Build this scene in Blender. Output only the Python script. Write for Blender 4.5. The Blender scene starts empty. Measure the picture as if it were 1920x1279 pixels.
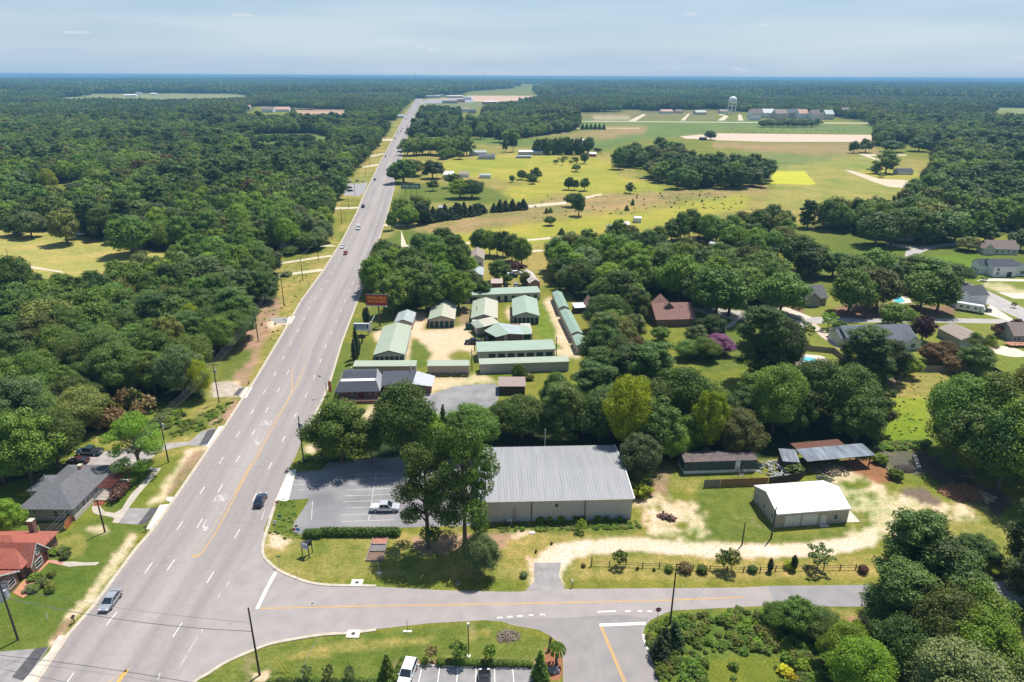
import bpy, bmesh, math, random
import numpy as np
from mathutils import Vector, Matrix, Euler
from mathutils.geometry import tessellate_polygon

S = bpy.context.scene
COL = S.collection
R = math.radians
rnd = random.Random(7)
nrs = np.random.RandomState(11)

# ------------------------------------------------------------------ camera
H_CAM = 82.0
F_PX = 1281.0
PITCH, ROLL = 21.19, 0.27
cam_d = bpy.data.cameras.new("camera")
cam_d.sensor_width = 36.0
cam_d.lens = 36.0 * F_PX / 1920.0
cam_d.clip_start = 1.0
cam_d.clip_end = 400000.0
cam = bpy.data.objects.new("camera", cam_d)
COL.objects.link(cam)
CM = Matrix.Rotation(R(90 - PITCH), 3, 'X') @ Matrix.Rotation(R(ROLL), 3, 'Z')
cam.matrix_world = Matrix.Translation((0, 0, H_CAM)) @ CM.to_4x4()
S.camera = cam

# ------------------------------------------------------------------ world and sun
SUN_EL, SUN_AZ = 66.0, 40.0          # azimuth measured from +Y towards +X
w = bpy.data.worlds.new("World")
S.world = w
w.use_nodes = True
nt = w.node_tree
nt.nodes.clear()
N = nt.nodes.new
sky = N('ShaderNodeTexSky')
sky.sky_type = 'NISHITA'
sky.sun_disc = False
sky.sun_elevation = R(SUN_EL)
sky.sun_rotation = R(SUN_AZ)
sky.altitude = 100
sky.air_density = 1.0
sky.dust_density = 0.6
sky.ozone_density = 2.5
tc = N('ShaderNodeTexCoord')
L = nt.links.new
sep = N('ShaderNodeSeparateXYZ'); L(tc.outputs['Generated'], sep.inputs['Vector'])
# a thin bright veil of summer haze and high cloud that thins out towards the zenith
veil = N('ShaderNodeMapRange'); veil.inputs['From Min'].default_value = 0.0; veil.inputs['From Max'].default_value = 0.42
veil.inputs['To Min'].default_value = 0.93; veil.inputs['To Max'].default_value = 0.06
L(sep.outputs['Z'], veil.inputs['Value'])
mp = N('ShaderNodeMapping'); mp.inputs['Scale'].default_value = (1.1, 1.1, 11.0)
nz = N('ShaderNodeTexNoise'); nz.inputs['Scale'].default_value = 1.7; nz.inputs['Detail'].default_value = 3; nz.inputs['Roughness'].default_value = 0.55
L(tc.outputs['Generated'], mp.inputs['Vector']); L(mp.outputs['Vector'], nz.inputs['Vector'])
vr = N('ShaderNodeValToRGB')
vr.color_ramp.elements[0].position = 0.36; vr.color_ramp.elements[0].color = (3.25, 4.55, 6.00, 1)
vr.color_ramp.elements[1].position = 0.66; vr.color_ramp.elements[1].color = (4.65, 5.60, 6.45, 1)
L(nz.outputs['Fac'], vr.inputs['Fac'])
mx = N('ShaderNodeMix'); mx.data_type = 'RGBA'
L(veil.outputs['Result'], mx.inputs[0]); L(sky.outputs['Color'], mx.inputs[6]); L(vr.outputs['Color'], mx.inputs[7])
# small fair weather clouds low over the horizon
mp2 = N('ShaderNodeMapping'); mp2.inputs['Scale'].default_value = (9.0, 9.0, 55.0); mp2.inputs['Location'].default_value = (3.1, 0.4, 0.2)
nz2 = N('ShaderNodeTexNoise'); nz2.inputs['Scale'].default_value = 1.6; nz2.inputs['Detail'].default_value = 4; nz2.inputs['Roughness'].default_value = 0.5
L(tc.outputs['Generated'], mp2.inputs['Vector']); L(mp2.outputs['Vector'], nz2.inputs['Vector'])
cr = N('ShaderNodeValToRGB'); cr.color_ramp.elements[0].position = 0.665; cr.color_ramp.elements[1].position = 0.76; cr.color_ramp.elements[1].color = (0.75, 0.75, 0.75, 1)
L(nz2.outputs['Fac'], cr.inputs['Fac'])
mx2 = N('ShaderNodeMix'); mx2.data_type = 'RGBA'; mx2.inputs[7].default_value = (6.1, 6.4, 6.9, 1)
L(cr.outputs['Color'], mx2.inputs[0]); L(mx.outputs[2], mx2.inputs[6])
bg = N('ShaderNodeBackground'); bg.inputs['Strength'].default_value = 0.10
out = N('ShaderNodeOutputWorld')
L(mx2.outputs[2], bg.inputs['Color']); L(bg.outputs['Background'], out.inputs['Surface'])

sd = bpy.data.lights.new("sun", 'SUN')
sd.energy = 4.8
sd.angle = R(0.55)
sd.color = (1.0, 0.955, 0.88)
sun = bpy.data.objects.new("sun", sd)
COL.objects.link(sun)
_sv = Vector((math.sin(R(SUN_AZ)) * math.cos(R(SUN_EL)), math.cos(R(SUN_AZ)) * math.cos(R(SUN_EL)), math.sin(R(SUN_EL))))
sun.rotation_euler = _sv.to_track_quat('Z', 'Y').to_euler()
sun.location = (0, 0, 300)

S.view_settings.view_transform = 'Standard'
S.view_settings.look = 'None'
S.view_settings.exposure = 0.35
S.view_settings.gamma = 1.0
S.render.engine = 'CYCLES'
S.cycles.max_bounces = 5
S.cycles.diffuse_bounces = 3
S.cycles.transmission_bounces = 3
S.cycles.transparent_max_bounces = 4
S.cycles.volume_bounces = 0
S.cycles.caustics_reflective = False
S.cycles.caustics_refractive = False
S.cycles.use_denoising = True
S.cycles.sample_clamp_indirect = 4.0

# ------------------------------------------------------------------ place on the ground from what the survey picture shows
def G(x, y, z=0.0):
    d = CM @ Vector(((x - 960.0) / F_PX, -(y - 639.5) / F_PX, -1.0))
    t = (z - H_CAM) / d.z
    return Vector((d.x * t, d.y * t, z))

CMI = np.array(CM.transposed())
def to_px(P):
    """ground points (n,3) -> pixel positions in the 1920 px survey picture"""
    Q = (P - np.array([0, 0, H_CAM])) @ CMI.T
    zc = np.maximum(-Q[:, 2], 1e-3)
    x = 960 + F_PX * Q[:, 0] / zc
    y = 639.5 - F_PX * Q[:, 1] / zc
    bad = Q[:, 2] > -1
    y[bad] = 5000
    return x, y

def inpoly(x, y, poly):
    c = np.zeros(len(x), bool)
    n = len(poly)
    for i in range(n):
        x1, y1 = poly[i]; x2, y2 = poly[(i + 1) % n]
        if y1 == y2: continue
        m = ((y1 > y) != (y2 > y)) & (x < (x2 - x1) * (y - y1) / (y2 - y1) + x1)
        c ^= m
    return c

def vnoise(x, y, seed=0):
    """smooth value noise, vectorised"""
    xi = np.floor(x).astype(np.int64); yi = np.floor(y).astype(np.int64)
    fx = x - xi; fy = y - yi
    fx = fx * fx * (3 - 2 * fx); fy = fy * fy * (3 - 2 * fy)
    def h(a, b):
        v = (a * 374761393 + b * 668265263 + seed * 1442695041) & 0xffffffff
        v = ((v ^ (v >> 13)) * 1274126177) & 0xffffffff
        return ((v ^ (v >> 16)) & 0xffff) / 65535.0
    return (h(xi, yi) * (1 - fx) + h(xi + 1, yi) * fx) * (1 - fy) + (h(xi, yi + 1) * (1 - fx) + h(xi + 1, yi + 1) * fx) * fy

def fbm(x, y, seed=0, o=3):
    s = 0; a = 0.5; t = 0
    for k in range(o):
        s = s + a * vnoise(x * 2 ** k, y * 2 ** k, seed + k * 17); t += a; a *= 0.5
    return s / t

def hill(x, y):
    d = np.hypot(x, y)
    k = np.clip((d - 3200) / 4500, 0, 1); k = k * k * (3 - 2 * k)
    far = np.clip((d - 9000) / 9000, 0, 1)
    ridge = np.clip((d - 16500) / 5000, 0, 1)
    return k * (8 + 26 * (fbm(x / 2600.0, y / 1500.0, 5) - 0.35)) * (1 - 0.5 * far) + ridge * 55 * fbm(x / 6000.0, y / 5000.0, 15)

# ------------------------------------------------------------------ materials
MATS = {}
def mat(name, col, rough=0.7, col2=None, scale=2.0, bump=0.0, metal=0.0, spec=0.3, detail=3, lo=0.35, hi=0.65, stretch=None, coat=0.0):
    if name in MATS: return MATS[name]
    m = bpy.data.materials.new(name); m.use_nodes = True
    t = m.node_tree; b = t.nodes['Principled BSDF']
    b.inputs['Roughness'].default_value = rough
    b.inputs['Metallic'].default_value = metal
    b.inputs['Specular IOR Level'].default_value = spec
    b.inputs['Coat Weight'].default_value = coat
    if col2 is None:
        col2 = tuple(c * 0.82 for c in col)
    co = t.nodes.new('ShaderNodeTexCoord')
    n = t.nodes.new('ShaderNodeTexNoise'); n.inputs['Scale'].default_value = scale; n.inputs['Detail'].default_value = detail
    src = co.outputs['Object']
    if stretch:
        mp = t.nodes.new('ShaderNodeMapping'); mp.inputs['Scale'].default_value = stretch
        t.links.new(src, mp.inputs['Vector']); src = mp.outputs['Vector']
    t.links.new(src, n.inputs['Vector'])
    r = t.nodes.new('ShaderNodeValToRGB')
    r.color_ramp.elements[0].position = lo; r.color_ramp.elements[1].position = hi
    r.color_ramp.elements[0].color = (*col2, 1); r.color_ramp.elements[1].color = (*col, 1)
    t.links.new(n.outputs['Fac'], r.inputs['Fac'])
    t.links.new(r.outputs['Color'], b.inputs['Base Color'])
    if bump:
        bp = t.nodes.new('ShaderNodeBump'); bp.inputs['Strength'].default_value = bump; bp.inputs['Distance'].default_value = 0.05
        t.links.new(n.outputs['Fac'], bp.inputs['Height']); t.links.new(bp.outputs['Normal'], b.inputs['Normal'])
    MATS[name] = m
    return m

def grid_mat(name, col, mortar, bw, bh, rough=0.85, jit=0.15, offset=0.5, axis='Z'):
    """courses of shingles or bricks too small to pick apart"""
    if name in MATS: return MATS[name]
    m = mat(name, col, rough)
    t = m.node_tree; b = t.nodes['Principled BSDF']
    co = [x for x in t.nodes if x.type == 'TEX_COORD'][0]
    br = t.nodes.new('ShaderNodeTexBrick')
    br.offset = offset
    br.inputs['Scale'].default_value = 1.0
    br.inputs['Brick Width'].default_value = bw; br.inputs['Row Height'].default_value = bh
    br.inputs['Mortar Size'].default_value = bh * 0.10
    br.inputs['Color1'].default_value = (*[c * (1 + jit) for c in col], 1)
    br.inputs['Color2'].default_value = (*[c * (1 - jit) for c in col], 1)
    br.inputs['Mortar'].default_value = (*mortar, 1)
    mpn = t.nodes.new('ShaderNodeMapping')
    if axis == 'Z': mpn.inputs['Rotation'].default_value = (R(90), 0, 0)
    cx = t.nodes.new('ShaderNodeSeparateXYZ'); cb = t.nodes.new('ShaderNodeCombineXYZ'); ad = t.nodes.new('ShaderNodeMath')
    t.links.new(co.outputs['Object'], cx.inputs['Vector'])
    t.links.new(cx.outputs['X'], ad.inputs[0])
    if axis == 'Z':
        t.links.new(cx.outputs['Y'], ad.inputs[1]); t.links.new(cx.outputs['Z'], cb.inputs['Y'])
    else:
        ad.inputs[1].default_value = 0; t.links.new(cx.outputs['Y'], cb.inputs['Y'])
    t.links.new(ad.outputs[0], cb.inputs['X'])
    t.links.new(cb.outputs['Vector'], br.inputs['Vector'])
    nzn = [x for x in t.nodes if x.type == 'TEX_NOISE'][0]; nzn.inputs['Scale'].default_value = 0.7
    mxn = t.nodes.new('ShaderNodeMix'); mxn.data_type = 'RGBA'; mxn.blend_type = 'MULTIPLY'; mxn.inputs[0].default_value = 0.35
    t.links.new(br.outputs['Color'], mxn.inputs[6]); t.links.new(nzn.outputs['Color'], mxn.inputs[7])
    t.links.new(mxn.outputs[2], b.inputs['Base Color'])
    return m

# ------------------------------------------------------------------ mesh helpers
def mesh(name, verts, faces, m=None, smooth=False):
    me = bpy.data.meshes.new(name)
    me.from_pydata([tuple(v) for v in verts], [], faces)
    if m is not None:
        for x in (m if isinstance(m, (list, tuple)) else [m]): me.materials.append(x)
    if smooth: me.polygons.foreach_set('use_smooth', [True] * len(me.polygons))
    me.update()
    return me

def link(name, me, parent=None, loc=None, rz=None):
    o = bpy.data.objects.new(name, me); COL.objects.link(o)
    if parent is not None: o.parent = parent
    if loc is not None: o.location = loc
    if rz is not None: o.rotation_euler = (0, 0, rz)
    return o

def tag(o, label=None, cat=None, group=None, kind=None):
    if label: o['label'] = label
    if cat: o['category'] = cat
    if group: o['group'] = group
    if kind: o['kind'] = kind
    return o

def thing(name, label, cat, loc, rz=0.0, group=None):
    o = bpy.data.objects.new(name, None); COL.objects.link(o)
    o.empty_display_size = 0.5
    o.location = loc; o.rotation_euler = (0, 0, rz)
    return tag(o, label, cat, group)

class MB:
    """collects boxes, prisms and tubes into one mesh"""
    def __init__(s): s.v = []; s.f = []; s.mi = []
    def add(s, vs, fs, mi=0):
        b = len(s.v); s.v += [tuple(v) for v in vs]; s.f += [tuple(i + b for i in f) for f in fs]; s.mi += [mi] * len(fs)
        return s
    def box(s, x0, x1, y0, y1, z0, z1, mi=0):
        vs = [(x0, y0, z0), (x1, y0, z0), (x1, y1, z0), (x0, y1, z0), (x0, y0, z1), (x1, y0, z1), (x1, y1, z1), (x0, y1, z1)]
        return s.add(vs, [(0, 3, 2, 1), (4, 5, 6, 7), (0, 1, 5, 4), (1, 2, 6, 5), (2, 3, 7, 6), (3, 0, 4, 7)], mi)
    def slab(s, quad, th=0.12, mi=0):
        """a thick sheet below the given polygon"""
        q = [Vector(p) for p in quad]; n = len(q)
        lo = [p - Vector((0, 0, th)) for p in q]
        fs = [tuple(range(n)), tuple(range(2 * n - 1, n - 1, -1))] + [(i, i + n, (i + 1) % n + n, (i + 1) % n) for i in range(n)]
        return s.add(q + lo, fs, mi)
    def prism(s, pts, z0, z1, mi=0):
        n = len(pts)
        vs = [(p[0], p[1], z0) for p in pts] + [(p[0], p[1], z1) for p in pts]
        fs = [tuple(range(n - 1, -1, -1)), tuple(range(n, 2 * n))] + [(i, (i + 1) % n, (i + 1) % n + n, i + n) for i in range(n)]
        return s.add(vs, fs, mi)
    def tube(s, pts, rads, n=8, mi=0, cap=True):
        pts = [Vector(p) for p in pts]; b = len(s.v); ring = []
        if not isinstance(rads, (list, tuple)): rads = [rads] * len(pts)
        for i, p in enumerate(pts):
            d = (pts[min(i + 1, len(pts) - 1)] - pts[max(i - 1, 0)])
            if d.length < 1e-9: d = Vector((0, 0, 1))
            d.normalize()
            a = d.orthogonal().normalized() if abs(d.z) < 0.9 else Vector((1, 0, 0)).cross(d).normalized()
            c = d.cross(a)
            for k in range(n):
                t = 2 * math.pi * k / n
                s.v.append(tuple(p + (a * math.cos(t) + c * math.sin(t)) * rads[i]))
        for i in range(len(pts) - 1):
            for k in range(n):
                s.f.append((b + i * n + k, b + i * n + (k + 1) % n, b + (i + 1) * n + (k + 1) % n, b + (i + 1) * n + k)); s.mi.append(mi)
        if cap:
            s.f.append(tuple(b + k for k in range(n - 1, -1, -1))); s.mi.append(mi)
            s.f.append(tuple(b + (len(pts) - 1) * n + k for k in range(n))); s.mi.append(mi)
        return s
    def build(s, name, m, parent=None, smooth=False, loc=None, rz=None):
        me = mesh(name, s.v, s.f, m, smooth)
        if isinstance(m, (list, tuple)) and len(m) > 1: me.polygons.foreach_set('material_index', s.mi)
        return link(name, me, parent, loc, rz)

def copy_tree(o, parent=None, kids={}):
    c = o.copy(); COL.objects.link(c); c.parent = parent
    for ch in o.children: copy_tree(ch, c)
    return c

def sheet(name, px, m, z=0.02, world=False, kind='structure', label=None):
    """a flat surface from a traced outline"""
    P = [Vector((p[0], p[1], z)) for p in px] if world else [G(p[0], p[1], 0) for p in px]
    P = [Vector((p.x, p.y, z)) for p in P]
    tris = tessellate_polygon([[Vector((p.x, p.y, 0)) for p in P]])
    a = Vector(P[0])
    fs = []
    for t in tris:
        n = (P[t[1]] - P[t[0]]).cross(P[t[2]] - P[t[0]])
        fs.append(tuple(t) if n.z > 0 else tuple(reversed(t)))
    o = link(name, mesh(name, P, fs, m))
    tag(o, label, None, None, kind)
    return o

def ribbon_pts(W, off0, off1):
    """two offset lines of a world polyline W (list of Vector)"""
    A = []; B = []
    for i, p in enumerate(W):
        d = (W[min(i + 1, len(W) - 1)] - W[max(i - 1, 0)]); d.z = 0; d.normalize()
        n = Vector((-d.y, d.x, 0))
        A.append(p + n * off0); B.append(p + n * off1)
    return A, B

def ribbon(mb, W, off0, off1, z0, z1):
    A, B = ribbon_pts(W, off0, off1)
    n = len(W)
    vs = [(p.x, p.y, z1) for p in A] + [(p.x, p.y, z1) for p in B] + [(p.x, p.y, z0) for p in A] + [(p.x, p.y, z0) for p in B]
    fs = []
    for i in range(n - 1):
        fs += [(i, i + n, i + n + 1, i + 1), (i, i + 1, i + 1 + 2 * n, i + 2 * n), (i + n, i + 3 * n, i + 1 + 3 * n, i + 1 + n)]
    mb.add(vs, fs)

def smooth_px(pts, k=6):
    """Catmull-Rom through traced pixels"""
    out = []
    for i in range(len(pts) - 1):
        p0 = pts[max(i - 1, 0)]; p1 = pts[i]; p2 = pts[i + 1]; p3 = pts[min(i + 2, len(pts) - 1)]
        for j in range(k):
            t = j / k
            out.append(tuple(0.5 * (2 * p1[a] + (p2[a] - p0[a]) * t + (2 * p0[a] - 5 * p1[a] + 4 * p2[a] - p3[a]) * t * t + (3 * p1[a] - p0[a] - 3 * p2[a] + p3[a]) * t ** 3) for a in (0, 1)))
    out.append(tuple(pts[-1]))
    return out
# ------------------------------------------------------------------ the lie of the land: traced outlines
HL = [(781,185),(757,220),(737,260),(712,307),(680,372),(669,400),(640,455),(605,510),(565,565),(542,607),(480,712),(450,757),(425,797),(394,840),(328,937),(312,960),(283,1000),(255,1032),(212,1090),(175,1140),(129,1192),(71,1279),(-20,1400),(-150,1560)]
HR = [(792,185),(771,232),(757,280),(730,385),(726,400),(706,460),(697,490),(680,535),(665,575),(640,640),(616,720),(600,755),(576,800),(555,855),(540,882),(517,937),(492,1000),(466,1045),(400,1160),(332,1279),(262,1400),(160,1560)]
def _at(line, y):
    for (x1, y1), (x2, y2) in zip(line, line[1:]):
        if y1 <= y <= y2: return x1 + (x2 - x1) * (y - y1) / (y2 - y1)
    return line[-1][0] if y > line[-1][1] else line[0][0]
def lane(t, y):
    """point across the highway: t=0 left edge, 1 right edge"""
    a = _at(HL, y); b = _at(HR, y)
    return G(a + (b - a) * t, y)

OPEN = [
 [(p[0]-3, p[1]) for p in HL] + [(p[0]+3, p[1]) for p in HR[::-1]],  # clearings in the far woods, as seen on the ground
 [(-300,420),(60,432),(110,432),(160,445),(210,455),(330,480),(335,522),(215,545),(130,560),(-300,566)],
 [(15,382),(48,372),(60,350),(120,342),(175,354),(172,378),(120,388)],
 [(470,252),(590,250),(628,260),(605,274),(470,278)],
 [(112,182),(160,176),(330,175),(462,176),(464,184),(300,190),(118,190)],
 [(550,207),(648,205),(652,219),(556,218)],
 [(775,188),(757,205),(738,228),(722,252),(705,278),(686,300),(655,330),(640,345),(636,372),(619,384),(615,445),(598,478),(528,484),(517,500),(520,565),(467,580),(462,640),(395,680),(380,705),(392,745),(330,795),(150,815),(135,850),(60,905),(-100,930),(-300,1700),(500,1700),(500,1000),(700,450),(800,185)],
 [(700,545),(705,470),(757,262),(775,258),(905,255),(960,262),(1082,245),(1085,212),(1340,205),(1420,213),(1540,217),(1610,226),(1645,240),(1640,262),(1640,275),(1700,268),(1760,285),(1745,330),(1725,372),(1660,410),(1440,432),(1300,445),(1220,455),(1080,480),(1000,520),(1000,560)],
 [(785,186),(880,172),(1016,162),(1020,170),(1016,188),(930,202),(885,214),(870,218),(790,208)],
 [(960,160),(1028,158),(1030,163),(965,166)],
 [(1870,202),(1960,203),(1960,211),(1868,210)],
 [(1475,428),(1560,432),(1680,455),(1960,430),(1960,560),(1480,560)],
 [(440,209),(480,199),(545,202),(548,212),(500,216)],
 [(860,212),(905,206),(905,214),(865,220)],
 [(1200,462),(1330,455),(1375,475),(1330,492),(1200,490)],
]
def deepen(p, f=.78):   # trees in front hide the near side of a far clearing: let it run on behind them
    ym = sum(q[1] for q in p) / len(p)
    return [(x, 142 + (y - 142) / f) if y > ym else (x, y) for x, y in p]
for k in (3, 4, 5, 9, 10, 12, 13): OPEN[k] = deepen(OPEN[k], .88 if k in (3, 4, 5) else .8)
def glade(X, Y, py):
    return (py < 470) & (np.hypot(X, Y) > 750) & (fbm(X / 210.0, Y / 210.0, 51) > 0.715)
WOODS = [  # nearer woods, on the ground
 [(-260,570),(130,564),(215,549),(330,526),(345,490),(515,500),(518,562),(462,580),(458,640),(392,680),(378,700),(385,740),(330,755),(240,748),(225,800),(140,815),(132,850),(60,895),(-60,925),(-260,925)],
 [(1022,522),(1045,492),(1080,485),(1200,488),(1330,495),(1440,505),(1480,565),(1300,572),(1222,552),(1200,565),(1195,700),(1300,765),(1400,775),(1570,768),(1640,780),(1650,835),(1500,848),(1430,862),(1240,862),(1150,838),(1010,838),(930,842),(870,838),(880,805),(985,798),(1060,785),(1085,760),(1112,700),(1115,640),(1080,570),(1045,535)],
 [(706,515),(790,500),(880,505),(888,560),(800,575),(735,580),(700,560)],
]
OUT_KEEP = [  # gaps left free inside those woods
 [(1060,560),(1118,560),(1118,600),(1070,600)],
]
CRISP = []
GROUND = []   # (outline, colour, straw/green mottling 0..1, roughness of the edge in px)
def gp(col, mott, edge, *pts): GROUND.append((pts, col, mott, edge))
GRASS = (0.160, 0.170, 0.028); DRYGRASS = (0.240, 0.212, 0.058); LUSH = (0.112, 0.143, 0.026)
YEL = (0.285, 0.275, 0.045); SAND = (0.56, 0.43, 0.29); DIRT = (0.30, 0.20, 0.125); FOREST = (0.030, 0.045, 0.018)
BROWNF = (0.26, 0.20, 0.085); RED = (0.30, 0.13, 0.075); PALE = (0.62, 0.50, 0.38)
# highway verges
gp(DRYGRASS,.8,6,(775,188),(722,252),(686,300),(636,372),(619,384),(615,445),(598,478),(517,500),(520,565),(467,580),(462,640),(395,680),(380,705),(392,745),(330,795),(150,815),(330,900),(480,712),(640,455),(781,185))
gp(GRASS,.7,5,(640,372),(690,372),(668,400),(617,440))
gp(DIRT,.5,6,(440,590),(520,560),(530,575),(500,640),(470,700),(455,725),(436,720),(462,670),(440,640))
gp(SAND,.5,8,(500,600),(545,598),(540,610),(505,612))
gp(SAND,.5,5,(398,720),(445,712),(458,735),(452,742),(392,742))
gp(LUSH,.5,5,(372,690),(432,665),(478,655),(470,675),(440,708),(395,722),(380,705))
gp(DIRT,.4,5,(445,700),(478,668),(486,672),(462,720),(448,724))
gp(LUSH,.4,5,(285,815),(345,790),(410,762),(452,745),(440,765),(410,795),(360,812),(300,828))
gp(DIRT,.5,5,(412,778),(455,745),(445,770),(420,795),(400,800),(395,792))
gp(GRASS,.5,4,(245,930),(290,870),(350,845),(400,838),(330,935),(300,952),(240,952))
gp(SAND,.6,5,(352,840),(392,838),(384,850),(330,905),(300,945),(278,948),(300,915),(330,880))
gp(DIRT,.5,3,(362,846),(388,842),(340,905),(318,930),(308,925),(335,885))
# front lawns, left
gp(LUSH,.55,4,(145,985),(190,965),(290,985),(255,1032),(212,1090),(175,1140),(129,1192),(100,1215),(-200,1280),(-200,1120),(40,1120),(60,1060),(100,1035))
gp(GRASS,.8,3,(255,1000),(283,1000),(255,1032),(175,1140),(129,1192),(110,1200),(160,1140),(215,1060))
gp(DRYGRASS,.6,5,(98,1010),(150,1000),(165,1020),(150,1045),(120,1045),(98,1030))
gp(SAND,.6,5,(240,1000),(262,1000),(225,1060),(180,1120),(140,1160),(115,1205),(92,1212),(120,1160),(165,1110),(205,1055))
gp(DIRT,.5,4,(110,1170),(140,1155),(130,1180),(110,1200),(95,1205))
gp(SAND,.5,3,(162,992),(195,986),(205,993),(196,1000),(166,999))
gp(LUSH,.5,3,(238,918),(262,880),(292,882),(240,925),(230,950),(215,965),(188,950),(200,945),(225,935))
gp(LUSH,.4,4,(0,1000),(40,960),(90,980),(60,1010))
# corner lot grass
gp(DRYGRASS,.9,4,(512,960),(530,930),(560,935),(552,1000),(740,1000),(960,990),(1200,985),(1215,1010),(1190,1025),(1010,1050),(985,1095),(960,1110),(700,1100),(580,1094),(520,1070),(495,1042),(495,1005))
gp(LUSH,.6,5,(515,950),(525,932),(562,932),(556,960),(545,985),(600,998),(560,1010),(505,1010))
gp(SAND,.5,5,(500,1000),(520,1000),(545,1015),(530,1030),(500,1025))
gp(LUSH,.6,5,(930,985),(1185,975),(1210,975),(1205,995),(1180,1003),(940,1000))
gp(GRASS,.7,4,(590,1085),(985,1088),(980,1106),(700,1100))
gp(SAND,.5,5,(940,1000),(1000,996),(1000,1003),(945,1010))
gp(DIRT,.6,5,(770,1005),(960,1000),(940,1030),(790,1040))
gp(DRYGRASS,.8,4,(1060,1075),(1075,1050),(1110,1040),(1300,1040),(1500,1052),(1640,1040),(1900,1030),(1990,1070),(1920,1088),(1440,1099),(1060,1104))
gp(GRASS,.7,3,(1070,1085),(1300,1088),(1620,1082),(1920,1072),(1990,1084),(1440,1099),(1060,1104))
# yard behind, right
gp(GRASS,.7,6,(1215,1010),(1200,985),(1205,900),(1240,870),(1300,890),(1660,860),(1760,870),(1990,960),(1990,1050),(1640,1010),(1300,1015))
gp(LUSH,.6,8,(1310,905),(1400,905),(1420,960),(1460,1000),(1600,992),(1610,1000),(1500,1020),(1300,1010),(1300,950))
gp(SAND,.8,14,(1196,930),(1240,928),(1275,940),(1310,945),(1305,960),(1325,975),(1330,1000),(1230,1008),(1212,985),(1200,960))
gp(DIRT,.6,6,(1235,880),(1260,872),(1262,890),(1255,925),(1215,935),(1215,905))
gp(DRYGRASS,.8,6,(1250,878),(1290,895),(1320,900),(1300,925),(1265,915))
gp(SAND,.8,14,(1570,910),(1640,905),(1700,925),(1770,945),(1860,955),(1830,970),(1740,965),(1700,985),(1660,1010),(1620,1020),(1590,1000),(1600,975),(1595,940))
gp(SAND,.4,8,(1560,880),(1620,885),(1650,905),(1600,918),(1555,900))
gp(RED,.35,5,(1605,860),(1640,862),(1668,885),(1690,900),(1650,910),(1600,885),(1560,872))
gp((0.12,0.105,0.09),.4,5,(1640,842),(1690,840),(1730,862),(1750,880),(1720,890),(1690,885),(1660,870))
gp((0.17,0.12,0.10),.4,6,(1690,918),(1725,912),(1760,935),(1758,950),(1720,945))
gp((0.10,0.08,0.06),.5,8,(1700,838),(1760,860),(1860,920),(1900,935),(1880,970),(1840,950),(1780,920),(1730,885))  # shadow of the right hand copse darkened into the ground colour
gp(DRYGRASS,.8,9,(1780,930),(1830,945),(1900,980),(1990,1000),(1990,1030),(1880,1040),(1760,1010),(1700,1000),(1740,970),(1850,975))
gp(SAND,.5,6,(1740,1000),(1840,1020),(1790,1030),(1740,1015))
# lane of pale gravel
gp(PALE,.35,4,(1000,1056),(1012,1040),(1040,1022),(1090,1012),(1200,1009),(1330,1018),(1480,1022),(1600,1005),(1640,985),(1660,1000),(1640,1025),(1560,1040),(1440,1045),(1330,1045),(1180,1032),(1110,1040),(1075,1050),(1055,1070),(1056,1100),(1000,1104))
gp(SAND,.4,6,(985,1048),(1010,1048),(1004,1062),(1000,1100),(985,1106),(994,1075))
# lower island
gp(LUSH,.75,5,(366,1279),(425,1244),(480,1220),(542,1203),(655,1190),(805,1173),(910,1167),(960,1176),(1020,1195),(1035,1215),(1030,1240),(760,1236),(740,1279),(700,1400),(240,1400))
gp(DRYGRASS,.8,6,(560,1220),(660,1200),(760,1198),(820,1190),(790,1210),(640,1225),(540,1240))
gp(SAND,.6,6,(470,1262),(500,1256),(505,1275),(478,1279))
gp(RED,.3,3,(1022,1215),(1042,1205),(1056,1235),(1056,1270),(1035,1279),(1022,1250))
gp(DRYGRASS,.8,5,(882,1180),(920,1182),(910,1195),(880,1195))
gp(DIRT,.4,3,(735,1240),(1000,1236),(1010,1242),(1005,1252),(780,1248),(765,1279),(740,1279))
# thicket plot right of the side street
gp((0.085,0.13,0.022),.8,6,(1206,1202),(1210,1172),(1262,1147),(1440,1138),(1625,1140),(1640,1200),(1560,1230),(1560,1400),(1275,1400),(1240,1279))
gp(DRYGRASS,.7,6,(1530,1145),(1640,1142),(1640,1180),(1600,1190),(1550,1170))
gp((0.33,0.19,0.12),.5,6,(1580,1160),(1640,1158),(1650,1190),(1600,1195))
gp((0.12,0.15,0.02),.4,8,(1290,1240),(1380,1230),(1500,1240),(1560,1300),(1560,1400),(1260,1400))
gp(DRYGRASS,.7,5,(1850,1135),(1990,1130),(1990,1230),(1900,1215),(1870,1165))
# storage yard
gp(GRASS,.5,5,(640,640),(665,575),(700,560),(1060,540),(1100,600),(1100,700),(1065,715),(880,720),(770,720),(735,700),(616,720))
gp(LUSH,.4,3,(665,600),(700,575),(735,580),(745,600),(700,622),(650,622))
gp(LUSH,.4,3,(665,640),(700,640),(694,690),(665,700),(625,715),(640,640))
gp(LUSH,.5,4,(770,640),(795,640),(810,668),(800,690),(768,690))
gp(SAND,.25,4,(745,590),(800,588),(790,615),(770,625),(740,625))
gp(DIRT,.4,4,(860,575),(880,575),(885,640),(868,630),(858,600))
gp(SAND,.2,4,(700,622),(760,618),(800,620),(860,612),(880,612),(885,630),(893,650),(893,672),(870,670),(840,685),(800,690),(812,668),(795,645),(775,632),(765,640),(700,640))
gp(GRASS,.6,5,(838,668),(870,655),(890,660),(890,680),(845,682))
gp(SAND,.3,3,(762,638),(770,638),(769,690),(757,690))
gp(GRASS,.5,4,(933,570),(958,570),(962,605),(935,606))
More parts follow.
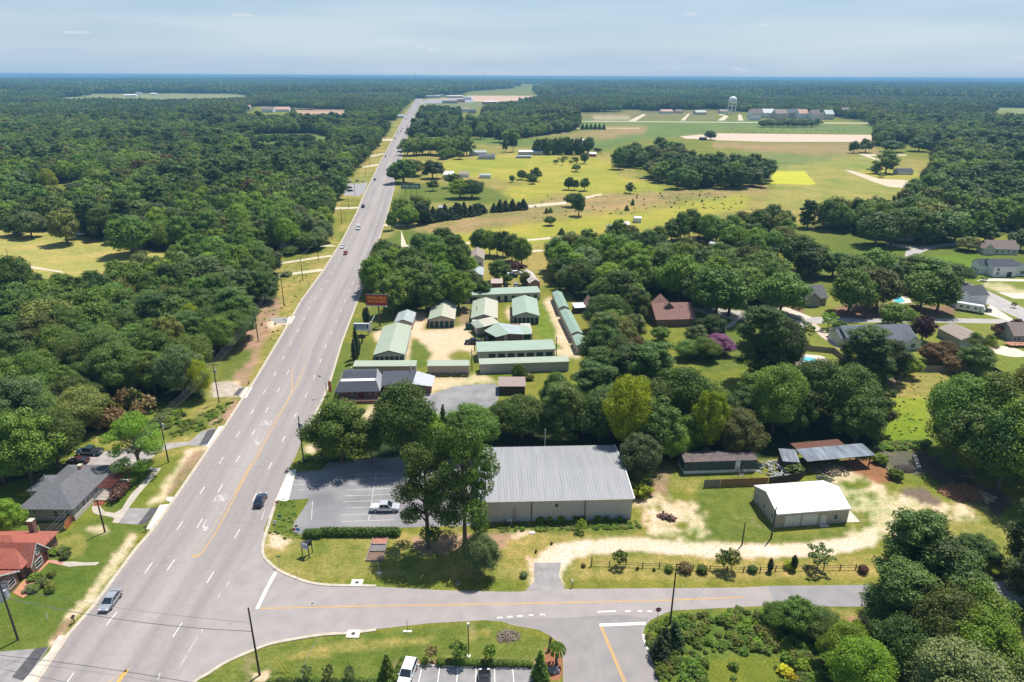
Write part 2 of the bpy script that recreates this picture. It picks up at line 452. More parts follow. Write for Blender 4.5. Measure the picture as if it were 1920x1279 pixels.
gp(SAND,.5,3,(948,575),(956,572),(960,604),(952,604))
gp((0.13,0.18,0.025),.6,5,(1010,565),(1033,562),(1070,645),(1085,668),(1040,672),(1000,612))
gp(SAND,.5,4,(1020,562),(1036,560),(1050,592),(1073,648),(1090,672),(1060,668),(1045,640),(1035,600))
gp(SAND,.4,5,(1020,650),(1060,655),(1075,668),(1060,672),(1030,662))
gp(SAND,.35,6,(785,708),(905,703),(935,716),(880,722),(840,726),(800,742),(780,730))
gp(GRASS,.6,4,(905,703),(1000,700),(1000,715),(940,718))
gp(LUSH,.4,4,(616,720),(640,690),(660,690),(640,700),(630,752),(600,770),(592,762))
gp(SAND,.4,4,(690,762),(720,760),(740,775),(735,800),(700,795),(680,780))
gp(SAND,.5,5,(690,820),(745,815),(740,850),(700,852))
gp(LUSH,.6,5,(560,855),(590,780),(600,800),(700,850),(690,858),(640,864),(600,880),(556,886))
gp(SAND,.5,4,(572,836),(596,834),(592,848),(575,852))
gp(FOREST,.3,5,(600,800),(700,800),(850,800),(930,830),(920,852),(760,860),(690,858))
# far fields
gp(DRYGRASS,.6,5,(700,545),(712,460),(735,380),(757,290),(775,262),(1000,275),(1150,290),(1250,352),(1450,350),(1640,290),(1745,300),(1730,370),(1440,430),(1220,455),(1080,480),(1000,560))
gp(YEL,.35,6,(760,310),(1000,285),(1150,300),(1155,330),(1260,350),(1240,362),(1050,366),(960,380),(900,372),(1000,340),(880,330))
gp(LUSH,.35,4,(735,372),(760,345),(900,345),(960,370),(930,385),(880,375),(760,385),(735,392))
gp(BROWNF,.6,6,(712,440),(880,405),(1000,378),(1100,368),(1260,358),(1440,345),(1430,362),(1250,378),(1120,395),(1000,412),(900,432),(830,440))
gp((0.34,0.30,0.10),.3,3,(1060,380),(1090,372),(1130,362),(1128,366),(1060,388))
gp(YEL,.3,5,(830,442),(1000,420),(1080,410),(1200,398),(1330,375),(1400,362),(1400,390),(1200,430),(1050,440),(980,470),(860,480),(760,470))
gp(LUSH,.3,4,(715,452),(760,430),(840,445),(830,470),(705,500))
gp((0.115,0.165,0.045),.3,3,(905,255),(960,262),(1100,262),(1220,258),(1120,285),(1010,280),(880,268))
gp((0.13,0.175,0.05),.25,3,(1085,222),(1200,222),(1370,222),(1640,235),(1640,252),(1340,250),(1230,262),(1130,258),(1085,240))
gp(BROWNF,.4,3,(1085,245),(1120,238),(1215,235),(1210,250),(1100,262),(1060,256))
gp((0.24,0.19,0.11),.2,2,(970,249),(1060,246),(1065,252),(970,257))
gp((0.17,0.16,0.06),.4,2,(1080,213),(1340,206),(1340,225),(1085,226))
gp((0.40,0.33,0.22),.3,2,(1115,219),(1180,217),(1180,223),(1110,224))
CRISP.append(((0.60,0.46,0.35),(1275,256),(1340,250),(1640,253),(1640,266),(1440,266),(1345,263),(1285,260)))
gp(BROWNF,.3,3,(1340,264),(1640,267),(1652,290),(1600,290),(1420,285),(1330,275))
gp((0.16,0.19,0.06),.4,3,(1290,290),(1450,287),(1600,292),(1440,318),(1330,318))
gp((0.24,0.235,0.06),.5,4,(1440,318),(1600,292),(1650,296),(1650,330),(1740,345),(1720,372),(1640,390),(1500,395),(1435,385),(1450,345))
CRISP.append(((0.46,0.45,0.03),(1449,321),(1508,321),(1530,345),(1515,347),(1446,344)))
CRISP.append(((0.58,0.49,0.35),(1582,319),(1598,320),(1650,336),(1690,337),(1715,340),(1705,353),(1670,351),(1640,342)))
gp(YEL,.4,2,(1660,339),(1715,341),(1706,352),(1675,350))
CRISP.append(((0.58,0.49,0.35),(1610,289),(1700,290),(1700,292),(1630,292),(1655,302),(1650,303)))
gp(YEL,.4,2,(1600,322),(1630,318),(1720,320),(1720,336),(1650,335))
gp((0.32,0.285,0.085),.5,5,(-300,420),(60,432),(110,432),(160,445),(210,455),(330,480),(335,540),(215,575),(130,592),(-300,600))
gp(GRASS,.5,3,(15,388),(48,372),(60,346),(120,340),(178,352),(172,385),(120,402))
gp((0.13,0.18,0.045),.2,2,(470,252),(590,250),(628,260),(605,274),(470,278))
gp((0.20,0.22,0.10),.3,1.5,(112,182),(160,176),(330,175),(462,176),(464,184),(300,190),(118,190))
gp((0.42,0.28,0.20),.3,1.5,(550,207),(648,205),(652,219),(556,218))
gp((0.42,0.34,0.26),.3,1.5,(785,188),(880,180),(880,195),(870,202),(790,200))
gp((0.16,0.18,0.08),.3,1.5,(790,189),(930,189),(930,202),(800,203))
CRISP.append(((0.58,0.39,0.27),(872,173),(960,165),(1014,163),(1015,184),(930,192),(885,190)))
CRISP.append(((0.58,0.42,0.31),(965,160),(1028,158),(1030,163),(965,165)))
gp((0.20,0.24,0.09),.2,1,(1870,202),(1960,203),(1960,211),(1868,210))
# more broken cover in the sandy yard
for q in ([(1596,962),(1622,958),(1640,985),(1600,1000)],[(1570,900),(1622,896),(1640,915),(1590,918)],[(1655,905),(1676,912),(1696,938),(1670,930)],[(1708,960),(1740,952),(1760,962),(1722,972)],[(1622,925),(1650,930),(1640,938),(1618,936)],[(1770,958),(1800,955),(1790,968)],[(1640,1005),(1668,992),(1660,1006)],[(1225,948),(1245,944),(1250,956),(1230,958)],[(1262,985),(1290,978),(1296,990),(1270,996)]): gp(GRASS,.8,9,*q)
# residential lawns, right
gp(LUSH,.35,5,(1475,428),(1560,432),(1720,462),(1960,440),(1960,760),(1880,760),(1780,700),(1640,700),(1480,690),(1300,600),(1310,575),(1480,570),(1480,500))
gp((0.16,0.185,0.035),.4,5,(1500,560),(1960,500),(1960,760),(1880,760),(1780,700),(1640,700),(1480,660),(1500,600))
gp((0.12,0.18,0.02),.3,4,(1720,500),(1760,480),(1850,480),(1860,520),(1880,545),(1820,520),(1740,510))
gp(SAND,.4,4,(1850,530),(1920,545),(1960,548),(1960,560),(1880,550),(1846,538))
gp((0.19,0.12,0.08),.3,3,(1560,580),(1620,565),(1790,575),(1790,592),(1620,600),(1560,598))
gp((0.19,0.12,0.08),.3,3,(1450,565),(1500,575),(1510,592),(1450,590))
gp(DRYGRASS,.6,6,(1650,700),(1780,700),(1740,745),(1745,800),(1740,835),(1650,838),(1670,780))
gp((0.20,0.24,0.025),.5,6,(1672,745),(1735,745),(1740,825),(1655,828))
gp((0.24,0.17,0.12),.4,4,(1656,712),(1690,710),(1690,725),(1660,725))
gp((0.16,0.14,0.06),.5,5,(1640,828),(1740,830),(1740,845),(1640,845))
gp(LUSH,.4,4,(1310,585),(1440,580),(1450,640),(1400,690),(1310,700),(1300,640))
gp(DRYGRASS,.6,4,(1130,480),(1240,478),(1240,490),(1130,492))
gp(YEL,.5,5,(1310,450),(1380,445),(1385,470),(1320,475))

# ------------------------------------------------------------------ ground sheet
xs = np.concatenate([np.linspace(-1500, -60, 60), np.arange(-54, 1975, 3.4), np.linspace(1985, 3400, 60)])
ysr = np.concatenate([[3.2, 4, 5], np.arange(6.2, 60, 1.3), np.arange(60, 1142, 3.1), np.geomspace(1150, 6000, 30)])   # px below the horizon
pit = R(PITCH)
yy = 639.5 - F_PX * math.tan(pit) + ysr
sden = np.sin(pit) + (yy - 639.5) / F_PX * np.cos(pit)
zc = H_CAM / sden
Yw = zc * (np.cos(pit) - (yy - 639.5) / F_PX * np.sin(pit))
XX = (xs[None, :] - 960) / F_PX * zc[:, None]
YY = np.repeat(Yw[:, None], len(xs), 1)
gx, gy = XX.ravel(), YY.ravel()
gz = hill(gx, gy)
gpx, gpy = to_px(np.stack([gx, gy, np.zeros_like(gx)], 1))
ncol, nrow = len(xs), len(ysr)
dist = np.hypot(gx, gy)
base = np.tile(np.array(GRASS), (len(gx), 1))
mott = np.full(len(gx), 0.6)
wsc = dist / 75.0
n1 = fbm(gpx / 26.0, gpy / 13.0, 3) - 0.5; n2 = fbm(gpx / 26.0, gpy / 13.0, 9) - 0.5
n1 += 0.6 * (vnoise(gpx / 6.0, gpy / 4.0, 33) - 0.5); n2 += 0.6 * (vnoise(gpx / 6.0, gpy / 4.0, 39) - 0.5)
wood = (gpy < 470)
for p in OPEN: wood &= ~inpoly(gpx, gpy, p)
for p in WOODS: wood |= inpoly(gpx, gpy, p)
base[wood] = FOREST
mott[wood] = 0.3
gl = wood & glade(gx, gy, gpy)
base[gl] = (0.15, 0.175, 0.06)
for pts, col, mo, edge in GROUND:
    m = inpoly(gpx + n1 * edge * 3.2, gpy + n2 * edge * 1.8, pts)
    base[m] = col; mott[m] = mo
for _ in range(2):     # soft borders between one cover and the next
    B3 = np.concatenate([base, mott[:, None]], 1).reshape(nrow, ncol, 4)
    B3[1:-1, 1:-1] = (2 * B3[1:-1, 1:-1] + B3[:-2, 1:-1] + B3[2:, 1:-1] + B3[1:-1, :-2] + B3[1:-1, 2:]) / 6
    B3 = B3.reshape(-1, 4); base = B3[:, :3]; mott = B3[:, 3]
me = bpy.data.meshes.new("ground")
me.vertices.add(len(gx))
me.vertices.foreach_set('co', np.stack([gx, gy, gz], 1).astype(np.float32).ravel())
ii, jj = np.meshgrid(np.arange(nrow - 1), np.arange(ncol - 1), indexing='ij')
a = (ii * ncol + jj).ravel()
quads = np.stack([a, a + ncol, a + ncol + 1, a + 1], 1)[:, :]
nf = len(quads)
me.loops.add(nf * 4); me.polygons.add(nf)
me.loops.foreach_set('vertex_index', quads.ravel().astype(np.int32))
me.polygons.foreach_set('loop_start', (np.arange(nf) * 4).astype(np.int32))
me.polygons.foreach_set('loop_total', np.full(nf, 4, np.int32))
me.update(calc_edges=True)
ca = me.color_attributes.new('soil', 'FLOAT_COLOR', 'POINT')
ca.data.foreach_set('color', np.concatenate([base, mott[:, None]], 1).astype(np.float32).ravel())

gm = bpy.data.materials.new('ground_cover'); gm.use_nodes = True
t = gm.node_tree; b = t.nodes['Principled BSDF']; b.inputs['Roughness'].default_value = 0.95; b.inputs['Specular IOR Level'].default_value = 0.1
def TN(tt, **k):
    n = t.nodes.new(tt)
    for a_, v_ in k.items(): setattr(n, a_, v_)
    return n
at = TN('ShaderNodeAttribute', attribute_name='soil')
geo = TN('ShaderNodeNewGeometry')
def noise(scale, detail=4, rough=0.6):
    n = TN('ShaderNodeTexNoise'); n.inputs['Scale'].default_value = scale; n.inputs['Detail'].default_value = detail; n.inputs['Roughness'].default_value = rough
    t.links.new(geo.outputs['Position'], n.inputs['Vector']); return n
def ramp(src, p0, p1, c0, c1):
    r = TN('ShaderNodeValToRGB'); r.color_ramp.elements[0].position = p0; r.color_ramp.elements[1].position = p1
    r.color_ramp.elements[0].color = (*c0, 1); r.color_ramp.elements[1].color = (*c1, 1); t.links.new(src, r.inputs['Fac']); return r
def mixc(fac, a_, b_, mode='MIX'):
    m = TN('ShaderNodeMix', data_type='RGBA', blend_type=mode)
    for s_, v_ in ((0, fac), (6, a_), (7, b_)):
        if hasattr(v_, 'links'): t.links.new(v_, m.inputs[s_])
        else: m.inputs[s_].default_value = v_ if s_ == 0 else (*v_, 1)
    return m.outputs[2]
big = noise(0.045, 5, 0.65); med = noise(0.35, 5, 0.7); fine = noise(2.2, 5, 0.85)
huge = noise(0.012, 4, 0.6)
r0 = ramp(huge.outputs['Fac'], 0.38, 0.62, (0.86, 0.95, 0.8), (1.16, 1.05, 1.1))
r1 = ramp(big.outputs['Fac'], 0.38, 0.60, (0.62, 0.82, 0.58), (1.32, 1.18, 1.30))
r2 = ramp(med.outputs['Fac'], 0.36, 0.64, (0.64, 0.78, 0.55), (1.38, 1.27, 1.55))
r3 = ramp(fine.outputs['Fac'], 0.34, 0.66, (0.50, 0.56, 0.48), (1.58, 1.48, 1.6))
c = mixc(1.0, at.outputs['Color'], r0.outputs['Color'], 'MULTIPLY')
c = mixc(at.outputs['Alpha'], c, mixc(1.0, c, r1.outputs['Color'], 'MULTIPLY'))
c = mixc(at.outputs['Alpha'], c, mixc(1.0, c, r2.outputs['Color'], 'MULTIPLY'))
c = mixc(0.8, c, mixc(1.0, c, r3.outputs['Color'], 'MULTIPLY'))
bare = noise(0.11, 6, 0.72)
rb = ramp(bare.outputs['Fac'], 0.60, 0.70, (0, 0, 0), (1, 1, 1))
mm = TN('ShaderNodeMath', operation='MULTIPLY'); t.links.new(rb.outputs['Color'], mm.inputs[0]); t.links.new(at.outputs['Alpha'], mm.inputs[1])
mm2 = TN('ShaderNodeMath', operation='MULTIPLY'); t.links.new(mm.outputs[0], mm2.inputs[0]); mm2.inputs[1].default_value = 0.7
c = mixc(mm2.outputs[0], c, (0.33, 0.25, 0.15))
t.links.new(c, b.inputs['Base Color'])
bp = TN('ShaderNodeBump'); bp.inputs['Strength'].default_value = 0.5; bp.inputs['Distance'].default_value = 0.25
t.links.new(fine.outputs['Fac'], bp.inputs['Height']); t.links.new(bp.outputs['Normal'], b.inputs['Normal'])
me.materials.append(gm)
tag(link('ground', me), 'grass, sand and field ground reaching the horizon', None, None, 'structure')
pl = mesh('wide_ground', [(-90000, -30000, -0.6), (90000, -30000, -0.6), (90000, 90000, -0.6), (-90000, 90000, -0.6)], [(0, 1, 2, 3)], mat('far_green', (0.05, 0.075, 0.03), 0.95, (0.03, 0.05, 0.02), 0.002))
tag(link('wide_ground', pl), None, None, None, 'structure')
for k, c in enumerate(CRISP):
    m_ = mat('crop_strip_%d' % k, c[0], .95, tuple(v * .86 for v in c[0]), .06, stretch=(.3, 2, 1), detail=6)
    sheet('field_strip', c[1:], m_, 0.012)
# lake on the horizon
water = mat('lake_water', (0.10, 0.16, 0.22), 0.25, (0.08, 0.13, 0.2), 0.001, spec=0.5)
def lake(name, pts):
    o = sheet(name, pts, water, 14.0); return o
LAKES = [[(-400,145.5),(60,144.8),(180,145),(270,146.2),(305,148.0),(230,150.6),(160,153.5),(60,153.0),(-400,152)],
         [(330,148.2),(410,148.2),(408,149.6),(335,149.4)], [(430,146.8),(480,147),(470,148)]]
for p in LAKES: lake('lake', p)

# ------------------------------------------------------------------ roads
asph = mat('road_asphalt', (0.34, 0.31, 0.295), 0.9, (0.285, 0.27, 0.262), 0.5, 0.15, detail=6)
def road_mat(name, c1, c2, streak=True):
    m = mat(name, c1, 0.9, c2, 0.35, 0.1, detail=7, lo=0.3, hi=0.7)
    return m
def streak_mat():
    """old asphalt: pale worn surface, wheel tracks running with the traffic"""
    m = mat('highway_asphalt', (0.318, 0.284, 0.270), 0.9, (0.284, 0.256, 0.244), 0.9, 0.1, detail=8, lo=0.3, hi=0.7)
    t = m.node_tree; bs = t.nodes['Principled BSDF']
    uv = t.nodes.new('ShaderNodeUVMap'); uv.uv_map = 'across'
    sp = t.nodes.new('ShaderNodeSeparateXYZ'); t.links.new(uv.outputs['UV'], sp.inputs['Vector'])
    wv = t.nodes.new('ShaderNodeMapRange'); 
    cb = t.nodes.new('ShaderNodeCombineXYZ'); ml = t.nodes.new('ShaderNodeMath'); ml.operation = 'MULTIPLY'; ml.inputs[1].default_value = 0.0022
    t.links.new(sp.outputs['Y'], ml.inputs[0]); t.links.new(ml.outputs[0], cb.inputs['Y']); t.links.new(sp.outputs['X'], cb.inputs['X'])
    n = t.nodes.new('ShaderNodeTexNoise'); n.inputs['Scale'].default_value = 9.0; n.inputs['Detail'].default_value = 4
    t.links.new(cb.outputs['Vector'], n.inputs['Vector'])
    r = t.nodes.new('ShaderNodeValToRGB'); r.color_ramp.elements[0].position = 0.3; r.color_ramp.elements[1].position = 0.7
    r.color_ramp.elements[0].color = (0.88, 0.88, 0.885, 1); r.color_ramp.elements[1].color = (1.10, 1.10, 1.095, 1)
    t.links.new(n.outputs['Fac'], r.inputs['Fac'])
    old = bs.inputs['Base Color'].links[0].from_socket
    mx_ = t.nodes.new('ShaderNodeMix'); mx_.data_type = 'RGBA'; mx_.blend_type = 'MULTIPLY'; mx_.inputs[0].default_value = 1
    tr_ = t.nodes.new('ShaderNodeValToRGB'); cr_ = tr_.color_ramp
    for p_, v_ in ((.0, .98), (.07, .90), (.13, .99), (.2, 1.02), (.28, .92), (.36, 1.0), (.46, 1.10), (.56, 1.05), (.63, .92), (.7, .98), (.76, 1.02), (.84, .91), (.92, .97)):
        e_ = cr_.elements.new(p_) if p_ > 0 else cr_.elements[0]; e_.color = (v_, v_ * .995, v_ * .99, 1)
    cr_.elements[-1].color = (1, .99, .98, 1)
    t.links.new(sp.outputs['X'], tr_.inputs['Fac'])
    mt_ = t.nodes.new('ShaderNodeMix'); mt_.data_type = 'RGBA'; mt_.blend_type = 'MULTIPLY'; mt_.inputs[0].default_value = 1
    t.links.new(old, mt_.inputs[6]); t.links.new(tr_.outputs['Color'], mt_.inputs[7]); old = mt_.outputs[2]
    t.links.new(old, mx_.inputs[6]); t.links.new(r.outputs['Color'], mx_.inputs[7]); t.links.new(mx_.outputs[2], bs.inputs['Base Color'])
    return m
hm = streak_mat()
ysamp = [185, 190, 196, 203, 212, 222, 234, 248] + list(range(260, 1560, 14)) + [1560]
ts = [0, .12, .25, .38, .5, .62, .75, .88, 1.0]
vs = []; uvs = []
run = 0.0; prev = None
for y in ysamp:
    mid = lane(.5, y)
    if prev is not None: run += (mid - prev).length
    prev = mid
    for tt in ts:
        p = lane(tt, y); vs.append((p.x, p.y, 0.020)); uvs.append((tt, run / 20.0 * 20.0))
nT = len(ts)
fs = [(i * nT + k, (i + 1) * nT + k, (i + 1) * nT + k + 1, i * nT + k + 1) for i in range(len(ysamp) - 1) for k in range(nT - 1)]
me = mesh('highway', vs, fs, hm)
ul = me.uv_layers.new(name='across')
for lp in me.loops: ul.data[lp.index].uv = uvs[lp.vertex_index]
tag(link('highway', me), 'pale five lane highway running straight to the horizon', None, None, 'structure')

side_n = [(499,1000),(491,1025),(492,1042),(502,1055),(520,1070),(545,1082),(580,1094),(620,1099),(705,1100),(830,1107),(960,1110),(1060,1104.5),(1392,1102),(1440,1099),(1615,1097),(1840,1091),(1990,1084),(2300,1070)]
side_s = [(2300,1128),(1990,1131),(1855,1131),(1625,1138),(1440,1136),(1262,1145),(1242,1152),(1222,1162),(1210,1172),(1205,1190),(1206,1202),(1220,1235),(1240,1279),(1275,1400),(1300,1500)]
side_w = [(1030,1500),(1040,1400),(1056,1279),(1056,1235),(1050,1207),(1032,1192),(1010,1181),(960,1172),(942,1166),(910,1163),(805,1169),(705,1180),(655,1186),(605,1189),(542,1199),(505,1207),(480,1216),(425,1240),(390,1262),(362,1279),(262,1400),(160,1560)]
virt = [(265,1400),(335,1279),(403,1160),(455,1060),(490,1000)]
sheet('side_street', smooth_px(side_n[:9], 3) + side_n[9:] + side_s + side_w + [(200,1500)] + [(300,1330),(370,1210),(440,1085),(470,1035),(492,995)], road_mat('street_asphalt', (0.352, 0.313, 0.297), (0.292, 0.262, 0.251)), 0.024)
sheet('street_patch', [(925,1161),(1010,1160),(1160,1153),(1215,1160),(1208,1172),(1203,1190),(1206,1210),(1238,1279),(1270,1400),(1046,1400),(1058,1279),(1058,1235),(1052,1207),(1034,1190),(1010,1179),(960,1170)], road_mat('street_asphalt_grey', (0.298, 0.270, 0.259), (0.238, 0.22, 0.212)), 0.028)
sheet('far_street', [(1440,1099),(1615,1097),(1840,1091),(1990,1084),(1990,1131),(1855,1131),(1625,1138),(1455,1137)], road_mat('street_asphalt_blue', (0.29, 0.275, 0.275), (0.235, 0.225, 0.225)), 0.028)

white = mat('white_paint', (0.78, 0.76, 0.72), 0.7, (0.55, 0.53, 0.5), 3.0, lo=0.3, hi=0.5)
yellow = mat('yellow_paint', (0.66, 0.36, 0.06), 0.7, (0.50, 0.33, 0.13), 2.0, lo=0.3, hi=0.55)
yellow_old = mat('worn_yellow_paint', (0.50, 0.36, 0.20), 0.8, (0.38, 0.31, 0.24), 1.5, lo=0.4, hi=0.6)
concrete = mat('concrete', (0.60, 0.54, 0.45), 0.9, (0.48, 0.44, 0.37), 0.8, 0.1, detail=6)
kerbm = mat('kerb_concrete', (0.54, 0.47, 0.37), 0.9, (0.42, 0.37, 0.30), 1.0)
newconc = mat('new_concrete', (0.74, 0.70, 0.60), 0.9, (0.66, 0.62, 0.54), 0.6)

# kerbs
kb = MB(); ribbon(kb, [G(*p) for p in HL], 0.0, -0.62, 0.0, 0.03); kb.build('gutter', kerbm)['kind'] = 'structure'
kb = MB(); ribbon(kb, [G(*p) for p in HL], 0.16, 0.0, 0.0, 0.13); kb.build('kerb', kerbm)['kind'] = 'structure'
kb = MB(); ribbon(kb, [G(*p) for p in HR if p[1] <= 850], 0.0, 0.55, 0.0, 0.03); kb.build('gutter', kerbm)['kind'] = 'structure'
kb = MB(); ribbon(kb, [G(*p) for p in smooth_px([(517,937),(505,975),(496,1003),(491,1025),(492,1042),(502,1055),(520,1070),(545,1082),(580,1094),(620,1099),(680,1100),(705,1100.5)], 4)], -0.1, 0.45, 0.0, 0.13); kb.build('kerb', kerbm)['kind'] = 'structure'
kb = MB(); ribbon(kb, [G(*p) for p in smooth_px([(330,1312),(362,1279),(390,1262),(425,1240),(480,1216),(505,1207),(542,1199),(605,1189),(655,1186),(705,1180)], 4)], 0.1, -0.45, 0.0, 0.13); kb.build('kerb', kerbm)['kind'] = 'structure'
kb = MB(); ribbon(kb, [G(*p) for p in [(1204,1190),(1206,1202),(1220,1235),(1240,1279),(1275,1400)]], -0.05, 0.35, 0.0, 0.14); kb.build('kerb', newconc)['kind'] = 'structure'

# lane paint
def paint(name, W, wdt, m, z=0.036):
    mb = MB(); A, B = ribbon_pts(W, -wdt / 2, wdt / 2); n = len(W)
    mb.add([(p.x, p.y, z) for p in A] + [(p.x, p.y, z) for p in B], [(i, i + 1, i + 1 + n, i + n) for i in range(n - 1)])
    return mb
def mark(name, W, wdt, m, z=0.036):
    o = paint(name, W, wdt, m, z).build(name, m); o['kind'] = 'structure'; return o
dense = [185 + i * (1400 - 185) / 1400 for i in range(1401)]
def dashes(t_of_y, y0, y1, wdt=0.14, on=3.0, gap=9.2, shift=0.0):
    mb = MB(); acc = -shift; prev = None; cur = []
    for y in [y0 + (y1 - y0) * i / 3000 for i in range(3001)]:
        p = lane(t_of_y(y), y)
        if prev is not None: acc += (p - prev).length
        prev = p
        ph = acc % (on + gap)
        if ph < on and acc > 0: cur.append(p)
        elif cur:
            if len(cur) > 1:
                q = [cur[0], cur[-1]]; A, B = ribbon_pts(q, -wdt / 2, wdt / 2)
                mb.add([(a_.x, a_.y, 0.036) for a_ in (A[0], A[1], B[1], B[0])], [(3, 2, 1, 0)])
            cur = []
    o = mb.build('lane_dash', white); o['kind'] = 'structure'
dashes(lambda y: 0.215, 188, 1400)
dashes(lambda y: 0.78, 188, 1400, shift=4)
dashes(lambda y: 0.385, 690, 1075, shift=2)
def seg(y0, y1, tf, n=60): return [lane(tf(y0 + (y1 - y0) * i / n), y0 + (y1 - y0) * i / n) for i in range(n + 1)]
mark('yellow_line', seg(188, 695, lambda y: .425, 120), 0.16, yellow_old)
mark('yellow_line', seg(188, 695, lambda y: .585, 120), 0.16, yellow_old)
mark('yellow_line', seg(695, 735, lambda y: .425 + .145 * (y - 695) / 40, 10), 0.16, yellow)
mark('yellow_line', seg(695, 1040, lambda y: .585 - .006 * (y - 695) / 345, 60), 0.17, yellow)
mark('yellow_line', seg(735, 870, lambda y: .572 - .01 * (y - 735) / 135 - .035 * max(0, 1 - abs(y - 810) / 60), 30), 0.15, yellow_old)
mark('yellow_line', seg(870, 925, lambda y: .562, 10), 0.16, yellow)
mark('yellow_line', seg(925, 1040, lambda y: .56 - .055 * (y - 925) / 115, 20), 0.15, yellow_old)
mark('yellow_line', [G(*p) for p in smooth_px([(374,1038),(370,1043),(364,1044.5),(361,1041)], 4)], 0.3, yellow)
mark('yellow_line', [G(*p) for p in [(239,1255),(221,1280),(185,1330)]], 0.55, yellow)
mark('yellow_line', [G(*p) for p in [(238,1256),(205,1279),(160,1330)]], 0.3, yellow_old)
mark('yellow_line', [G(*p) for p in [(487,1141.5),(650,1138),(960,1133),(1230,1127),(1396,1120.5)]], 0.14, yellow)
mark('yellow_line', [G(*p) for p in [(487,1139),(650,1135.8),(960,1131),(1230,1124.8),(1394,1118.5)]], 0.12, yellow_old)
mark('yellow_line', [G(*p) for p in [(1126,1176),(1167,1273),(1190,1325)]], 0.18, yellow)
mark('yellow_line', [G(*p) for p in [(1129,1176),(1171,1273),(1194,1325)]], 0.12, yellow)
mark('stop_bar', [G(*p) for p in [(517,1073),(499,1106),(482,1142)]], 0.6, white)
mark('stop_bar', [G(*p) for p in [(1124,1172.5),(1211,1169)]], 0.6, white)
for q in [[(932,1159),(942,1158)],[(951,1157),(961,1156.5)],[(970,1155.5),(980,1155)],[(992,1154),(1000,1153.5)],[(1012,1153),(1022,1152.5)],[(1172,1146.5),(1182,1146)],[(1196,1146),(1204,1146)],[(1214,1146.5),(1222,1146.5)]]:
    mark('lane_dash', [G(*p) for p in q], 0.3, white)
mark('edge_line', [G(*p) for p in [(1120,1147.5),(1155,1146.5)]], 0.3, white)
for q in [[(512,952),(504,972)],[(497,955),(490,975)],[(380,1180),(378,1188)],[(370,1195),(353,1224)],[(350,1230),(338,1250)],[(300,1262),(296,1275)],[(413,1112),(408,1122)],[(430,1090),(424,1101)]]:
    mark('lane_dash', [G(*p) for p in q], 0.16, mat('worn_white_paint', (0.55, 0.53, 0.5), 0.8, (0.42, 0.40, 0.39), 2.5))

# words and arrows facing the traffic that comes towards us
worn = mat('faded_lane_paint', (0.56, 0.53, 0.51), 0.8, (0.40, 0.37, 0.355), 1.6, lo=.38, hi=.6)
def word(txt, px, size_w, size_l, rot):
    cu = bpy.data.curves.new('lane_word', 'FONT'); cu.body = txt; cu.align_x = 'CENTER'; cu.align_y = 'CENTER'; cu.size = 1.0; cu.offset = 0.02
    o = bpy.data.objects.new('lane_word', cu); COL.objects.link(o)
    bpy.context.view_layer.update()
    m_ = bpy.data.meshes.new_from_object(o); bpy.data.objects.remove(o)
    m_.materials.clear(); m_.materials.append(worn)
    o2 = link('lane_word', m_); p = G(*px); o2.location = (p.x, p.y, 0.038); o2.rotation_euler = (0, 0, rot); o2.scale = (size_w, size_l, 1); o2['kind'] = 'structure'
def heading(y):
    d = lane(.5, y - 12) - lane(.5, y + 12); return math.atan2(-d.x, d.y)
word('ONLY', (414, 934), 1.0, 3.2, heading(934) + math.pi)
word('ONLY', (499, 793), 1.0, 3.2, heading(793) + math.pi)
def arrow(px):
    p = G(*px); a0 = heading(px[1]) + math.pi
    mb = MB()
    P2 = [(-.1, -1.2), (.1, -1.2), (.1, 0.2), (-.45, .75), (-.15, 1.0), (-1.15, 1.15), (-.95, 0.05), (-.68, .42), (-.1, -.1)]
    P2 = [(-x, y) for x, y in P2] if False else P2
    tr = tessellate_polygon([[Vector((x, y, 0)) for x, y in P2]])
    mb.add([(x * 1.1, y * 1.5, 0) for x, y in P2], [tuple(q) for q in tr])
    o = mb.build('lane_arrow', worn); o.location = (p.x, p.y, 0.038); o.rotation_euler = (0, 0, a0); o['kind'] = 'structure'
arrow((381, 986)); arrow((479, 828))

# parking lot beside the warehouse
lotm = mat('lot_asphalt', (0.275, 0.265, 0.265), 0.9, (0.175, 0.17, 0.175), 0.12, 0.1, detail=8, lo=0.35, hi=0.62)
sheet('parking_lot', smooth_px([(556,885),(600,882),(612,872),(625,865),(690,860),(770,858),(860,862)], 3) + [(905,862),(905,985),(740,990),(620,998),(560,1002),(548,996),(552,980),(575,945),(580,935),(541,938)], lotm, 0.024)
sheet('lot_apron', [(541,882),(556,880),(541,938),(534,940),(517,937)], newconc, 0.03)
for q in [[(700,858.5+30),(760,886)]]: pass
def lotline(a_, b_): mark('bay_line', [G(*a_), G(*b_)], 0.13, mat('bay_paint', (0.60, 0.59, 0.57), 0.8, (0.36, 0.36, 0.37), 1.2, lo=0.35, hi=0.55), 0.04)
lotline((706,883),(691,977))
for (a_, b_) in [((655,890),(735,888)),((656,899),(740,897)),((653,908),(742,906)),((650,919),(745,916)),((647,930),(748,927)),((644,941),(745,937.5)),((643,953),(740,950)),((642,966),(742,962)),((640,978.5),(738,975))]: lotline(a_, b_)
lotline((551,909),(618,908)); lotline((566,890),(560,903)); lotline((560,919),(572,918)); lotline((586,940),(584,975))
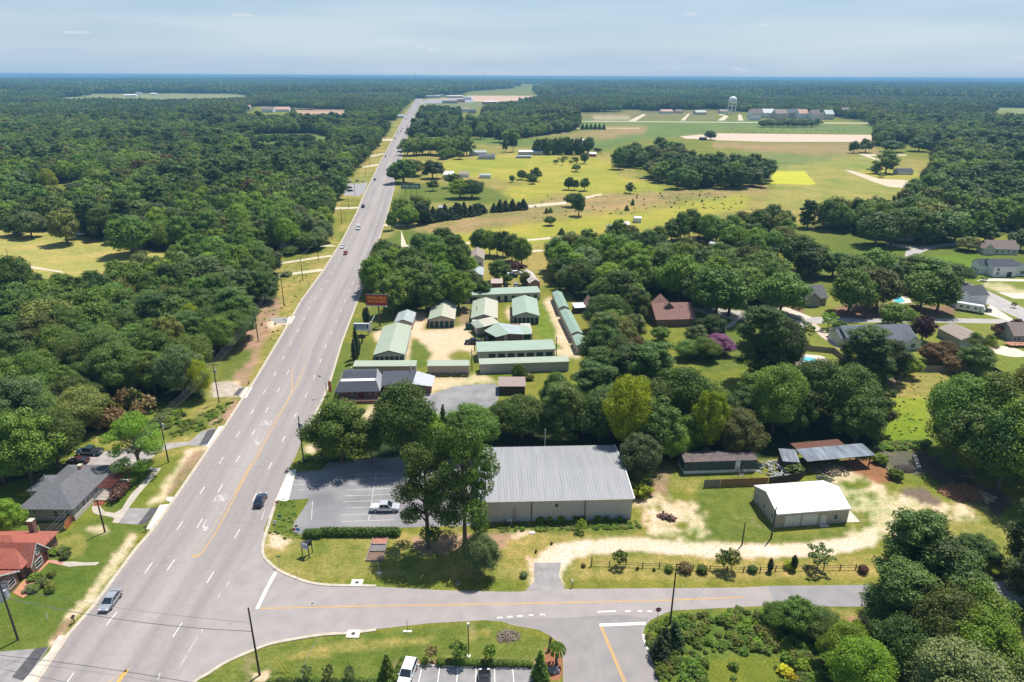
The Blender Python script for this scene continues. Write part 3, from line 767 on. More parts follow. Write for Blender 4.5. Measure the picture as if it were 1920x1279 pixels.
# lower parking lot
lot2 = mat('lot_asphalt_grey', (0.30, 0.285, 0.28), 0.9, (0.22, 0.21, 0.21), 0.5, 0.1, detail=6)
sheet('lower_parking_lot', [(778,1246),(1000,1250),(998,1290),(1010,1400),(730,1400),(752,1290)], lot2, 0.024)
for x0, x1 in [(792,782),(825,819),(859,855),(893,891),(927,928),(961,964)]: mark('bay_line', [G(x0, 1247), G(x1, 1292)], 0.13, white, 0.04)
mark('bay_line', [G(778, 1247), G(757, 1290)], 0.2, newconc, 0.06)
# tar sealed joints and cracks
seam = mat('tar_seam', (0.20, 0.185, 0.18), 0.9, (0.26, 0.24, 0.23), 1.5)
for y, a_, b_ in ((612, 0, 1), (700, 0, 1), (537, .05, .9), (877, 0, 1), (1056, .18, .5), (770, .1, .75), (470, 0, 1), (980, .6, 1)): mark('tar_seam', [lane(a_ + (b_ - a_) * k / 6, y + rnd.uniform(-1.2, 1.2)) for k in range(7)], 0.07, seam, 0.031)
for t0, y0, y1 in ((.155, 1250, 900), (.30, 1180, 760), (.665, 1240, 850), (.66, 840, 560), (.86, 900, 600), (.31, 700, 460)): mark('tar_seam', [lane(t0 + rnd.uniform(-.004, .004), y0 + (y1 - y0) * k / 24) for k in range(25)], 0.05, seam, 0.031)
for q in ([(560,1290),(585,1215),(640,1160),(700,1110)],[(1095,1175),(1110,1215),(1120,1279)],[(1035,1165),(1090,1160),(1180,1155)],[(1500,1101),(1570,1134)],[(860,1136),(865,1172)],[(430,1170),(520,1120),(560,1092)],[(1150,1105),(1158,1140)]): mark('tar_seam', [G(*p) for p in smooth_px(q, 5)], 0.06, seam, 0.033)
# small pavings
drive = mat('drive_paving', (0.33, 0.31, 0.30), 0.95, (0.24, 0.225, 0.215), 0.6, 0.1, detail=7)
tar = mat('fresh_tarmac', (0.10, 0.095, 0.10), 0.9, (0.075, 0.072, 0.075), 1.0)
path = mat('path_concrete', (0.50, 0.44, 0.36), 0.9, (0.40, 0.36, 0.30), 0.8)
def S3(name, pts, m, z): return sheet(name, pts, m, z)
S3('driveway', [(1001,1055),(1052,1055),(1048,1080),(1060,1106),(985,1108),(1002,1090)], drive, 0.014)
# left: shared drive of the grey house
S3('driveway', [(130,858),(190,848),(290,833),(355,828),(375,812),(392,806),(405,808),(352,835),(300,846),(265,875),(150,882),(125,872)], mat('gravel_drive', (0.40, 0.36, 0.33), 0.95, (0.29, 0.255, 0.235), 0.5, 0.1, detail=8), 0.014)
S3('driveway', [(378,809),(404,802),(389,836),(354,836)], drive, 0.018)
S3('tarmac_strip', [(389,807),(405,804),(392,832),(373,836)], tar, 0.022)
S3('driveway_apron', [(410,800),(425,797),(408,822),(394,840),(386,838)], newconc, 0.028)
S3('driveway', [(240,953),(282,953),(260,984),(221,981)], drive, 0.018)
S3('tarmac_strip', [(282,953),(299,951),(277,981),(258,984)], tar, 0.022)
S3('driveway_apron', [(300,947),(320,945),(283,993),(274,992)], newconc, 0.028)
S3('driveway_apron', [(313,932),(329,932),(322,942),(311,938)], newconc, 0.028)
S3('driveway', [(398,718),(430,715),(448,722),(458,728),(450,742),(400,746)], mat('sand_drive', (0.48, 0.41, 0.33), 0.95, (0.36, 0.3, 0.24), 0.5), 0.014)
S3('tarmac_strip', [(449,728),(458,727),(447,742),(436,742)], tar, 0.022)
S3('driveway_apron', [(461,726),(474,725),(462,746),(449,745)], newconc, 0.028)
S3('driveway', [(505,597),(541,595),(538,607),(515,606)], drive, 0.018)
S3('driveway_apron', [(541,594),(554,593),(545,607),(537,609)], newconc, 0.028)
S3('driveway', [(-120,1232),(60,1217),(92,1213),(50,1279),(-60,1400),(-250,1400)], drive, 0.018)
S3('tarmac_strip', [(66,1216),(91,1213),(45,1277),(22,1270)], tar, 0.022)
S3('driveway_apron', [(110,1192),(129,1192),(110,1222),(71,1279),(40,1320),(12,1320),(45,1275),(92,1222)], concrete, 0.028)
S3('driveway_apron', [(600,768),(612,768),(606,800),(576,802)], newconc, 0.028)
S3('driveway', [(606,770),(625,772),(650,800),(604,802)], drive, 0.016)
S3('garden_path', smooth_px([(176,944),(172,955),(180,964),(200,968),(214,972),(210,980)], 3) + [(222,981),(240,955),(262,925),(303,878),(282,877),(276,880),(288,884),(266,905),(243,930),(228,955),(214,962),(196,959),(188,950),(190,944)], path, 0.032)
S3('garden_path', [(118,1054),(136,1053),(160,1055),(187,1054),(180,1060),(150,1061),(128,1063),(117,1060)], path, 0.032)
# right: residential streets
res = mat('residential_asphalt', (0.42, 0.385, 0.36), 0.9, (0.35, 0.32, 0.30), 0.3, detail=5)
def band(name, A, B, m, z): S3(name, smooth_px(A, 4) + smooth_px(B, 4)[::-1], m, z)
band('residential_street', [(1808,452),(1790,455),(1740,461),(1708,466),(1697,476),(1702,492),(1722,506),(1760,522),(1802,548),(1860,575),(1925,604),(2000,640)],
     [(1808,456),(1800,459),(1760,464),(1730,473),(1725,482),(1735,495),(1760,508),(1815,530),(1866,552),(1925,580),(2000,610),(2080,640)], res, 0.02)
S3('residential_street', [(1440,588),(1500,600),(1530,594),(1620,598),(1800,597),(1940,600),(2050,604),(2050,622),(1900,612),(1890,607),(1700,604),(1540,606),(1500,616),(1440,606),(1350,596),(1310,585),(1310,575)], res, 0.024)
pathr = mat('pale_drive', (0.62, 0.55, 0.45), 0.9, (0.52, 0.46, 0.38), 0.4)
S3('driveway', [(1858,572),(1886,590),(1912,606),(1885,600),(1850,590),(1838,584)], pathr, 0.028)
S3('driveway', [(1866,522),(1930,524),(1930,528),(1830,527),(1840,523)], pathr, 0.028)
S3('driveway', [(1870,548),(1960,552),(1960,562),(1900,560)], pathr, 0.028)
S3('driveway', [(1665,455),(1720,462),(1700,466),(1660,460)], pathr, 0.028)
S3('driveway', [(1515,608),(1528,607),(1588,650),(1574,656),(1540,632)], mat('pink_drive', (0.58, 0.46, 0.36), 0.9, (0.48, 0.39, 0.31), 0.4), 0.03)
S3('driveway', [(1302,576),(1330,585),(1390,594),(1375,612),(1352,618),(1375,600),(1330,592),(1300,582)], pathr, 0.026)
S3('driveway', [(1444,571),(1480,578),(1530,598),(1505,598),(1440,590)], pathr, 0.022)
# farm tracks and lanes
track = mat('farm_track', (0.60, 0.52, 0.38), 0.95, (0.50, 0.43, 0.31), 0.3)
for pts in [[(985,449),(1050,443),(1060,443),(1060,446),(990,452)],[(985,470),(1015,468),(1020,471),(985,474)],[(860,455),(890,454),(890,457),(860,459)],[(720,420),(780,422),(780,424.5),(718,424)],
            [(752,431),(762,459),(790,463),(790,466),(752,463)],[(520,461),(620,459),(633,462),(520,466)],[(522,493),(620,478),(622,481),(522,496)],[(522,515),(600,504),(610,506),(600,509),(522,519)],
            [(985,385),(1060,378),(1090,370),(1128,363),(1130,365),(1092,374),(1060,383),(985,390)],[(620,389),(672,388),(674,391),(620,393)],[(-60,492),(0,492),(60,499),(118,509),(118,512),(60,503),(-60,497)],
            [(1080,240),(1200,240),(1200,241),(1080,241)],[(1085,227),(1640,230.5),(1640,232),(1085,228)],[(1178,227),(1205,214),(1212,215),(1192,227)],[(1345,226),(1358,217),(1345,215),(1352,214),(1366,218),(1358,226)],
            [(1384,226),(1384,215),(1390,215),(1394,226)],[(1276,226),(1290,213),(1294,213),(1284,226)],[(680,312),(710,307),(707,311),(680,315)],[(694,292),(720,287),(718,290),(694,295)],[(712,261),(738,260),(735,264),(712,264)]]:
    S3('farm_track', pts, track, 0.016)
S3('far_car_park', [(640,345),(690,343),(682,362),(672,368),(644,366)], mat('far_lot', (0.33, 0.32, 0.33), 0.9), 0.016)
S3('far_car_park', [(790,189),(885,184),(890,192),(792,194)], MATS['far_lot'], 0.016)
# asphalt yard behind the brick office
S3('office_yard', [(782,735),(800,742),(850,725),(880,722),(925,719),(940,728),(930,760),(850,780),(760,790),(700,800),(690,785),(740,775)], mat('yard_asphalt', (0.29, 0.28, 0.275), 0.92, (0.20, 0.195, 0.195), 0.25, detail=8), 0.014)
# ------------------------------------------------------------------ foliage
def leaf_mat(name, c1, c2, trans=0.22, vary=0.42, hue=0.0):
    m = bpy.data.materials.new(name); m.use_nodes = True
    t = m.node_tree; b = t.nodes['Principled BSDF']; o = [n for n in t.nodes if n.type == 'OUTPUT_MATERIAL'][0]
    b.inputs['Roughness'].default_value = 0.55; b.inputs['Specular IOR Level'].default_value = 0.25
    at = t.nodes.new('ShaderNodeAttribute'); at.attribute_name = 'leaf'
    oi = t.nodes.new('ShaderNodeObjectInfo')
    mx = t.nodes.new('ShaderNodeMix'); mx.data_type = 'RGBA'
    mx.inputs[6].default_value = (*c1, 1); mx.inputs[7].default_value = (*c2, 1)
    t.links.new(at.outputs['Fac'], mx.inputs[0])
    hs = t.nodes.new('ShaderNodeHueSaturation')
    mr = t.nodes.new('ShaderNodeMapRange'); mr.inputs['To Min'].default_value = 1 - vary; mr.inputs['To Max'].default_value = 1 + vary
    mh = t.nodes.new('ShaderNodeMapRange'); mh.inputs['To Min'].default_value = 0.48; mh.inputs['To Max'].default_value = 0.512
    ms = t.nodes.new('ShaderNodeMath'); ms.operation = 'MULTIPLY'; ms.inputs[1].default_value = 7.31
    fr = t.nodes.new('ShaderNodeMath'); fr.operation = 'FRACT'
    t.links.new(oi.outputs['Random'], mr.inputs['Value']); t.links.new(oi.outputs['Random'], ms.inputs[0]); t.links.new(ms.outputs[0], fr.inputs[0]); t.links.new(fr.outputs[0], mh.inputs['Value'])
    t.links.new(mr.outputs['Result'], hs.inputs['Value']); t.links.new(mh.outputs['Result'], hs.inputs['Hue']); t.links.new(mx.outputs[2], hs.inputs['Color'])
    t.links.new(hs.outputs['Color'], b.inputs['Base Color'])
    tr = t.nodes.new('ShaderNodeBsdfTranslucent'); ms2 = t.nodes.new('ShaderNodeMixShader'); ms2.inputs[0].default_value = trans
    t.links.new(hs.outputs['Color'], tr.inputs['Color']); t.links.new(b.outputs[0], ms2.inputs[1]); t.links.new(tr.outputs[0], ms2.inputs[2]); t.links.new(ms2.outputs[0], o.inputs['Surface'])
    return m
LM = {
 'green': leaf_mat('leaf_green', (0.071, 0.131, 0.014), (0.180, 0.276, 0.035)),
 'dark': leaf_mat('leaf_dark', (0.048, 0.094, 0.014), (0.129, 0.203, 0.033), 0.18),
 'bright': leaf_mat('leaf_bright', (0.118, 0.203, 0.014), (0.250, 0.366, 0.033), 0.3),
 'olive': leaf_mat('leaf_olive', (0.108, 0.131, 0.022), (0.229, 0.247, 0.050)),
 'blue': leaf_mat('leaf_grey_green', (0.097, 0.137, 0.038), (0.195, 0.245, 0.082)),
 'lime': leaf_mat('leaf_lime', (0.17, 0.26, 0.010), (0.40, 0.47, 0.018), 0.35, 0.1),
 'pine': leaf_mat('leaf_pine', (0.054, 0.101, 0.019), (0.139, 0.212, 0.043), 0.12),
 'cedar': leaf_mat('leaf_cedar', (0.022, 0.042, 0.010), (0.052, 0.085, 0.022), 0.08, 0.2),
 'plum': leaf_mat('leaf_plum', (0.060, 0.022, 0.018), (0.145, 0.060, 0.042), 0.2, 0.1),
 'rust': leaf_mat('leaf_rust', (0.085, 0.060, 0.012), (0.19, 0.10, 0.028), 0.2, 0.15),
 'pink': leaf_mat('leaf_pink', (0.16, 0.07, 0.10), (0.52, 0.17, 0.38), 0.2, 0.1),
 'straw': leaf_mat('leaf_straw', (0.18, 0.14, 0.045), (0.40, 0.27, 0.11), 0.2, 0.15),
 'flower': leaf_mat('leaf_flower', (0.5, 0.45, 0.02), (0.75, 0.66, 0.03), 0.3, 0.1),
}
bark = mat('bark', (0.16, 0.125, 0.095), 0.95, (0.085, 0.068, 0.052), 3.0, 0.4)

def quad_mesh(name, C, Nn, Sz, m, lv, asp=1.0, core=None):
    n = len(C)
    rv = nrs.normal(size=(n, 3))
    T = np.cross(Nn, rv); T /= np.linalg.norm(T, axis=1)[:, None] + 1e-9
    B = np.cross(Nn, T)
    s = Sz[:, None]
    j = lambda: (0.75 + 0.5 * nrs.rand(n, 1))
    V = np.stack([C - T * s * j() * 1.1, C - B * s * .75 * j(), C + T * s * j() * 1.1, C + B * s * .75 * j()], 1).reshape(-1, 3)
    F = np.arange(n * 4)
    LV = np.repeat(lv, 4)
    nq = n
    tris = np.zeros((0, 3), int)
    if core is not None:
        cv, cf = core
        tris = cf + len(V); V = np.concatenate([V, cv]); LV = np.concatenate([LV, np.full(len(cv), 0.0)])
    me = bpy.data.meshes.new(name)
    me.vertices.add(len(V)); me.vertices.foreach_set('co', V.astype(np.float32).ravel())
    me.loops.add(nq * 4 + len(tris) * 3); me.polygons.add(nq + len(tris))
    me.loops.foreach_set('vertex_index', np.concatenate([F, tris.ravel()]).astype(np.int32))
    me.polygons.foreach_set('loop_start', np.concatenate([np.arange(nq) * 4, nq * 4 + np.arange(len(tris)) * 3]).astype(np.int32))
    me.polygons.foreach_set('loop_total', np.concatenate([np.full(nq, 4), np.full(len(tris), 3)]).astype(np.int32))
    me.update(calc_edges=True)
    a = me.attributes.new('leaf', 'FLOAT', 'POINT'); a.data.foreach_set('value', LV.astype(np.float32))
    me.materials.append(m)
    return me

def ico(sub=2):
    bm = bmesh.new(); bmesh.ops.create_icosphere(bm, subdivisions=sub, radius=1.0)
    v = np.array([x.co[:] for x in bm.verts]); f = np.array([[q.index for q in x.verts] for x in bm.faces]); bm.free()
    return v, f
ICO2 = ico(2); ICO1 = ico(1)

def unit(v): return v / (np.linalg.norm(v, axis=-1, keepdims=True) + 1e-9)

def lobes_crown(name, m, lobes, leaf, cover, seed, jitter=0.6, lift=0.45, corefrac=0.72):
    """lobes: array (n,6) centre + radii.  Leaf clusters lie on the outside of the lobes."""
    rs = np.random.RandomState(seed)
    Cs = []; Ns = []; Ss = []; Ls = []
    cv = []; cf = []; off = 0
    for (x, y, z, rx, ry, rz) in lobes:
        area = 4 * math.pi * ((rx * ry) ** 1.6 / 3 + (rx * rz) ** 1.6 / 3 + (ry * rz) ** 1.6 / 3) ** (1 / 1.6)
        n = max(6, int(area * cover / (leaf * leaf * 1.9)))
        d = unit(rs.normal(size=(n, 3)))
        rad = 0.72 + 0.42 * rs.rand(n, 1) ** 0.8
        P = d * np.array([rx, ry, rz]) * rad + np.array([x, y, z])
        nn = unit(unit(d / np.array([rx, ry, rz])) + rs.normal(size=(n, 3)) * jitter + np.array([0, 0, lift]))
        tone = rs.rand()
        Cs.append(P); Ns.append(nn); Ss.append(leaf * (0.7 + 0.6 * rs.rand(n))); Ls.append(np.clip(0.35 * tone + 0.65 * rs.rand(n), 0, 1))
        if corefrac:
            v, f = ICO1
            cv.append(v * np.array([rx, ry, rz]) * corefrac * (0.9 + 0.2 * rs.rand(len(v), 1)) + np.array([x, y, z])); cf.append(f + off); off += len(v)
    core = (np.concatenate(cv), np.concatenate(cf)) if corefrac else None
    return quad_mesh(name, np.concatenate(Cs), np.concatenate(Ns), np.concatenate(Ss), m, np.concatenate(Ls), 1.0, core)

def broad_lobes(seed, Rr=5.0, z0=2.6, z1=12.0, n=34, lr=(0.26, 0.42), loose=0.0):
    rs = np.random.RandomState(seed); out = []
    zc = (z0 + z1) / 2; hz = (z1 - z0) / 2
    wob = rs.rand(6) * 6.28
    for i in range(n):
        k = (i + 0.5) / n
        cz = 1 - 1.75 * k; a = i * 2.39996 + rs.rand() * 0.7
        s = math.sqrt(max(0, 1 - cz * cz))
        rr = (0.52 + 0.36 * rs.rand()) * (1 + 0.16 * math.sin(a * 2 + wob[0]) + 0.10 * math.sin(a * 3 + wob[1])) * (1 + loose * (rs.rand() - .4))
        r = (lr[0] + (lr[1] - lr[0]) * rs.rand()) * Rr * (0.85 if cz > 0.6 else 1)
        out.append((math.cos(a) * s * rr * Rr, math.sin(a) * s * rr * Rr, zc + cz * hz * (0.64 + 0.24 * rs.rand()) , r, r, r * (0.72 + 0.2 * rs.rand())))
    if loose < .4: out.append((0, 0, zc, Rr * .55, Rr * .55, hz * .6))
    return np.array(out)

def trunk_mesh(name, h, r, limbs, seed, spread=2.5, lean=0.0):
    rs = random.Random(seed); mb = MB()
    mb.tube([(0, 0, -.3), (0, 0, .15), (lean * .3, 0, h * .35), (lean * .6, 0, h * .65), (lean, 0, h)], [r * 1.5, r * 1.15, r * .85, r * .6, r * .25], 7)
    for i in range(limbs):
        a = i * 2.4 + rs.random(); z = h * (0.28 + 0.5 * i / limbs)
        e = (math.cos(a) * spread, math.sin(a) * spread, z + h * 0.28)
        mb.tube([(0, 0, z), (e[0] * .5, e[1] * .5, z + h * .12), e], [r * .5, r * .33, r * .12], 5)
    return mesh(name, mb.v, mb.f, bark, True)

CROWN = {}; TRUNK = {}
def setm(me, m):
    c = me.copy(); c.materials.clear(); c.materials.append(m); return c
# large and near crowns (fine leaf clusters)
SHAPE = [(5.0, 1.3, 12.2, .20, .42), (4.3, 1.0, 12.8, .22, .40), (5.5, 2.6, 11.8, .18, .44), (4.7, .8, 12.4, .17, .36), (5.2, 1.8, 12.6, .24, .48), (4.6, 2.2, 12.2, .20, .50)]
for i in range(6):
    a_, z0_, z1_, l0, l1 = SHAPE[i]; lo = .35 if i % 2 else .15
    CROWN['broadH', i] = lobes_crown('broad_crown', LM['green'], broad_lobes(100 + i, a_, z0_, z1_, 44 + 5 * (i % 3), (l0, l1), lo), 0.135, 0.62, 200 + i)
    CROWN['broadM', i] = lobes_crown('broad_crown', LM['green'], broad_lobes(100 + i, a_, z0_, z1_, 34, (l0 + .02, l1 + .02), lo), 0.22, 0.66, 220 + i)
    CROWN['broadL', i] = lobes_crown('broad_crown', LM['green'], broad_lobes(120 + i, a_, z0_, z1_, 20, (l0 + .06, l1 + .05), lo), 0.38, 0.7, 240 + i)
    TRUNK['broad', i] = trunk_mesh('tree_trunk', 9.5, .32, 6, i, 2.6)
# open tree with separate boughs
def boughs(seed, n=26, Rr=5.5, z0=3.2, z1=14):
    rs = np.random.RandomState(seed); out = []
    for i in range(n):
        a = i * 2.39996 + rs.rand(); k = (i + .5) / n
        z = z0 + (z1 - z0) * k ** 0.9
        rad = Rr * math.sqrt(max(0.03, 1 - ((k - 0.38) / 0.68) ** 2)) * (0.30 + 0.7 * rs.rand() ** .7)
        r = 0.75 + 0.95 * rs.rand()
        out.append((math.cos(a) * rad, math.sin(a) * rad, z, r * 1.35, r * 1.35, r * 0.75))
    return np.array(out)
for i in range(3):
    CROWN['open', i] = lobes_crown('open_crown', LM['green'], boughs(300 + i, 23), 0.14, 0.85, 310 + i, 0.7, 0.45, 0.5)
    TRUNK['open', i] = trunk_mesh('open_trunk', 12.5, .38, 11, 30 + i, 3.4)
for i in range(2): CROWN['pineL', i] = lobes_crown('pine_crown', LM['pine'], boughs(330 + i, 40, 4.2, 3.0, 19.0), 0.42, 0.8, 350 + i, 0.7, 0.4, 0.7)
for i in range(3):
    CROWN['pine', i] = lobes_crown('pine_crown', LM['pine'], boughs(330 + i, 64, 4.2, 3.0, 19.0) * np.array([1, 1, 1, .85, .85, .85]), 0.14, 0.7, 340 + i, 0.8, 0.4, 0.7)
    TRUNK['pine', i] = trunk_mesh('pine_trunk', 18.5, .30, 13, 50 + i, 2.3)
def cone_lobes(seed, h=8.0, rb=2.2, n=26, p=0.8):
    rs = np.random.RandomState(seed); out = []
    for i in range(n):
        k = (i + .5) / n; a = i * 2.39996
        rr = rb * (1 - k) ** p
        r = 0.32 * rb * (1.15 - k * .8)
        out.append((math.cos(a) * rr * .68, math.sin(a) * rr * .68, 0.5 + h * k * .93, r * 1.1, r * 1.1, r * 1.5))
    out.append((0, 0, h * .3, rb * .5, rb * .5, h * .3)); out.append((0, 0, h * .6, rb * .28, rb * .28, h * .3))
    return np.array(out)
for i in range(2):
    CROWN['cedar', i] = lobes_crown('cedar_crown', LM['cedar'], cone_lobes(400 + i), 0.15, 0.8, 410 + i, 0.6, 0.3)
    TRUNK['cedar', i] = trunk_mesh('cedar_trunk', 5.5, .16, 0, 70 + i)
CROWN['cypress', 0] = lobes_crown('cypress_crown', LM['cedar'], np.array([(0.05 * math.sin(k * 9), 0.05 * math.cos(k * 7), 0.6 + k * 7.4, .50 * math.sin(math.pi * (k * .86 + .14)) ** .6 + .05, .50 * math.sin(math.pi * (k * .86 + .14)) ** .6 + .05, .7) for k in [j / 11 for j in range(12)]]), 0.13, 0.8, 420, 0.3, 0.2, 0.85)
TRUNK['cypress', 0] = trunk_mesh('cypress_trunk', 6, .09, 0, 75)
for i in range(3):
    CROWN['shrub', i] = lobes_crown('shrub_foliage', LM['green'], broad_lobes(430 + i, 1.0, 0.05, 1.75, 18, (.3, .45)), 0.13, 0.8, 440 + i)
    CROWN['young', i] = lobes_crown('young_crown', LM['green'], broad_lobes(450 + i, 1.6, 1.0, 4.2, 20, (.2, .32), 0.5), 0.15, 0.65, 460 + i, 0.6, 0.3, 0.5)
    TRUNK['young', i] = trunk_mesh('young_trunk', 3.4, .07, 5, 80 + i, .9)
    TRUNK['shrub', i] = trunk_mesh('shrub_stem', .9, .04, 3, 90 + i, .4)
CROWN['clipped', 0] = lobes_crown('clipped_foliage', LM['dark'], np.array([(0, 0, .75, .8, .8, .7)]), 0.10, 1.3, 471, 0.3, 0.2, 0.9)
TRUNK['clipped', 0] = TRUNK['shrub', 0]
NVAR = {'broadH': 6, 'broadM': 6, 'broadL': 6, 'open': 3, 'pine': 3, 'cedar': 2, 'cypress': 1, 'shrub': 3, 'young': 3, 'clipped': 1}
TINTED = {}
TREENAME = {'broad': 'broadleaf_tree', 'open': 'open_crowned_tree', 'pine': 'pine_tree', 'cedar': 'evergreen_tree', 'cypress': 'cypress_tree', 'shrub': 'shrub', 'young': 'young_tree', 'clipped': 'clipped_bush'}
HEIGHT = {'broad': 12.0, 'open': 14.5, 'pine': 19.6, 'cedar': 8.2, 'cypress': 8.4, 'shrub': 1.8, 'young': 4.3, 'clipped': 1.45}
RADIUS = {'broad': 5.0, 'open': 5.2, 'pine': 3.8, 'cedar': 2.2, 'cypress': .55, 'shrub': 1.0, 'young': 1.6, 'clipped': .85}
ALLTREES = []; NAMEIT = [True]
LAND = [((127,458),'the spreading field tree'),((250,478),'the huge rounded field tree'),((55,830),'the left edge of the view'),((172,765),'the lime bushy tree'),((365,640),'the bright lime crown'),((375,745),'the sandy drive'),((230,790),'the dry brush'),((461,575),'the wood edge pole'),((535,480),'the white ranch house'),((60,905),'the grey house'),((1172,852),'the left lime tree'),((1322,852),'the right lime tree'),((1040,840),'the grey warehouse'),((1349,870),'the mobile home'),((1570,850),'the open shed'),((1520,690),'the kidney pool'),((1265,610),'the pink roofed house'),((1090,640),'the diagonal sheds'),((1000,760),'the brown shed'),((1270,492),'the rusty barn'),((1416,552),'the round blue pool'),((1100,560),'the red roofed cottage'),((860,830),'the parking lot'),((712,560),'the red billboard'),((893,490),'the white gabled building'),((771,350),'the green billboard'),((900,295),'the grey farmhouse'),((995,290),'the long white barn'),((1490,333),'the bright yellow patch'),((1180,340),'the lone grey green tree'),((1371,213),'the water tower'),((1690,470),'the shaded grey house'),((0,600),'the far left edge'),((300,530),'the yellow field'),((1440,500),'the green strip'),((1200,720),'the reddish shrub')]
USED = set()
def own_label(label, loc):
    if label not in USED: USED.add(label); return label
    x, y = to_px(np.array([[loc.x, loc.y, 0.0]])); x, y = x[0], y[0]
    near = sorted(LAND, key=lambda q: (q[0][0] - x) ** 2 + 4 * (q[0][1] - y) ** 2)[:9]
    short = label.split(' in the wood')[0].split(' among the')[0]
    for (lx, ly), nm in near:
        dx, dy = x - lx, (y - ly) * 2
        for w_ in ((('right of' if dx > 0 else 'left of') if abs(dx) > abs(dy) else ('in front of' if dy > 0 else 'behind')), ('close to' if abs(dx) + abs(dy) < 60 else 'some way from')):
            l2 = '%s %s %s' % (short, w_, nm)
            if l2 not in USED and len(l2.split()) <= 16: USED.add(l2); return l2
    s3 = ' '.join(label.split()[:4])
    for (lx, ly), nm in near[:5]:
        for w_ in ('to the right of' if x > lx else 'to the left of', 'beyond' if y < ly else 'in front of'):
            l2 = '%s %s %s' % (s3, w_, nm)
            if l2 not in USED and len(l2.split()) <= 16: USED.add(l2); return l2
    return label
def tree(kind, loc, h, r, tint, label, cat=None, group=None, detail=None):
    if label in USED: label = ('tall ' if h > 15 else 'low ' if h < 11 else 'wide ' if r > 7.4 else 'narrow ' if r < 4.4 else 'middling ') + label
    label = own_label(label, loc)
    key = kind
    if kind == 'broad':
        d = loc.length
        key = 'broad' + (detail or ('H' if d < 240 else 'M' if d < 420 else 'L'))
    v = rnd.randrange(NVAR[key])
    me = CROWN[key, v]
    base_m = {'pine': 'pine', 'cedar': 'cedar', 'cypress': 'cedar', 'clipped': 'dark'}.get(kind, 'green')
    root = thing(TREENAME[kind] if kind != 'broad' or NAMEIT[0] else ('field_tree' if loc.length > 330 else 'yard_tree'), label, cat or ('bush' if kind in ('shrub', 'clipped') else 'tree'), loc, rnd.random() * 6.28, group)  # single broadleaf trees, split into two names by distance only
    sz = h / HEIGHT[kind]; sr = r / RADIUS[kind]
    root.scale = (sr * (.93 + .14 * rnd.random()), sr * (.93 + .14 * rnd.random()), sz)
    c = link('crown' if kind not in ('shrub', 'clipped') else 'foliage', me, root)
    if tint != base_m:
        c.material_slots[0].link = 'OBJECT'; c.material_slots[0].material = LM[tint]
    if kind not in ('shrub', 'clipped'): link('trunk', TRUNK[kind if kind != 'broad' else 'broad', v], root)
    else: link('stem', TRUNK[kind, v], root)
    ALLTREES.append((root, c))
    return root

# ------------------------------------------------------------------ the woods
FAR_BAND = 1500.0
def wood_mask(X, Y, shrink=0.0):
    P = np.stack([X, Y, np.zeros_like(X)], 1); px, py = to_px(P)
    m = (py < 470)
    for p in OPEN: m &= ~inpoly(px, py, p)
    for p in WOODS: m |= inpoly(px, py, p)
    for p in OUT_KEEP: m &= ~inpoly(px, py, p)
    m &= (py > 143) & (py < 1000) & ~glade(X, Y, py)
    return m, px, py

def scatter(spacing, d0, d1, halfw, seed, jit=0.36):
    rs = np.random.RandomState(seed)
    ny = int(d1 / (spacing * .87)) + 2; nx = int(2 * halfw(d1) / spacing) + 2
    J, I = np.meshgrid(np.arange(ny), np.arange(nx), indexing='ij')
    Y = J * spacing * .87; X = (I - nx / 2 + .5 * (J % 2)) * spacing
    X = X + rs.uniform(-jit, jit, X.shape) * spacing; Y = Y + rs.uniform(-jit, jit, Y.shape) * spacing
    X, Y = X.ravel(), Y.ravel(); d = np.hypot(X, Y)
    m = (d >= d0) & (d < d1) & (np.abs(X) < halfw(1) * 0 + 0.86 * Y + 60) & (Y > 20)
    return X[m], Y[m]
HW = lambda d: 0.9 * d + 60
X, Y = scatter(8.4, 60, FAR_BAND, HW, 5)
m, px, py = wood_mask(X, Y)
X, Y, px, py = X[m], Y[m], px[m], py[m]
d = np.hypot(X, Y)
patch = fbm(X / 55.0, Y / 55.0, 21)      # stands of one kind of tree
hh = 6.0 + 6.5 * fbm(X / 38.0, Y / 38.0, 31) + 7.5 * nrs.rand(len(X)) ** 1.2 
rr = (hh / 13.0) ** .7 * (4.6 + 2.2 * nrs.rand(len(X)))
far_in = d > 420
hh = np.where(far_in, hh + 1.0, hh)
# smaller growth next to the yards
edge_small = inpoly(px, py, [(1195,640),(1420,690),(1420,790),(1300,800),(1195,720)]) | inpoly(px, py, [(1560,740),(1660,740),(1660,800),(1560,790)])
hh = np.where(edge_small, hh * .65, hh); rr = np.where(edge_small, rr * .75, rr)
def pick_tint(i):
    q = patch[i]; u = nrs.rand()
    if nrs.rand() < .006: return 'rust'
    if q < 0.40: c = ['dark', 'dark', 'green', 'pine'][int(u * 4)]
    elif q < 0.56: c = ['green', 'green', 'dark', 'olive', 'green'][int(u * 5)]
    elif q < 0.66: c = ['green', 'bright', 'green', 'blue'][int(u * 4)]
    else: c = ['bright', 'green', 'bright', 'green'][int(u * 4)]
    return c
tints = [pick_tint(i) for i in range(len(X))]
order = np.argsort(-(rr / d))
NIND = 290
names = {'dark': 'dark green', 'green': 'mid green', 'pine': 'dark bluish green', 'bright': 'bright green', 'olive': 'olive green', 'blue': 'grey green', 'rust': 'browning'}
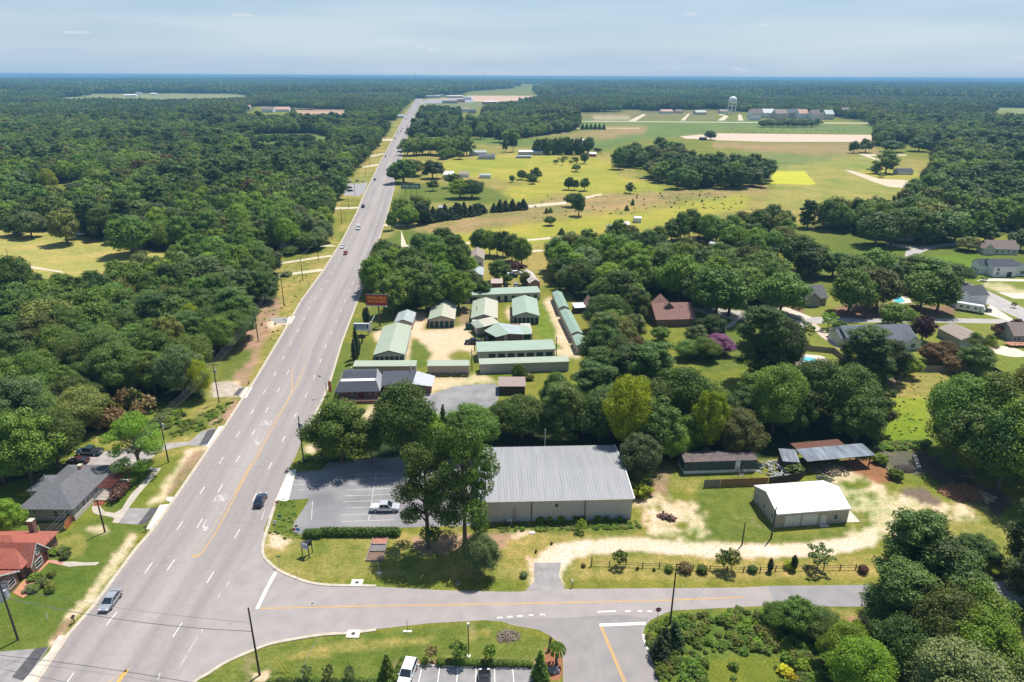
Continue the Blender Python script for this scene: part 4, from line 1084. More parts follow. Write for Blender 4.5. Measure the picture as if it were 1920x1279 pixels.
for i in order[:NIND]:
    left = X[i] < 0
    where = 'in the wood left of the highway' if px[i] < 600 else ('among the trees behind the storage units' if px[i] < 1000 and py[i] < 620 else ('in the wood behind the grey warehouse' if py[i] > 690 else 'in the wood between the storage units and the houses'))
    tall = 'tall' if hh[i] > 13.5 else ('low' if hh[i] < 11 else 'middling')
    tree('broad' if tints[i] != 'pine' else 'pine', Vector((X[i], Y[i], 0)), hh[i] * (1.12 if tints[i] == 'pine' else 1), rr[i] * (.72 if tints[i] == 'pine' else 1), tints[i], '%s %s %s tree %s' % (tall, names[tints[i]], 'pine' if tints[i] == 'pine' else 'broadleaf', where), 'tree', ('pines ' if tints[i] == 'pine' else 'broadleaf trees ') + where)
NAMEIT[0] = False

# everything past those: one mass of woodland, grown on points
def proto_collection(name, metas):
    c = bpy.data.collections.new(name)
    for k, (me, tr) in enumerate(metas):
        o = bpy.data.objects.new('%s_%03d' % (name, k), me); c.objects.link(o)
        if tr: o.material_slots[0].link = 'OBJECT'; o.material_slots[0].material = tr
    return c
def joined(parts, name):
    """join (mesh, matrix) pairs into one mesh with materials kept"""
    bm = bmesh.new(); mats = []
    for me, M in parts:
        n0 = len(bm.verts); f0 = len(bm.faces)
        bm.from_mesh(me); bm.verts.ensure_lookup_table(); bm.faces.ensure_lookup_table()
        bmesh.ops.transform(bm, matrix=M, verts=bm.verts[n0:])
        mt = me.materials[0]
        if mt not in mats: mats.append(mt)
        ix = mats.index(mt)
        for f in bm.faces[f0:]: f.material_index = ix
    out = bpy.data.meshes.new(name); bm.to_mesh(out); bm.free()
    for mt in mats: out.materials.append(mt)
    return out
def instancer(name, pts, rot, scl, idx, coll, label):
    me = bpy.data.meshes.new(name); me.from_pydata([tuple(p) for p in pts], [], [])
    for nm, ty, dat in (('rot', 'FLOAT', rot), ('idx', 'INT', idx)):
        a = me.attributes.new(nm, ty, 'POINT'); a.data.foreach_set('value', np.array(dat, np.float32 if ty == 'FLOAT' else np.int32))
    a = me.attributes.new('scl', 'FLOAT_VECTOR', 'POINT'); a.data.foreach_set('vector', np.array(scl, np.float32).ravel())
    o = link(name, me); tag(o, label, None, None, 'stuff')
    g = bpy.data.node_groups.new(name, 'GeometryNodeTree')
    g.interface.new_socket('Geometry', in_out='INPUT', socket_type='NodeSocketGeometry'); g.interface.new_socket('Geometry', in_out='OUTPUT', socket_type='NodeSocketGeometry')
    A = g.nodes.new; gi = A('NodeGroupInput'); go = A('NodeGroupOutput')
    ip = A('GeometryNodeInstanceOnPoints'); ci = A('GeometryNodeCollectionInfo'); ci.inputs['Collection'].default_value = coll
    ci.inputs['Separate Children'].default_value = True; ci.inputs['Reset Children'].default_value = True
    ip.inputs['Pick Instance'].default_value = True
    def na(nm, ty):
        n = A('GeometryNodeInputNamedAttribute'); n.data_type = ty; n.inputs['Name'].default_value = nm; return n
    nr, ni, ns = na('rot', 'FLOAT'), na('idx', 'INT'), na('scl', 'FLOAT_VECTOR')
    cx = A('ShaderNodeCombineXYZ')
    g.links.new(gi.outputs[0], ip.inputs['Points']); g.links.new(ci.outputs[0], ip.inputs['Instance'])
    g.links.new(nr.outputs['Attribute'], cx.inputs['Z']); g.links.new(cx.outputs[0], ip.inputs['Rotation'])
    g.links.new(ni.outputs['Attribute'], ip.inputs['Instance Index']); g.links.new(ns.outputs['Attribute'], ip.inputs['Scale'])
    g.links.new(ip.outputs[0], go.inputs[0])
    md = o.modifiers.new('grow', 'NODES'); md.node_group = g
    return o
TI = ['green', 'dark', 'bright', 'olive', 'blue', 'pine', 'rust']
def protos(key, kind):
    pk = 'pine' if key == 'broadM' else 'pineL'; Ms = Matrix.Diagonal((1.0, 1.0, .80, 1))
    pj = [joined([(CROWN[pk, v % 2], Ms), (TRUNK['pine', v % 3], Ms)], 'grown_pine') for v in range(4)]
    js = [joined([(CROWN[key, (v * 5) % 6], Matrix.Identity(4)), (TRUNK[kind, v], Matrix.Identity(4))], 'grown_tree') for v in range(4)]
    return [((pj if tn == 'pine' else js)[v], LM[tn]) for tn in TI for v in range(4)]
cm = proto_collection('wood_tree_mid', protos('broadM', 'broad')); cl = proto_collection('wood_tree_low', protos('broadL', 'broad'))
rest = order[NIND:]
for sel, coll, nm, lab in ((rest[d[rest] < 430], cm, 'woodland', 'rest of the dense green woodland beside the highway'), (rest[d[rest] >= 430], cl, 'distant_woodland', 'distant woodland on both sides of the highway')):
    pts = [(X[i], Y[i], 0) for i in sel]
    instancer(nm, pts, nrs.rand(len(sel)) * 6.28, [(rr[i] / 5 * (.9 + .2 * nrs.rand()), rr[i] / 5 * (.9 + .2 * nrs.rand()), hh[i] / 12) for i in sel], [TI.index(tints[i]) * 4 + nrs.randint(4) for i in sel], coll, lab)
# far canopy: groups of low trees
def far_group(seed, size, n, sc=1.0):
    rs = np.random.RandomState(seed); parts = []
    for k in range(n):
        tn = (['dark', 'pine', 'dark', 'pine', 'dark', 'green'] if seed % 2 else ['green', 'bright', 'dark', 'olive', 'green', 'green'])[rs.randint(6)]
        me = setm(FARC[rs.randint(4)], LM[tn])
        s = (0.9 + .4 * rs.rand()) * sc
        x = (k % int(math.sqrt(n)) + .5 + rs.uniform(-.3, .3)) / math.sqrt(n) - .5; y = (k // int(math.sqrt(n)) + .5 + rs.uniform(-.3, .3)) / math.sqrt(n) - .5
        parts.append((me, Matrix.Translation((x * size, y * size, 0)) @ Matrix.Rotation(rs.rand() * 6, 4, 'Z') @ Matrix.Diagonal((s, s, s * (0.85 + .4 * rs.rand()), 1))))
    return joined(parts, 'far_stand')
FARC = [lobes_crown('far_crown', LM['green'], broad_lobes(500 + i, n=11, lr=(.36, .52)), 0.95, 0.7, 510 + i) for i in range(4)]
FARC2 = [lobes_crown('far_crown', LM['green'], broad_lobes(520 + i, n=5, lr=(.45, .6)), 2.2, 0.8, 530 + i) for i in range(4)]
cg = proto_collection('far_stand', [(far_group(i, 42, 25), None) for i in range(6)])
_k = FARC; FARC = FARC2
cg2 = proto_collection('farthest_stand', [(far_group(40 + i, 130, 121, 1.5), None) for i in range(4)])
X2, Y2 = scatter(38, FAR_BAND, 3200, HW, 8, 0.1)
m = np.ones(len(X2), bool)
for dx, dy in ((0, 0), (17, 17), (-17, 17), (17, -17), (-17, -17)): m &= wood_mask(X2 + dx, Y2 + dy)[0]
X2, Y2 = X2[m], Y2[m]
instancer('far_woodland', [(x, y, -0.5) for x, y in zip(X2, Y2)], nrs.randint(0, 4, len(X2)) * 1.5708, [(1, 1, .85 + .55 * q) for q in fbm(X2 / 300., Y2 / 300., 77)], np.clip((fbm(X2 / 160., Y2 / 160., 61) + .18 * nrs.rand(len(X2)) > .58).astype(int) + 2 * nrs.randint(0, 3, len(X2)), 0, 5), cg, 'far woodland canopy fading to blue green')
X3, Y3 = scatter(120, 3200, 15000, HW, 9, 0.1)
m, px3, py3 = wood_mask(X3, Y3)
inl = np.zeros(len(X3), bool)
for p in LAKES: inl |= inpoly(px3, py3, p)
m |= (py3 <= 143); m &= ~inl; X3, Y3 = X3[m], Y3[m]
Z3 = hill(X3, Y3)
instancer('horizon_woodland', [(x, y, z - 1) for x, y, z in zip(X3, Y3, Z3)], nrs.randint(0, 4, len(X3)) * 1.5708, [(1, 1, .8 + .6 * q) for q in fbm(X3 / 900., Y3 / 900., 78)], (fbm(X3 / 700., Y3 / 500., 62) + .2 * nrs.rand(len(X3)) > .6).astype(int) + 2 * nrs.randint(0, 2, len(X3)), cg2, 'blue hazy woodland reaching the horizon')
# ------------------------------------------------------------------ building kit
wsteel = mat('pale_steel_wall', (0.50, 0.47, 0.41), 0.6, (0.43, 0.405, 0.355), 0.7, stretch=(6, 6, .3))
wtaupe = mat('taupe_steel_wall', (0.40, 0.345, 0.30), 0.6, (0.35, 0.30, 0.26), 0.7, stretch=(6, 6, .3))
wgrey = mat('grey_steel_wall', (0.45, 0.44, 0.42), 0.6, (0.39, 0.38, 0.36), 0.7, stretch=(6, 6, .3))
rgreen = mat('green_steel_roof', (0.33, 0.415, 0.325), 0.5, (0.29, 0.37, 0.288), 0.5, metal=0.0, stretch=(.3, 4, 1))
rsage = mat('sage_steel_roof', (0.37, 0.42, 0.32), 0.5, (0.33, 0.38, 0.29), 0.5, stretch=(.3, 4, 1))
rfade = mat('faded_green_roof', (0.46, 0.43, 0.34), 0.55, (0.42, 0.41, 0.32), 0.4)
rgrey = mat('grey_green_roof', (0.38, 0.43, 0.42), 0.5, (0.33, 0.38, 0.37), 0.5)
rteal = mat('bluish_green_roof', (0.27, 0.375, 0.30), 0.5, (0.235, 0.335, 0.265), 0.4)
tdoor = mat('dark_teal_door', (0.015, 0.055, 0.06), 0.5, (0.012, 0.042, 0.048), 1.0)
dtrim = mat('dark_trim', (0.07, 0.065, 0.06), 0.6)
whitem = mat('white_trim', (0.72, 0.72, 0.70), 0.6, (0.66, 0.66, 0.64), 1.0)
wsid = mat('white_siding', (0.70, 0.71, 0.71), 0.7, (0.62, 0.63, 0.64), 0.4, stretch=(.3, .3, 8))
csid = mat('cream_siding', (0.56, 0.50, 0.42), 0.7, (0.50, 0.45, 0.38), 0.4, stretch=(.3, .3, 8))
gsid = mat('grey_siding', (0.36, 0.345, 0.32), 0.7, (0.31, 0.295, 0.275), 0.4, stretch=(.3, .3, 8))
glass = mat('window_glass', (0.03, 0.04, 0.05), 0.12, (0.02, 0.028, 0.035), 1.0, spec=0.6)
brick = grid_mat('red_brick', (0.22, 0.095, 0.07), (0.33, 0.27, 0.23), 0.23, 0.08)
brownbrick = grid_mat('brown_brick', (0.25, 0.15, 0.10), (0.32, 0.25, 0.2), 0.23, 0.08)
stonem = mat('pink_paving', (0.52, 0.33, 0.25), 0.9, (0.42, 0.26, 0.19), 1.5)
def shingle(name, c): return mat(name, c, 0.92, tuple(x * .72 for x in c), 1.4, 0.2, detail=8, lo=.3, hi=.7, stretch=(1, 1, 2.5))
shgrey = shingle('grey_shingles', (0.155, 0.155, 0.165)); shdark = shingle('dark_shingles', (0.085, 0.095, 0.115)); shbrown = shingle('brown_shingles', (0.24, 0.185, 0.165))
shred = shingle('red_shingles', (0.40, 0.125, 0.085)); shpink = shingle('pinkish_shingles', (0.28, 0.155, 0.13)); shblue = shingle('slate_blue_shingles', (0.15, 0.165, 0.19)); shtan = shingle('tan_shingles', (0.36, 0.30, 0.25))
shchar = shingle('charcoal_shingles', (0.10, 0.105, 0.115))

def place(P0, P1, side=None):
    a, b_ = G(*P0), G(*P1)
    w_ = (b_ - a).length
    if side is None: d = b_ - a; rz = math.atan2(d.y, d.x)
    else: d = G(*side) - a; rz = math.atan2(d.y, d.x) - math.pi / 2
    return a, w_, rz
class House:
    def __init__(s, name, label, cat, P0, P1, side=None, group=None, W=None):
        a, w_, rz = place(P0, P1, side)
        s.W = W or w_; s.rz = rz; s.o = a; s.root = thing(name, label, cat, a, rz, group); s.M = Matrix.Translation(a) @ Matrix.Rotation(rz, 4, 'Z'); s.MI = s.M.inverted()
    def loc(s, px, z): return s.MI @ G(px[0], px[1], z)
    def part(s, name, mb, m, parent=None, kind=None, label=None):
        o = mb.build(name, m, parent or s.root)
        if kind: o['kind'] = kind
        if label: o['label'] = label
        return o
    def gable(s, D, h, rise, axis, wall, roof, over=0.3, th=0.12, roof2=None, trim=None, x0=0, y0=0, W=None, z0=0, rname='roof'):
        W = W or s.W; x1 = x0 + W; y1 = y0 + D
        w_ = MB()
        if axis == 'y':       # ridge runs away from the front: the gable faces the front
            xm = (x0 + x1) / 2
            for y in (y0, y1): pass
            vs = [(x0, y0, z0), (x1, y0, z0), (x1, y0, h), (xm, y0, h + rise), (x0, y0, h), (x0, y1, z0), (x1, y1, z0), (x1, y1, h), (xm, y1, h + rise), (x0, y1, h)]
            w_.add(vs, [(0, 1, 2, 3, 4), (9, 8, 7, 6, 5), (1, 6, 7, 2), (5, 0, 4, 9)])
            sl = rise / (W / 2); e = .02
            L_ = MB().slab([(x0 - over, y0 - over, h - over * sl + th + e), (xm, y0 - over, h + rise + th + e), (xm, y1 + over, h + rise + th + e), (x0 - over, y1 + over, h - over * sl + th + e)], th)
            R_ = MB().slab([(xm, y0 - over, h + rise + th + e), (x1 + over, y0 - over, h - over * sl + th + e), (x1 + over, y1 + over, h - over * sl + th + e), (xm, y1 + over, h + rise + th + e)], th)
        else:
            ym = (y0 + y1) / 2
            vs = [(x0, y0, z0), (x0, y1, z0), (x0, y1, h), (x0, ym, h + rise), (x0, y0, h), (x1, y0, z0), (x1, y1, z0), (x1, y1, h), (x1, ym, h + rise), (x1, y0, h)]
            w_.add(vs, [(4, 3, 2, 1, 0), (5, 6, 7, 8, 9), (0, 5, 9, 4), (1, 2, 7, 6)])
            sl = rise / (D / 2); e = .02
            L_ = MB().slab([(x0 - over, y0 - over, h - over * sl + th + e), (x1 + over, y0 - over, h - over * sl + th + e), (x1 + over, ym, h + rise + th + e), (x0 - over, ym, h + rise + th + e)], th)
            R_ = MB().slab([(x0 - over, ym, h + rise + th + e), (x1 + over, ym, h + rise + th + e), (x1 + over, y1 + over, h - over * sl + th + e), (x0 - over, y1 + over, h - over * sl + th + e)], th)
        s.part('wall', w_, wall); s.part('roof_slope' if rname == 'roof' else rname, L_, roof); s.part('roof_slope' if rname == 'roof' else rname, R_, roof2 or roof)
        if trim:
            t_ = MB()
            if axis == 'y':
                zz = h - over * sl; yy_ = y0 - over - .03
                t_.add([(x0 - over, yy_, zz - .12), (xm, yy_, h + rise - .12), (xm, yy_, h + rise + th + .06), (x0 - over, yy_, zz + th + .06)], [(0, 1, 2, 3)])
                t_.add([(xm, yy_, h + rise - .12), (x1 + over, yy_, zz - .12), (x1 + over, yy_, zz + th + .06), (xm, yy_, h + rise + th + .06)], [(0, 1, 2, 3)])
            else:
                t_.box(x0 - over, x1 + over, y0 - over - .06, y0 - over - .005, h - over * sl - .12, h - over * sl + th + .03)
            s.part('fascia', t_, trim)
    def mono(s, D, h0, h1, wall, roof, over=0.25, th=0.12, trim=None, W=None, x0=0, y0=0):
        W = W or s.W; x1 = x0 + W; y1 = y0 + D
        vs = [(x0, y0, 0), (x1, y0, 0), (x1, y0, h0), (x0, y0, h0), (x0, y1, 0), (x1, y1, 0), (x1, y1, h1), (x0, y1, h1)]
        s.part('wall', MB().add(vs, [(0, 1, 2, 3), (1, 5, 6, 2), (5, 4, 7, 6), (4, 0, 3, 7)]), wall)
        e = (h1 - h0) / D * over
        s.part('roof', MB().slab([(x0 - over, y0 - over, h0 - e + th + .02), (x1 + over, y0 - over, h0 - e + th + .02), (x1 + over, y1 + over, h1 + e + th + .02), (x0 - over, y1 + over, h1 + e + th + .02)], th), roof)
        if trim: s.part('fascia', MB().box(x0 - over, x1 + over, y0 - over - .05, y0 - over - .005, h0 - .2, h0 + .1), trim)
    def hip(s, D, h, rise, wall, roof, over=0.5, x0=0, y0=0, W=None, ridge='y', inset=None, wallz=0):
        W = W or s.W; x1 = x0 + W; y1 = y0 + D
        s.part('wall', MB().add([(x0, y0, wallz), (x1, y0, wallz), (x1, y1, wallz), (x0, y1, wallz), (x0, y0, h), (x1, y0, h), (x1, y1, h), (x0, y1, h)], [(0, 1, 5, 4), (1, 2, 6, 5), (2, 3, 7, 6), (3, 0, 4, 7)]), wall)
        a0, a1, b0, b1 = x0 - over, x1 + over, y0 - over, y1 + over
        k = inset if inset is not None else min(W, D) / 2
        if ridge == 'y': r0 = ((a0 + a1) / 2, b0 + k, h + rise); r1 = ((a0 + a1) / 2, b1 - k, h + rise)
        else: r0 = (a0 + k, (b0 + b1) / 2, h + rise); r1 = (a1 - k, (b0 + b1) / 2, h + rise)
        c_ = [(a0, b0, h), (a1, b0, h), (a1, b1, h), (a0, b1, h)]
        c = [Vector(v) + Vector((0, 0, .03)) for v in c_]; r0 = Vector(r0); r1 = Vector(r1)
        faces = [[c[0], c[1], r0], [c[1], c[2], r1, r0], [c[2], c[3], r1], [c[3], c[0], r0, r1]] if ridge == 'y' else [[c[0], c[1], r1, r0], [c[1], c[2], r1], [c[2], c[3], r0, r1], [c[3], c[0], r0]]
        for f in faces: s.part('roof_slope', MB().slab(f, 0.14), roof)
    def hole(s, side, u, w_, z0, z1, kind='window', frame=None, leaf=None, x0=0, y0=0, W=None, D=None, mull=True):
        W = s.W if W is None else W; fr = frame or whitem
        def bx(a0, a1, o0, o1, q0, q1):
            mb = MB()
            if side == 'f': mb.box(x0 + a0, x0 + a1, y0 - o1, y0 - o0, q0, q1)
            elif side == 'b': mb.box(x0 + a0, x0 + a1, y0 + D + o0, y0 + D + o1, q0, q1)
            elif side == 'l': mb.box(x0 - o1, x0 - o0, y0 + a0, y0 + a1, q0, q1)
            else: mb.box(x0 + W + o0, x0 + W + o1, y0 + a0, y0 + a1, q0, q1)
            return mb
        def add(mb, o_): 
            b_ = len(mb.v); mb.v += o_.v; mb.f += [tuple(i + b_ for i in f) for f in o_.f]; mb.mi += o_.mi
        t_ = .09; F_ = MB()
        add(F_, bx(u - w_ / 2 - t_, u - w_ / 2, .002, .06, z0, z1)); add(F_, bx(u + w_ / 2, u + w_ / 2 + t_, .002, .06, z0, z1)); add(F_, bx(u - w_ / 2 - t_, u + w_ / 2 + t_, .002, .06, z1, z1 + t_))
        if kind == 'window':
            add(F_, bx(u - w_ / 2 - t_, u + w_ / 2 + t_, .002, .075, z0 - t_, z0))
            if mull: add(F_, bx(u - w_ / 2, u + w_ / 2, .03, .05, (z0 + z1) / 2 - .03, (z0 + z1) / 2 + .03))
        f_ = s.part(kind if kind == 'window' else kind, F_, fr)
        s.part('pane' if kind == 'window' else 'leaf', bx(u - w_ / 2, u + w_ / 2, .001, .025, z0, z1), leaf or (glass if kind == 'window' else tdoor), f_)
        return f_
    def chimney(s, x, y, z0, z1, w_=.8, m=None, cap=None):
        c = s.part('chimney', MB().box(x - w_ / 2, x + w_ / 2, y - w_ / 2, y + w_ / 2, z0, z1), m or brick)
        s.part('cap', MB().box(x - w_ / 2 - .06, x + w_ / 2 + .06, y - w_ / 2 - .06, y + w_ / 2 + .06, z1, z1 + .12), cap or concrete, c)

# ------------------------------------------------------------------ storage units
GS = 'green roofed storage buildings'
def storage(label, P0, P1, h, rise, ridge_px, back_px, wall, roofL, roofR, ndoor, dw=1.9, trim=dtrim):
    H = House('storage_building', label, 'storage building', P0, P1, group=GS)
    zr = h + rise
    D = (H.loc(back_px, zr).y - H.loc(ridge_px, zr).y) - .4
    H.gable(D, h, rise, 'y', wall, roofL, .3, trim=trim, roof2=roofR)
    for i in range(ndoor):
        g = H.W / ndoor; H.hole('f', g * (i + .5), min(dw, g * .78), 0.02, h * .80, 'roll_up_door', wall, tdoor)
    return H, D
A, D_ = storage('long storage building with pale sage roof beside the cypress trees', (702.5, 681), (758.7, 680), 2.7, 1.35, (729.4, 659.4), (738.7, 606.2), wgrey, rsage, rsage, 6)
storage('small storage shed with grey gabled roof behind the long sage one', (741, 619), (773, 619), 2.7, 1.1, (755, 599.5), (759.4, 580.6), wtaupe, rgrey, rgrey, 0)
storage('storage building with half green half tan roof and five doors', (805, 614), (852, 613.6), 2.9, 1.3, (827.5, 591), (831, 559), wtaupe, rsage, rfade, 5)
storage('storage building with half green half cream roof behind the office', (884, 612), (931.5, 612), 3.0, 1.4, (908.3, 587), (904.8, 555.3), wtaupe, rsage, rfade, 0)
storage('mint green roofed storage building with six doors on the grass', (962.5, 607.4), (1010, 607.4), 3.0, 1.4, (986.4, 585.6), (978.7, 554), wgrey, rgreen, rgreen, 6)
H = House('storage_building', 'long narrow storage building at the back with white walls', 'storage building', (871.7, 568.7), (1012.4, 562.4), group=GS)
H.mono(6.5, 3.1, 3.5, wsteel, rgreen, trim=wsteel)
for x, w_ in ((298/7.1+840-871.7, 1.9),(328/7.1+840-871.7,1.9)): pass
for px_, w_ in ((886,2.2),(891,1.6),(935,1.3),(949,1.3),(963.5,1.5),(991.5,1.5),(1005.6,1.3)): H.hole('f', H.loc((px_, 566), 0).x, w_, .02, 2.3, 'roll_up_door', wsteel, tdoor)
H = House('storage_building', 'wide green roofed storage building with seven dark doors', 'storage building', (896.3, 677.8), (1040, 672.5), group=GS)
Dm = H.loc((966, 640), 3.9).y
H.mono(Dm, 3.2, 3.9, wsteel, rgreen, trim=wsteel)
for k in range(7): H.hole('f', H.loc((922.5 + 18.05 * k, 676), 0).x, 2.15, .05, 2.35, 'roll_up_door', wsteel, tdoor)
for lab, P0, P1, wl, rf in (('low windowless storage row with pale green roof nearest the brick office', (664, 705), (780, 704.3), wtaupe, rsage), ('middle low storage block with taupe wall and sage roof', (803, 704.3), (879.6, 703.6), wtaupe, rsage), ('right hand low storage row with long grey wall behind the trees', (899.8, 701), (1066, 695.5), wgrey, rsage)):
    H = House('storage_building', lab, 'storage building', P0, P1, group=GS); H.mono(3.2, 3.0, 3.35, wl, rf, .15, trim=wl)
    H.part('downpipe', MB().box(-.06, 0, -.1, 0, 0, 3.0), dtrim)
DG = 'row of diagonal narrow sheds'
for lab, P0, P1, Pb, z in (('nearest teal roofed shed of the diagonal row', (1081, 664), (1097, 664), (1073, 645.5), 2.8), ('middle teal roofed shed of the diagonal row', (1071.5, 641.5), (1088, 641), (1050, 597.5), 2.9), ('farthest teal roofed shed of the diagonal row in tree shade', (1047.5, 592), (1059, 592), (1035.5, 562), 2.9)):
    H = House('storage_building', lab, 'storage building', P0, P1, side=Pb, group=DG, W=3.6)
    D = (G(*Pb) - G(*P0)).length
    H.gable(D, z, .75, 'y', wsteel, rteal, .15, trim=dtrim)
    n = max(2, int(D / 3.2))
    for k in range(n): H.hole('l', D * (k + .5) / n, 1.0, .02, 2.1, 'roll_up_door', wsteel, tdoor, D=D)

# the storage office: brick front, sprawling green roof
H = House('storage_office', 'brick fronted office with sprawling green metal roof', 'office', (931.5, 640), (978, 639.2))
def rp(name, pts, m):   # roof or wall piece from surveyed corners
    P = [H.MI @ G(x, y, z) for x, y, z in pts]; H.part(name, MB().slab(P, .12), m)
rp('roof_slope', [(930,632,2.9),(955.4,625.7,4.0),(932,604.6,4.3),(907.6,620,2.9)], rgreen)
rp('roof_slope', [(955.4,625.7,4.0),(983,627,3.4),(972,610,3.4),(932,604.6,4.3)], rgrey)
rp('roof_slope', [(978,627,3.3),(998,626,3.0),(990,611,3.0),(968,609,3.3)], rgreen)
rp('roof_slope', [(882,605,2.9),(893,616,2.7),(908.8,612.5,3.9),(896,599.6,4.0)], rsage)
rp('roof_slope', [(896,599.6,4.0),(908.8,612.5,3.9),(936,604.6,3.4),(923,593.3,3.6)], rfade)
H.part('wall', MB().add([(0,0,0),(H.W,0,0),(H.W,0,3.2),(H.W*.5,0,3.95),(0,0,2.8)], [(0,1,2,3,4)]).box(.05, H.W-.05, .02, 9.5, 0, 2.75), brownbrick)
H.hole('f', H.W * .36, 1.0, 0, 2.1, 'door', whitem, wsteel); H.hole('f', H.W * .62, .7, .9, 1.8, frame=whitem); H.hole('f', H.W * .8, .7, .9, 1.8, frame=whitem)
q0 = H.loc((978.5, 639.4), 0); q1 = H.loc((998, 639), 0)
H.part('wall', MB().box(q0.x, q1.x, .05, 9, 0, 2.95), wsteel); H.hole('f', (q0.x + q1.x) / 2, 2.4, .02, 2.4, 'roll_up_door', wsteel, tdoor, y0=.05)
v = [H.loc(p, 0) for p in ((894, 628.5), (908, 626.5), (905, 610), (884.5, 613.5))]
H.part('wall', MB().prism([(p.x, p.y) for p in v], 0, 2.72), wsteel, label='white side wall of the back wing')
v = [H.loc(p, 0) for p in ((908, 626), (931, 640.5), (945, 632), (925, 615))]
H.part('wall', MB().prism([(p.x, p.y) for p in v], 0, 2.7), brownbrick)

# ------------------------------------------------------------------ brick office with the mansard roof
H = House('brick_office', 'red brick office with dark mansard roof beside the highway', 'office', (631, 752.7), (712, 750.5))
W = H.W; h = 2.9; D = 9.0
H.part('wall', MB().box(.5, W - .5, 0.9, D, 0, h), brick)
H.part('front_roof_skirt', MB().slab([(-.3, -.5, h), (W + .3, -.5, h), (W - .9, 2.2, h + 2.0), (.9, 2.2, h + 2.0)], .15), shdark)
H.part('flat_roof', MB().box(.9, W - .9, 2.25, 4.9, h + .3, h + 1.5), mat('white_membrane', (0.80, 0.80, 0.78), 0.6))
H.part('rear_roof_skirt', MB().slab([(.9, 4.9, h + 1.3), (W - .9, 4.9, h + 1.3), (W - 1.2, 7.6, h + 2.6), (1.2, 7.6, h + 2.6)], .15), shdark)
H.part('rear_wall', MB().box(1.0, W - 1.0, 7.6, D, h, h + 2.5), shdark)
lg = shingle('light_grey_shingles', (0.40, 0.41, 0.42))
for x, sgn in ((0, 1), (W, -1)):
    pts = [(x - sgn * .3, -.5, h), (x + sgn * .95, 2.2, h + 2.15), (x + sgn * 1.2, 8.2, h + 3.0), (x - sgn * .3, 9.0, h)]
    H.part('side_roof_skirt', MB().slab(pts if sgn > 0 else pts[::-1], .15), lg if sgn < 0 else lg)
for px_ in (652, 664, 686.5, 699): H.hole('f', H.loc((px_, 744), 1.5).x, .9, 1.0, 2.1, frame=mat('pink_trim', (0.55, 0.36, 0.33), .7), y0=.9)
H.hole('f', H.loc((675.8, 748), 1.0).x, 1.5, 0, 2.2, 'door', mat('dark_red_door', (0.16, 0.03, 0.02), .5), mat('dark_red_door', (0.16, 0.03, 0.02), .5), y0=.9)
H.part('porch', MB().box(.5, W + 3.5, -1.6, .88, 0, .25), stonem)
H.part('planter_wall', MB().box(2.8, W + 3.5, -2.0, -1.6, 0, .9), brick)
H.part('porch_pillar', MB().box(1.4, 2.2, -.6, .2, 0, 1.5), mat('pinkish_brick', (0.50, 0.32, 0.27), .9))
H2 = H.W
H.part('wing_wall', MB().box(W + .6, W + 8.6, 3.4, D + 1, 0, 2.8), brick)
H.part('wing_roof', MB().slab([(W + .2, 2.9, 2.95), (W + 8.8, 2.9, 2.95), (W + 9.4, 9.6, 4.4), (W + .2, 9.6, 4.4)], .15), shdark)
H.part('lean_roof', MB().slab([(W + 8.6, 3.2, 3.1), (W + 14.2, 2.4, 2.6), (W + 14.8, 7.6, 3.4), (W + 9.6, 9.6, 4.2)], .12), mat('silver_roof', (0.50, 0.52, 0.53), .45))
H.part('wing_wall', MB().box(W + 8.7, W + 13.8, 3.6, 7.5, 0, 2.6), brownbrick)
for vx, vy in ((3.2, 8.5), (W + 8, 9.4)): H.part('vent_pipe', MB().tube([(vx, vy, h + 1.2), (vx, vy, h + 3.3)], .16), whitem)

# ------------------------------------------------------------------ grey warehouse
H = House('grey_warehouse', 'big grey metal warehouse with ribbed low gable roof', 'warehouse', (900, 979.5), (1182.5, 972.8))
W = H.W; h = 4.9
yb = H.loc((1140, 837), h).y; rd = H.loc((1159.5, 871.5), h + 1.3).y
D = yb
roofm = mat('galvanised_roof', (0.325, 0.325, 0.333), 0.5, (0.27, 0.273, 0.28), 0.25, metal=0.0, stretch=(6, .35, 1), detail=5)
wl = mat('ribbed_grey_wall', (0.47, 0.46, 0.42), 0.6, (0.41, 0.40, 0.365), 1.0, stretch=(9, 9, .3))
rz_ = h + D / 2 * .085
H.part('wall', MB().add([(0,0,0),(W,0,0),(W,0,h),(0,0,h),(0,D,0),(W,D,0),(W,D,h),(0,D,h),(0,D/2,rz_),(W,D/2,rz_)], [(0,1,2,3),(5,4,7,6),(1,5,6,9,2),(4,0,3,8,7)]), wl)
for j, (ya, yb_, za, zb) in enumerate(((-.35, D / 4, h, (h + rz_) / 2), (D / 4, D / 2, (h + rz_) / 2, rz_), (D / 2, D * .75, rz_, (h + rz_) / 2), (D * .75, D + .35, (h + rz_) / 2, h))):
    H.part('roof_sheet', MB().slab([(-.25, ya, za + .14 - .004 * (j % 2)), (W + .25, ya, za + .14 - .004 * (j % 2)), (W + .25, yb_, zb + .14 - .004 * (j % 2)), (-.25, yb_, zb + .14 - .004 * (j % 2))], .1), roofm)
rb = MB()
n = int(W / .6)
for k in range(n + 1):
    x = W * k / n
    for ya, yb_, za, zb in ((-.34, D / 2, h, rz_), (D / 2, D + .34, rz_, h)):
        rb.add([(x - .05, ya, za + .13), (x + .05, ya, za + .13), (x, ya, za + .175), (x - .05, yb_, zb + .13), (x + .05, yb_, zb + .13), (x, yb_, zb + .175)], [(0, 1, 2), (0, 2, 5, 3), (2, 1, 4, 5)])
H.part('roof_rib', rb, roofm, kind='stuff')
rb = MB(); n = int(W / .6)
for k in range(n + 1):
    x = W * k / n; rb.box(x - .045, x + .045, -.05, 0, .25, h - .05)
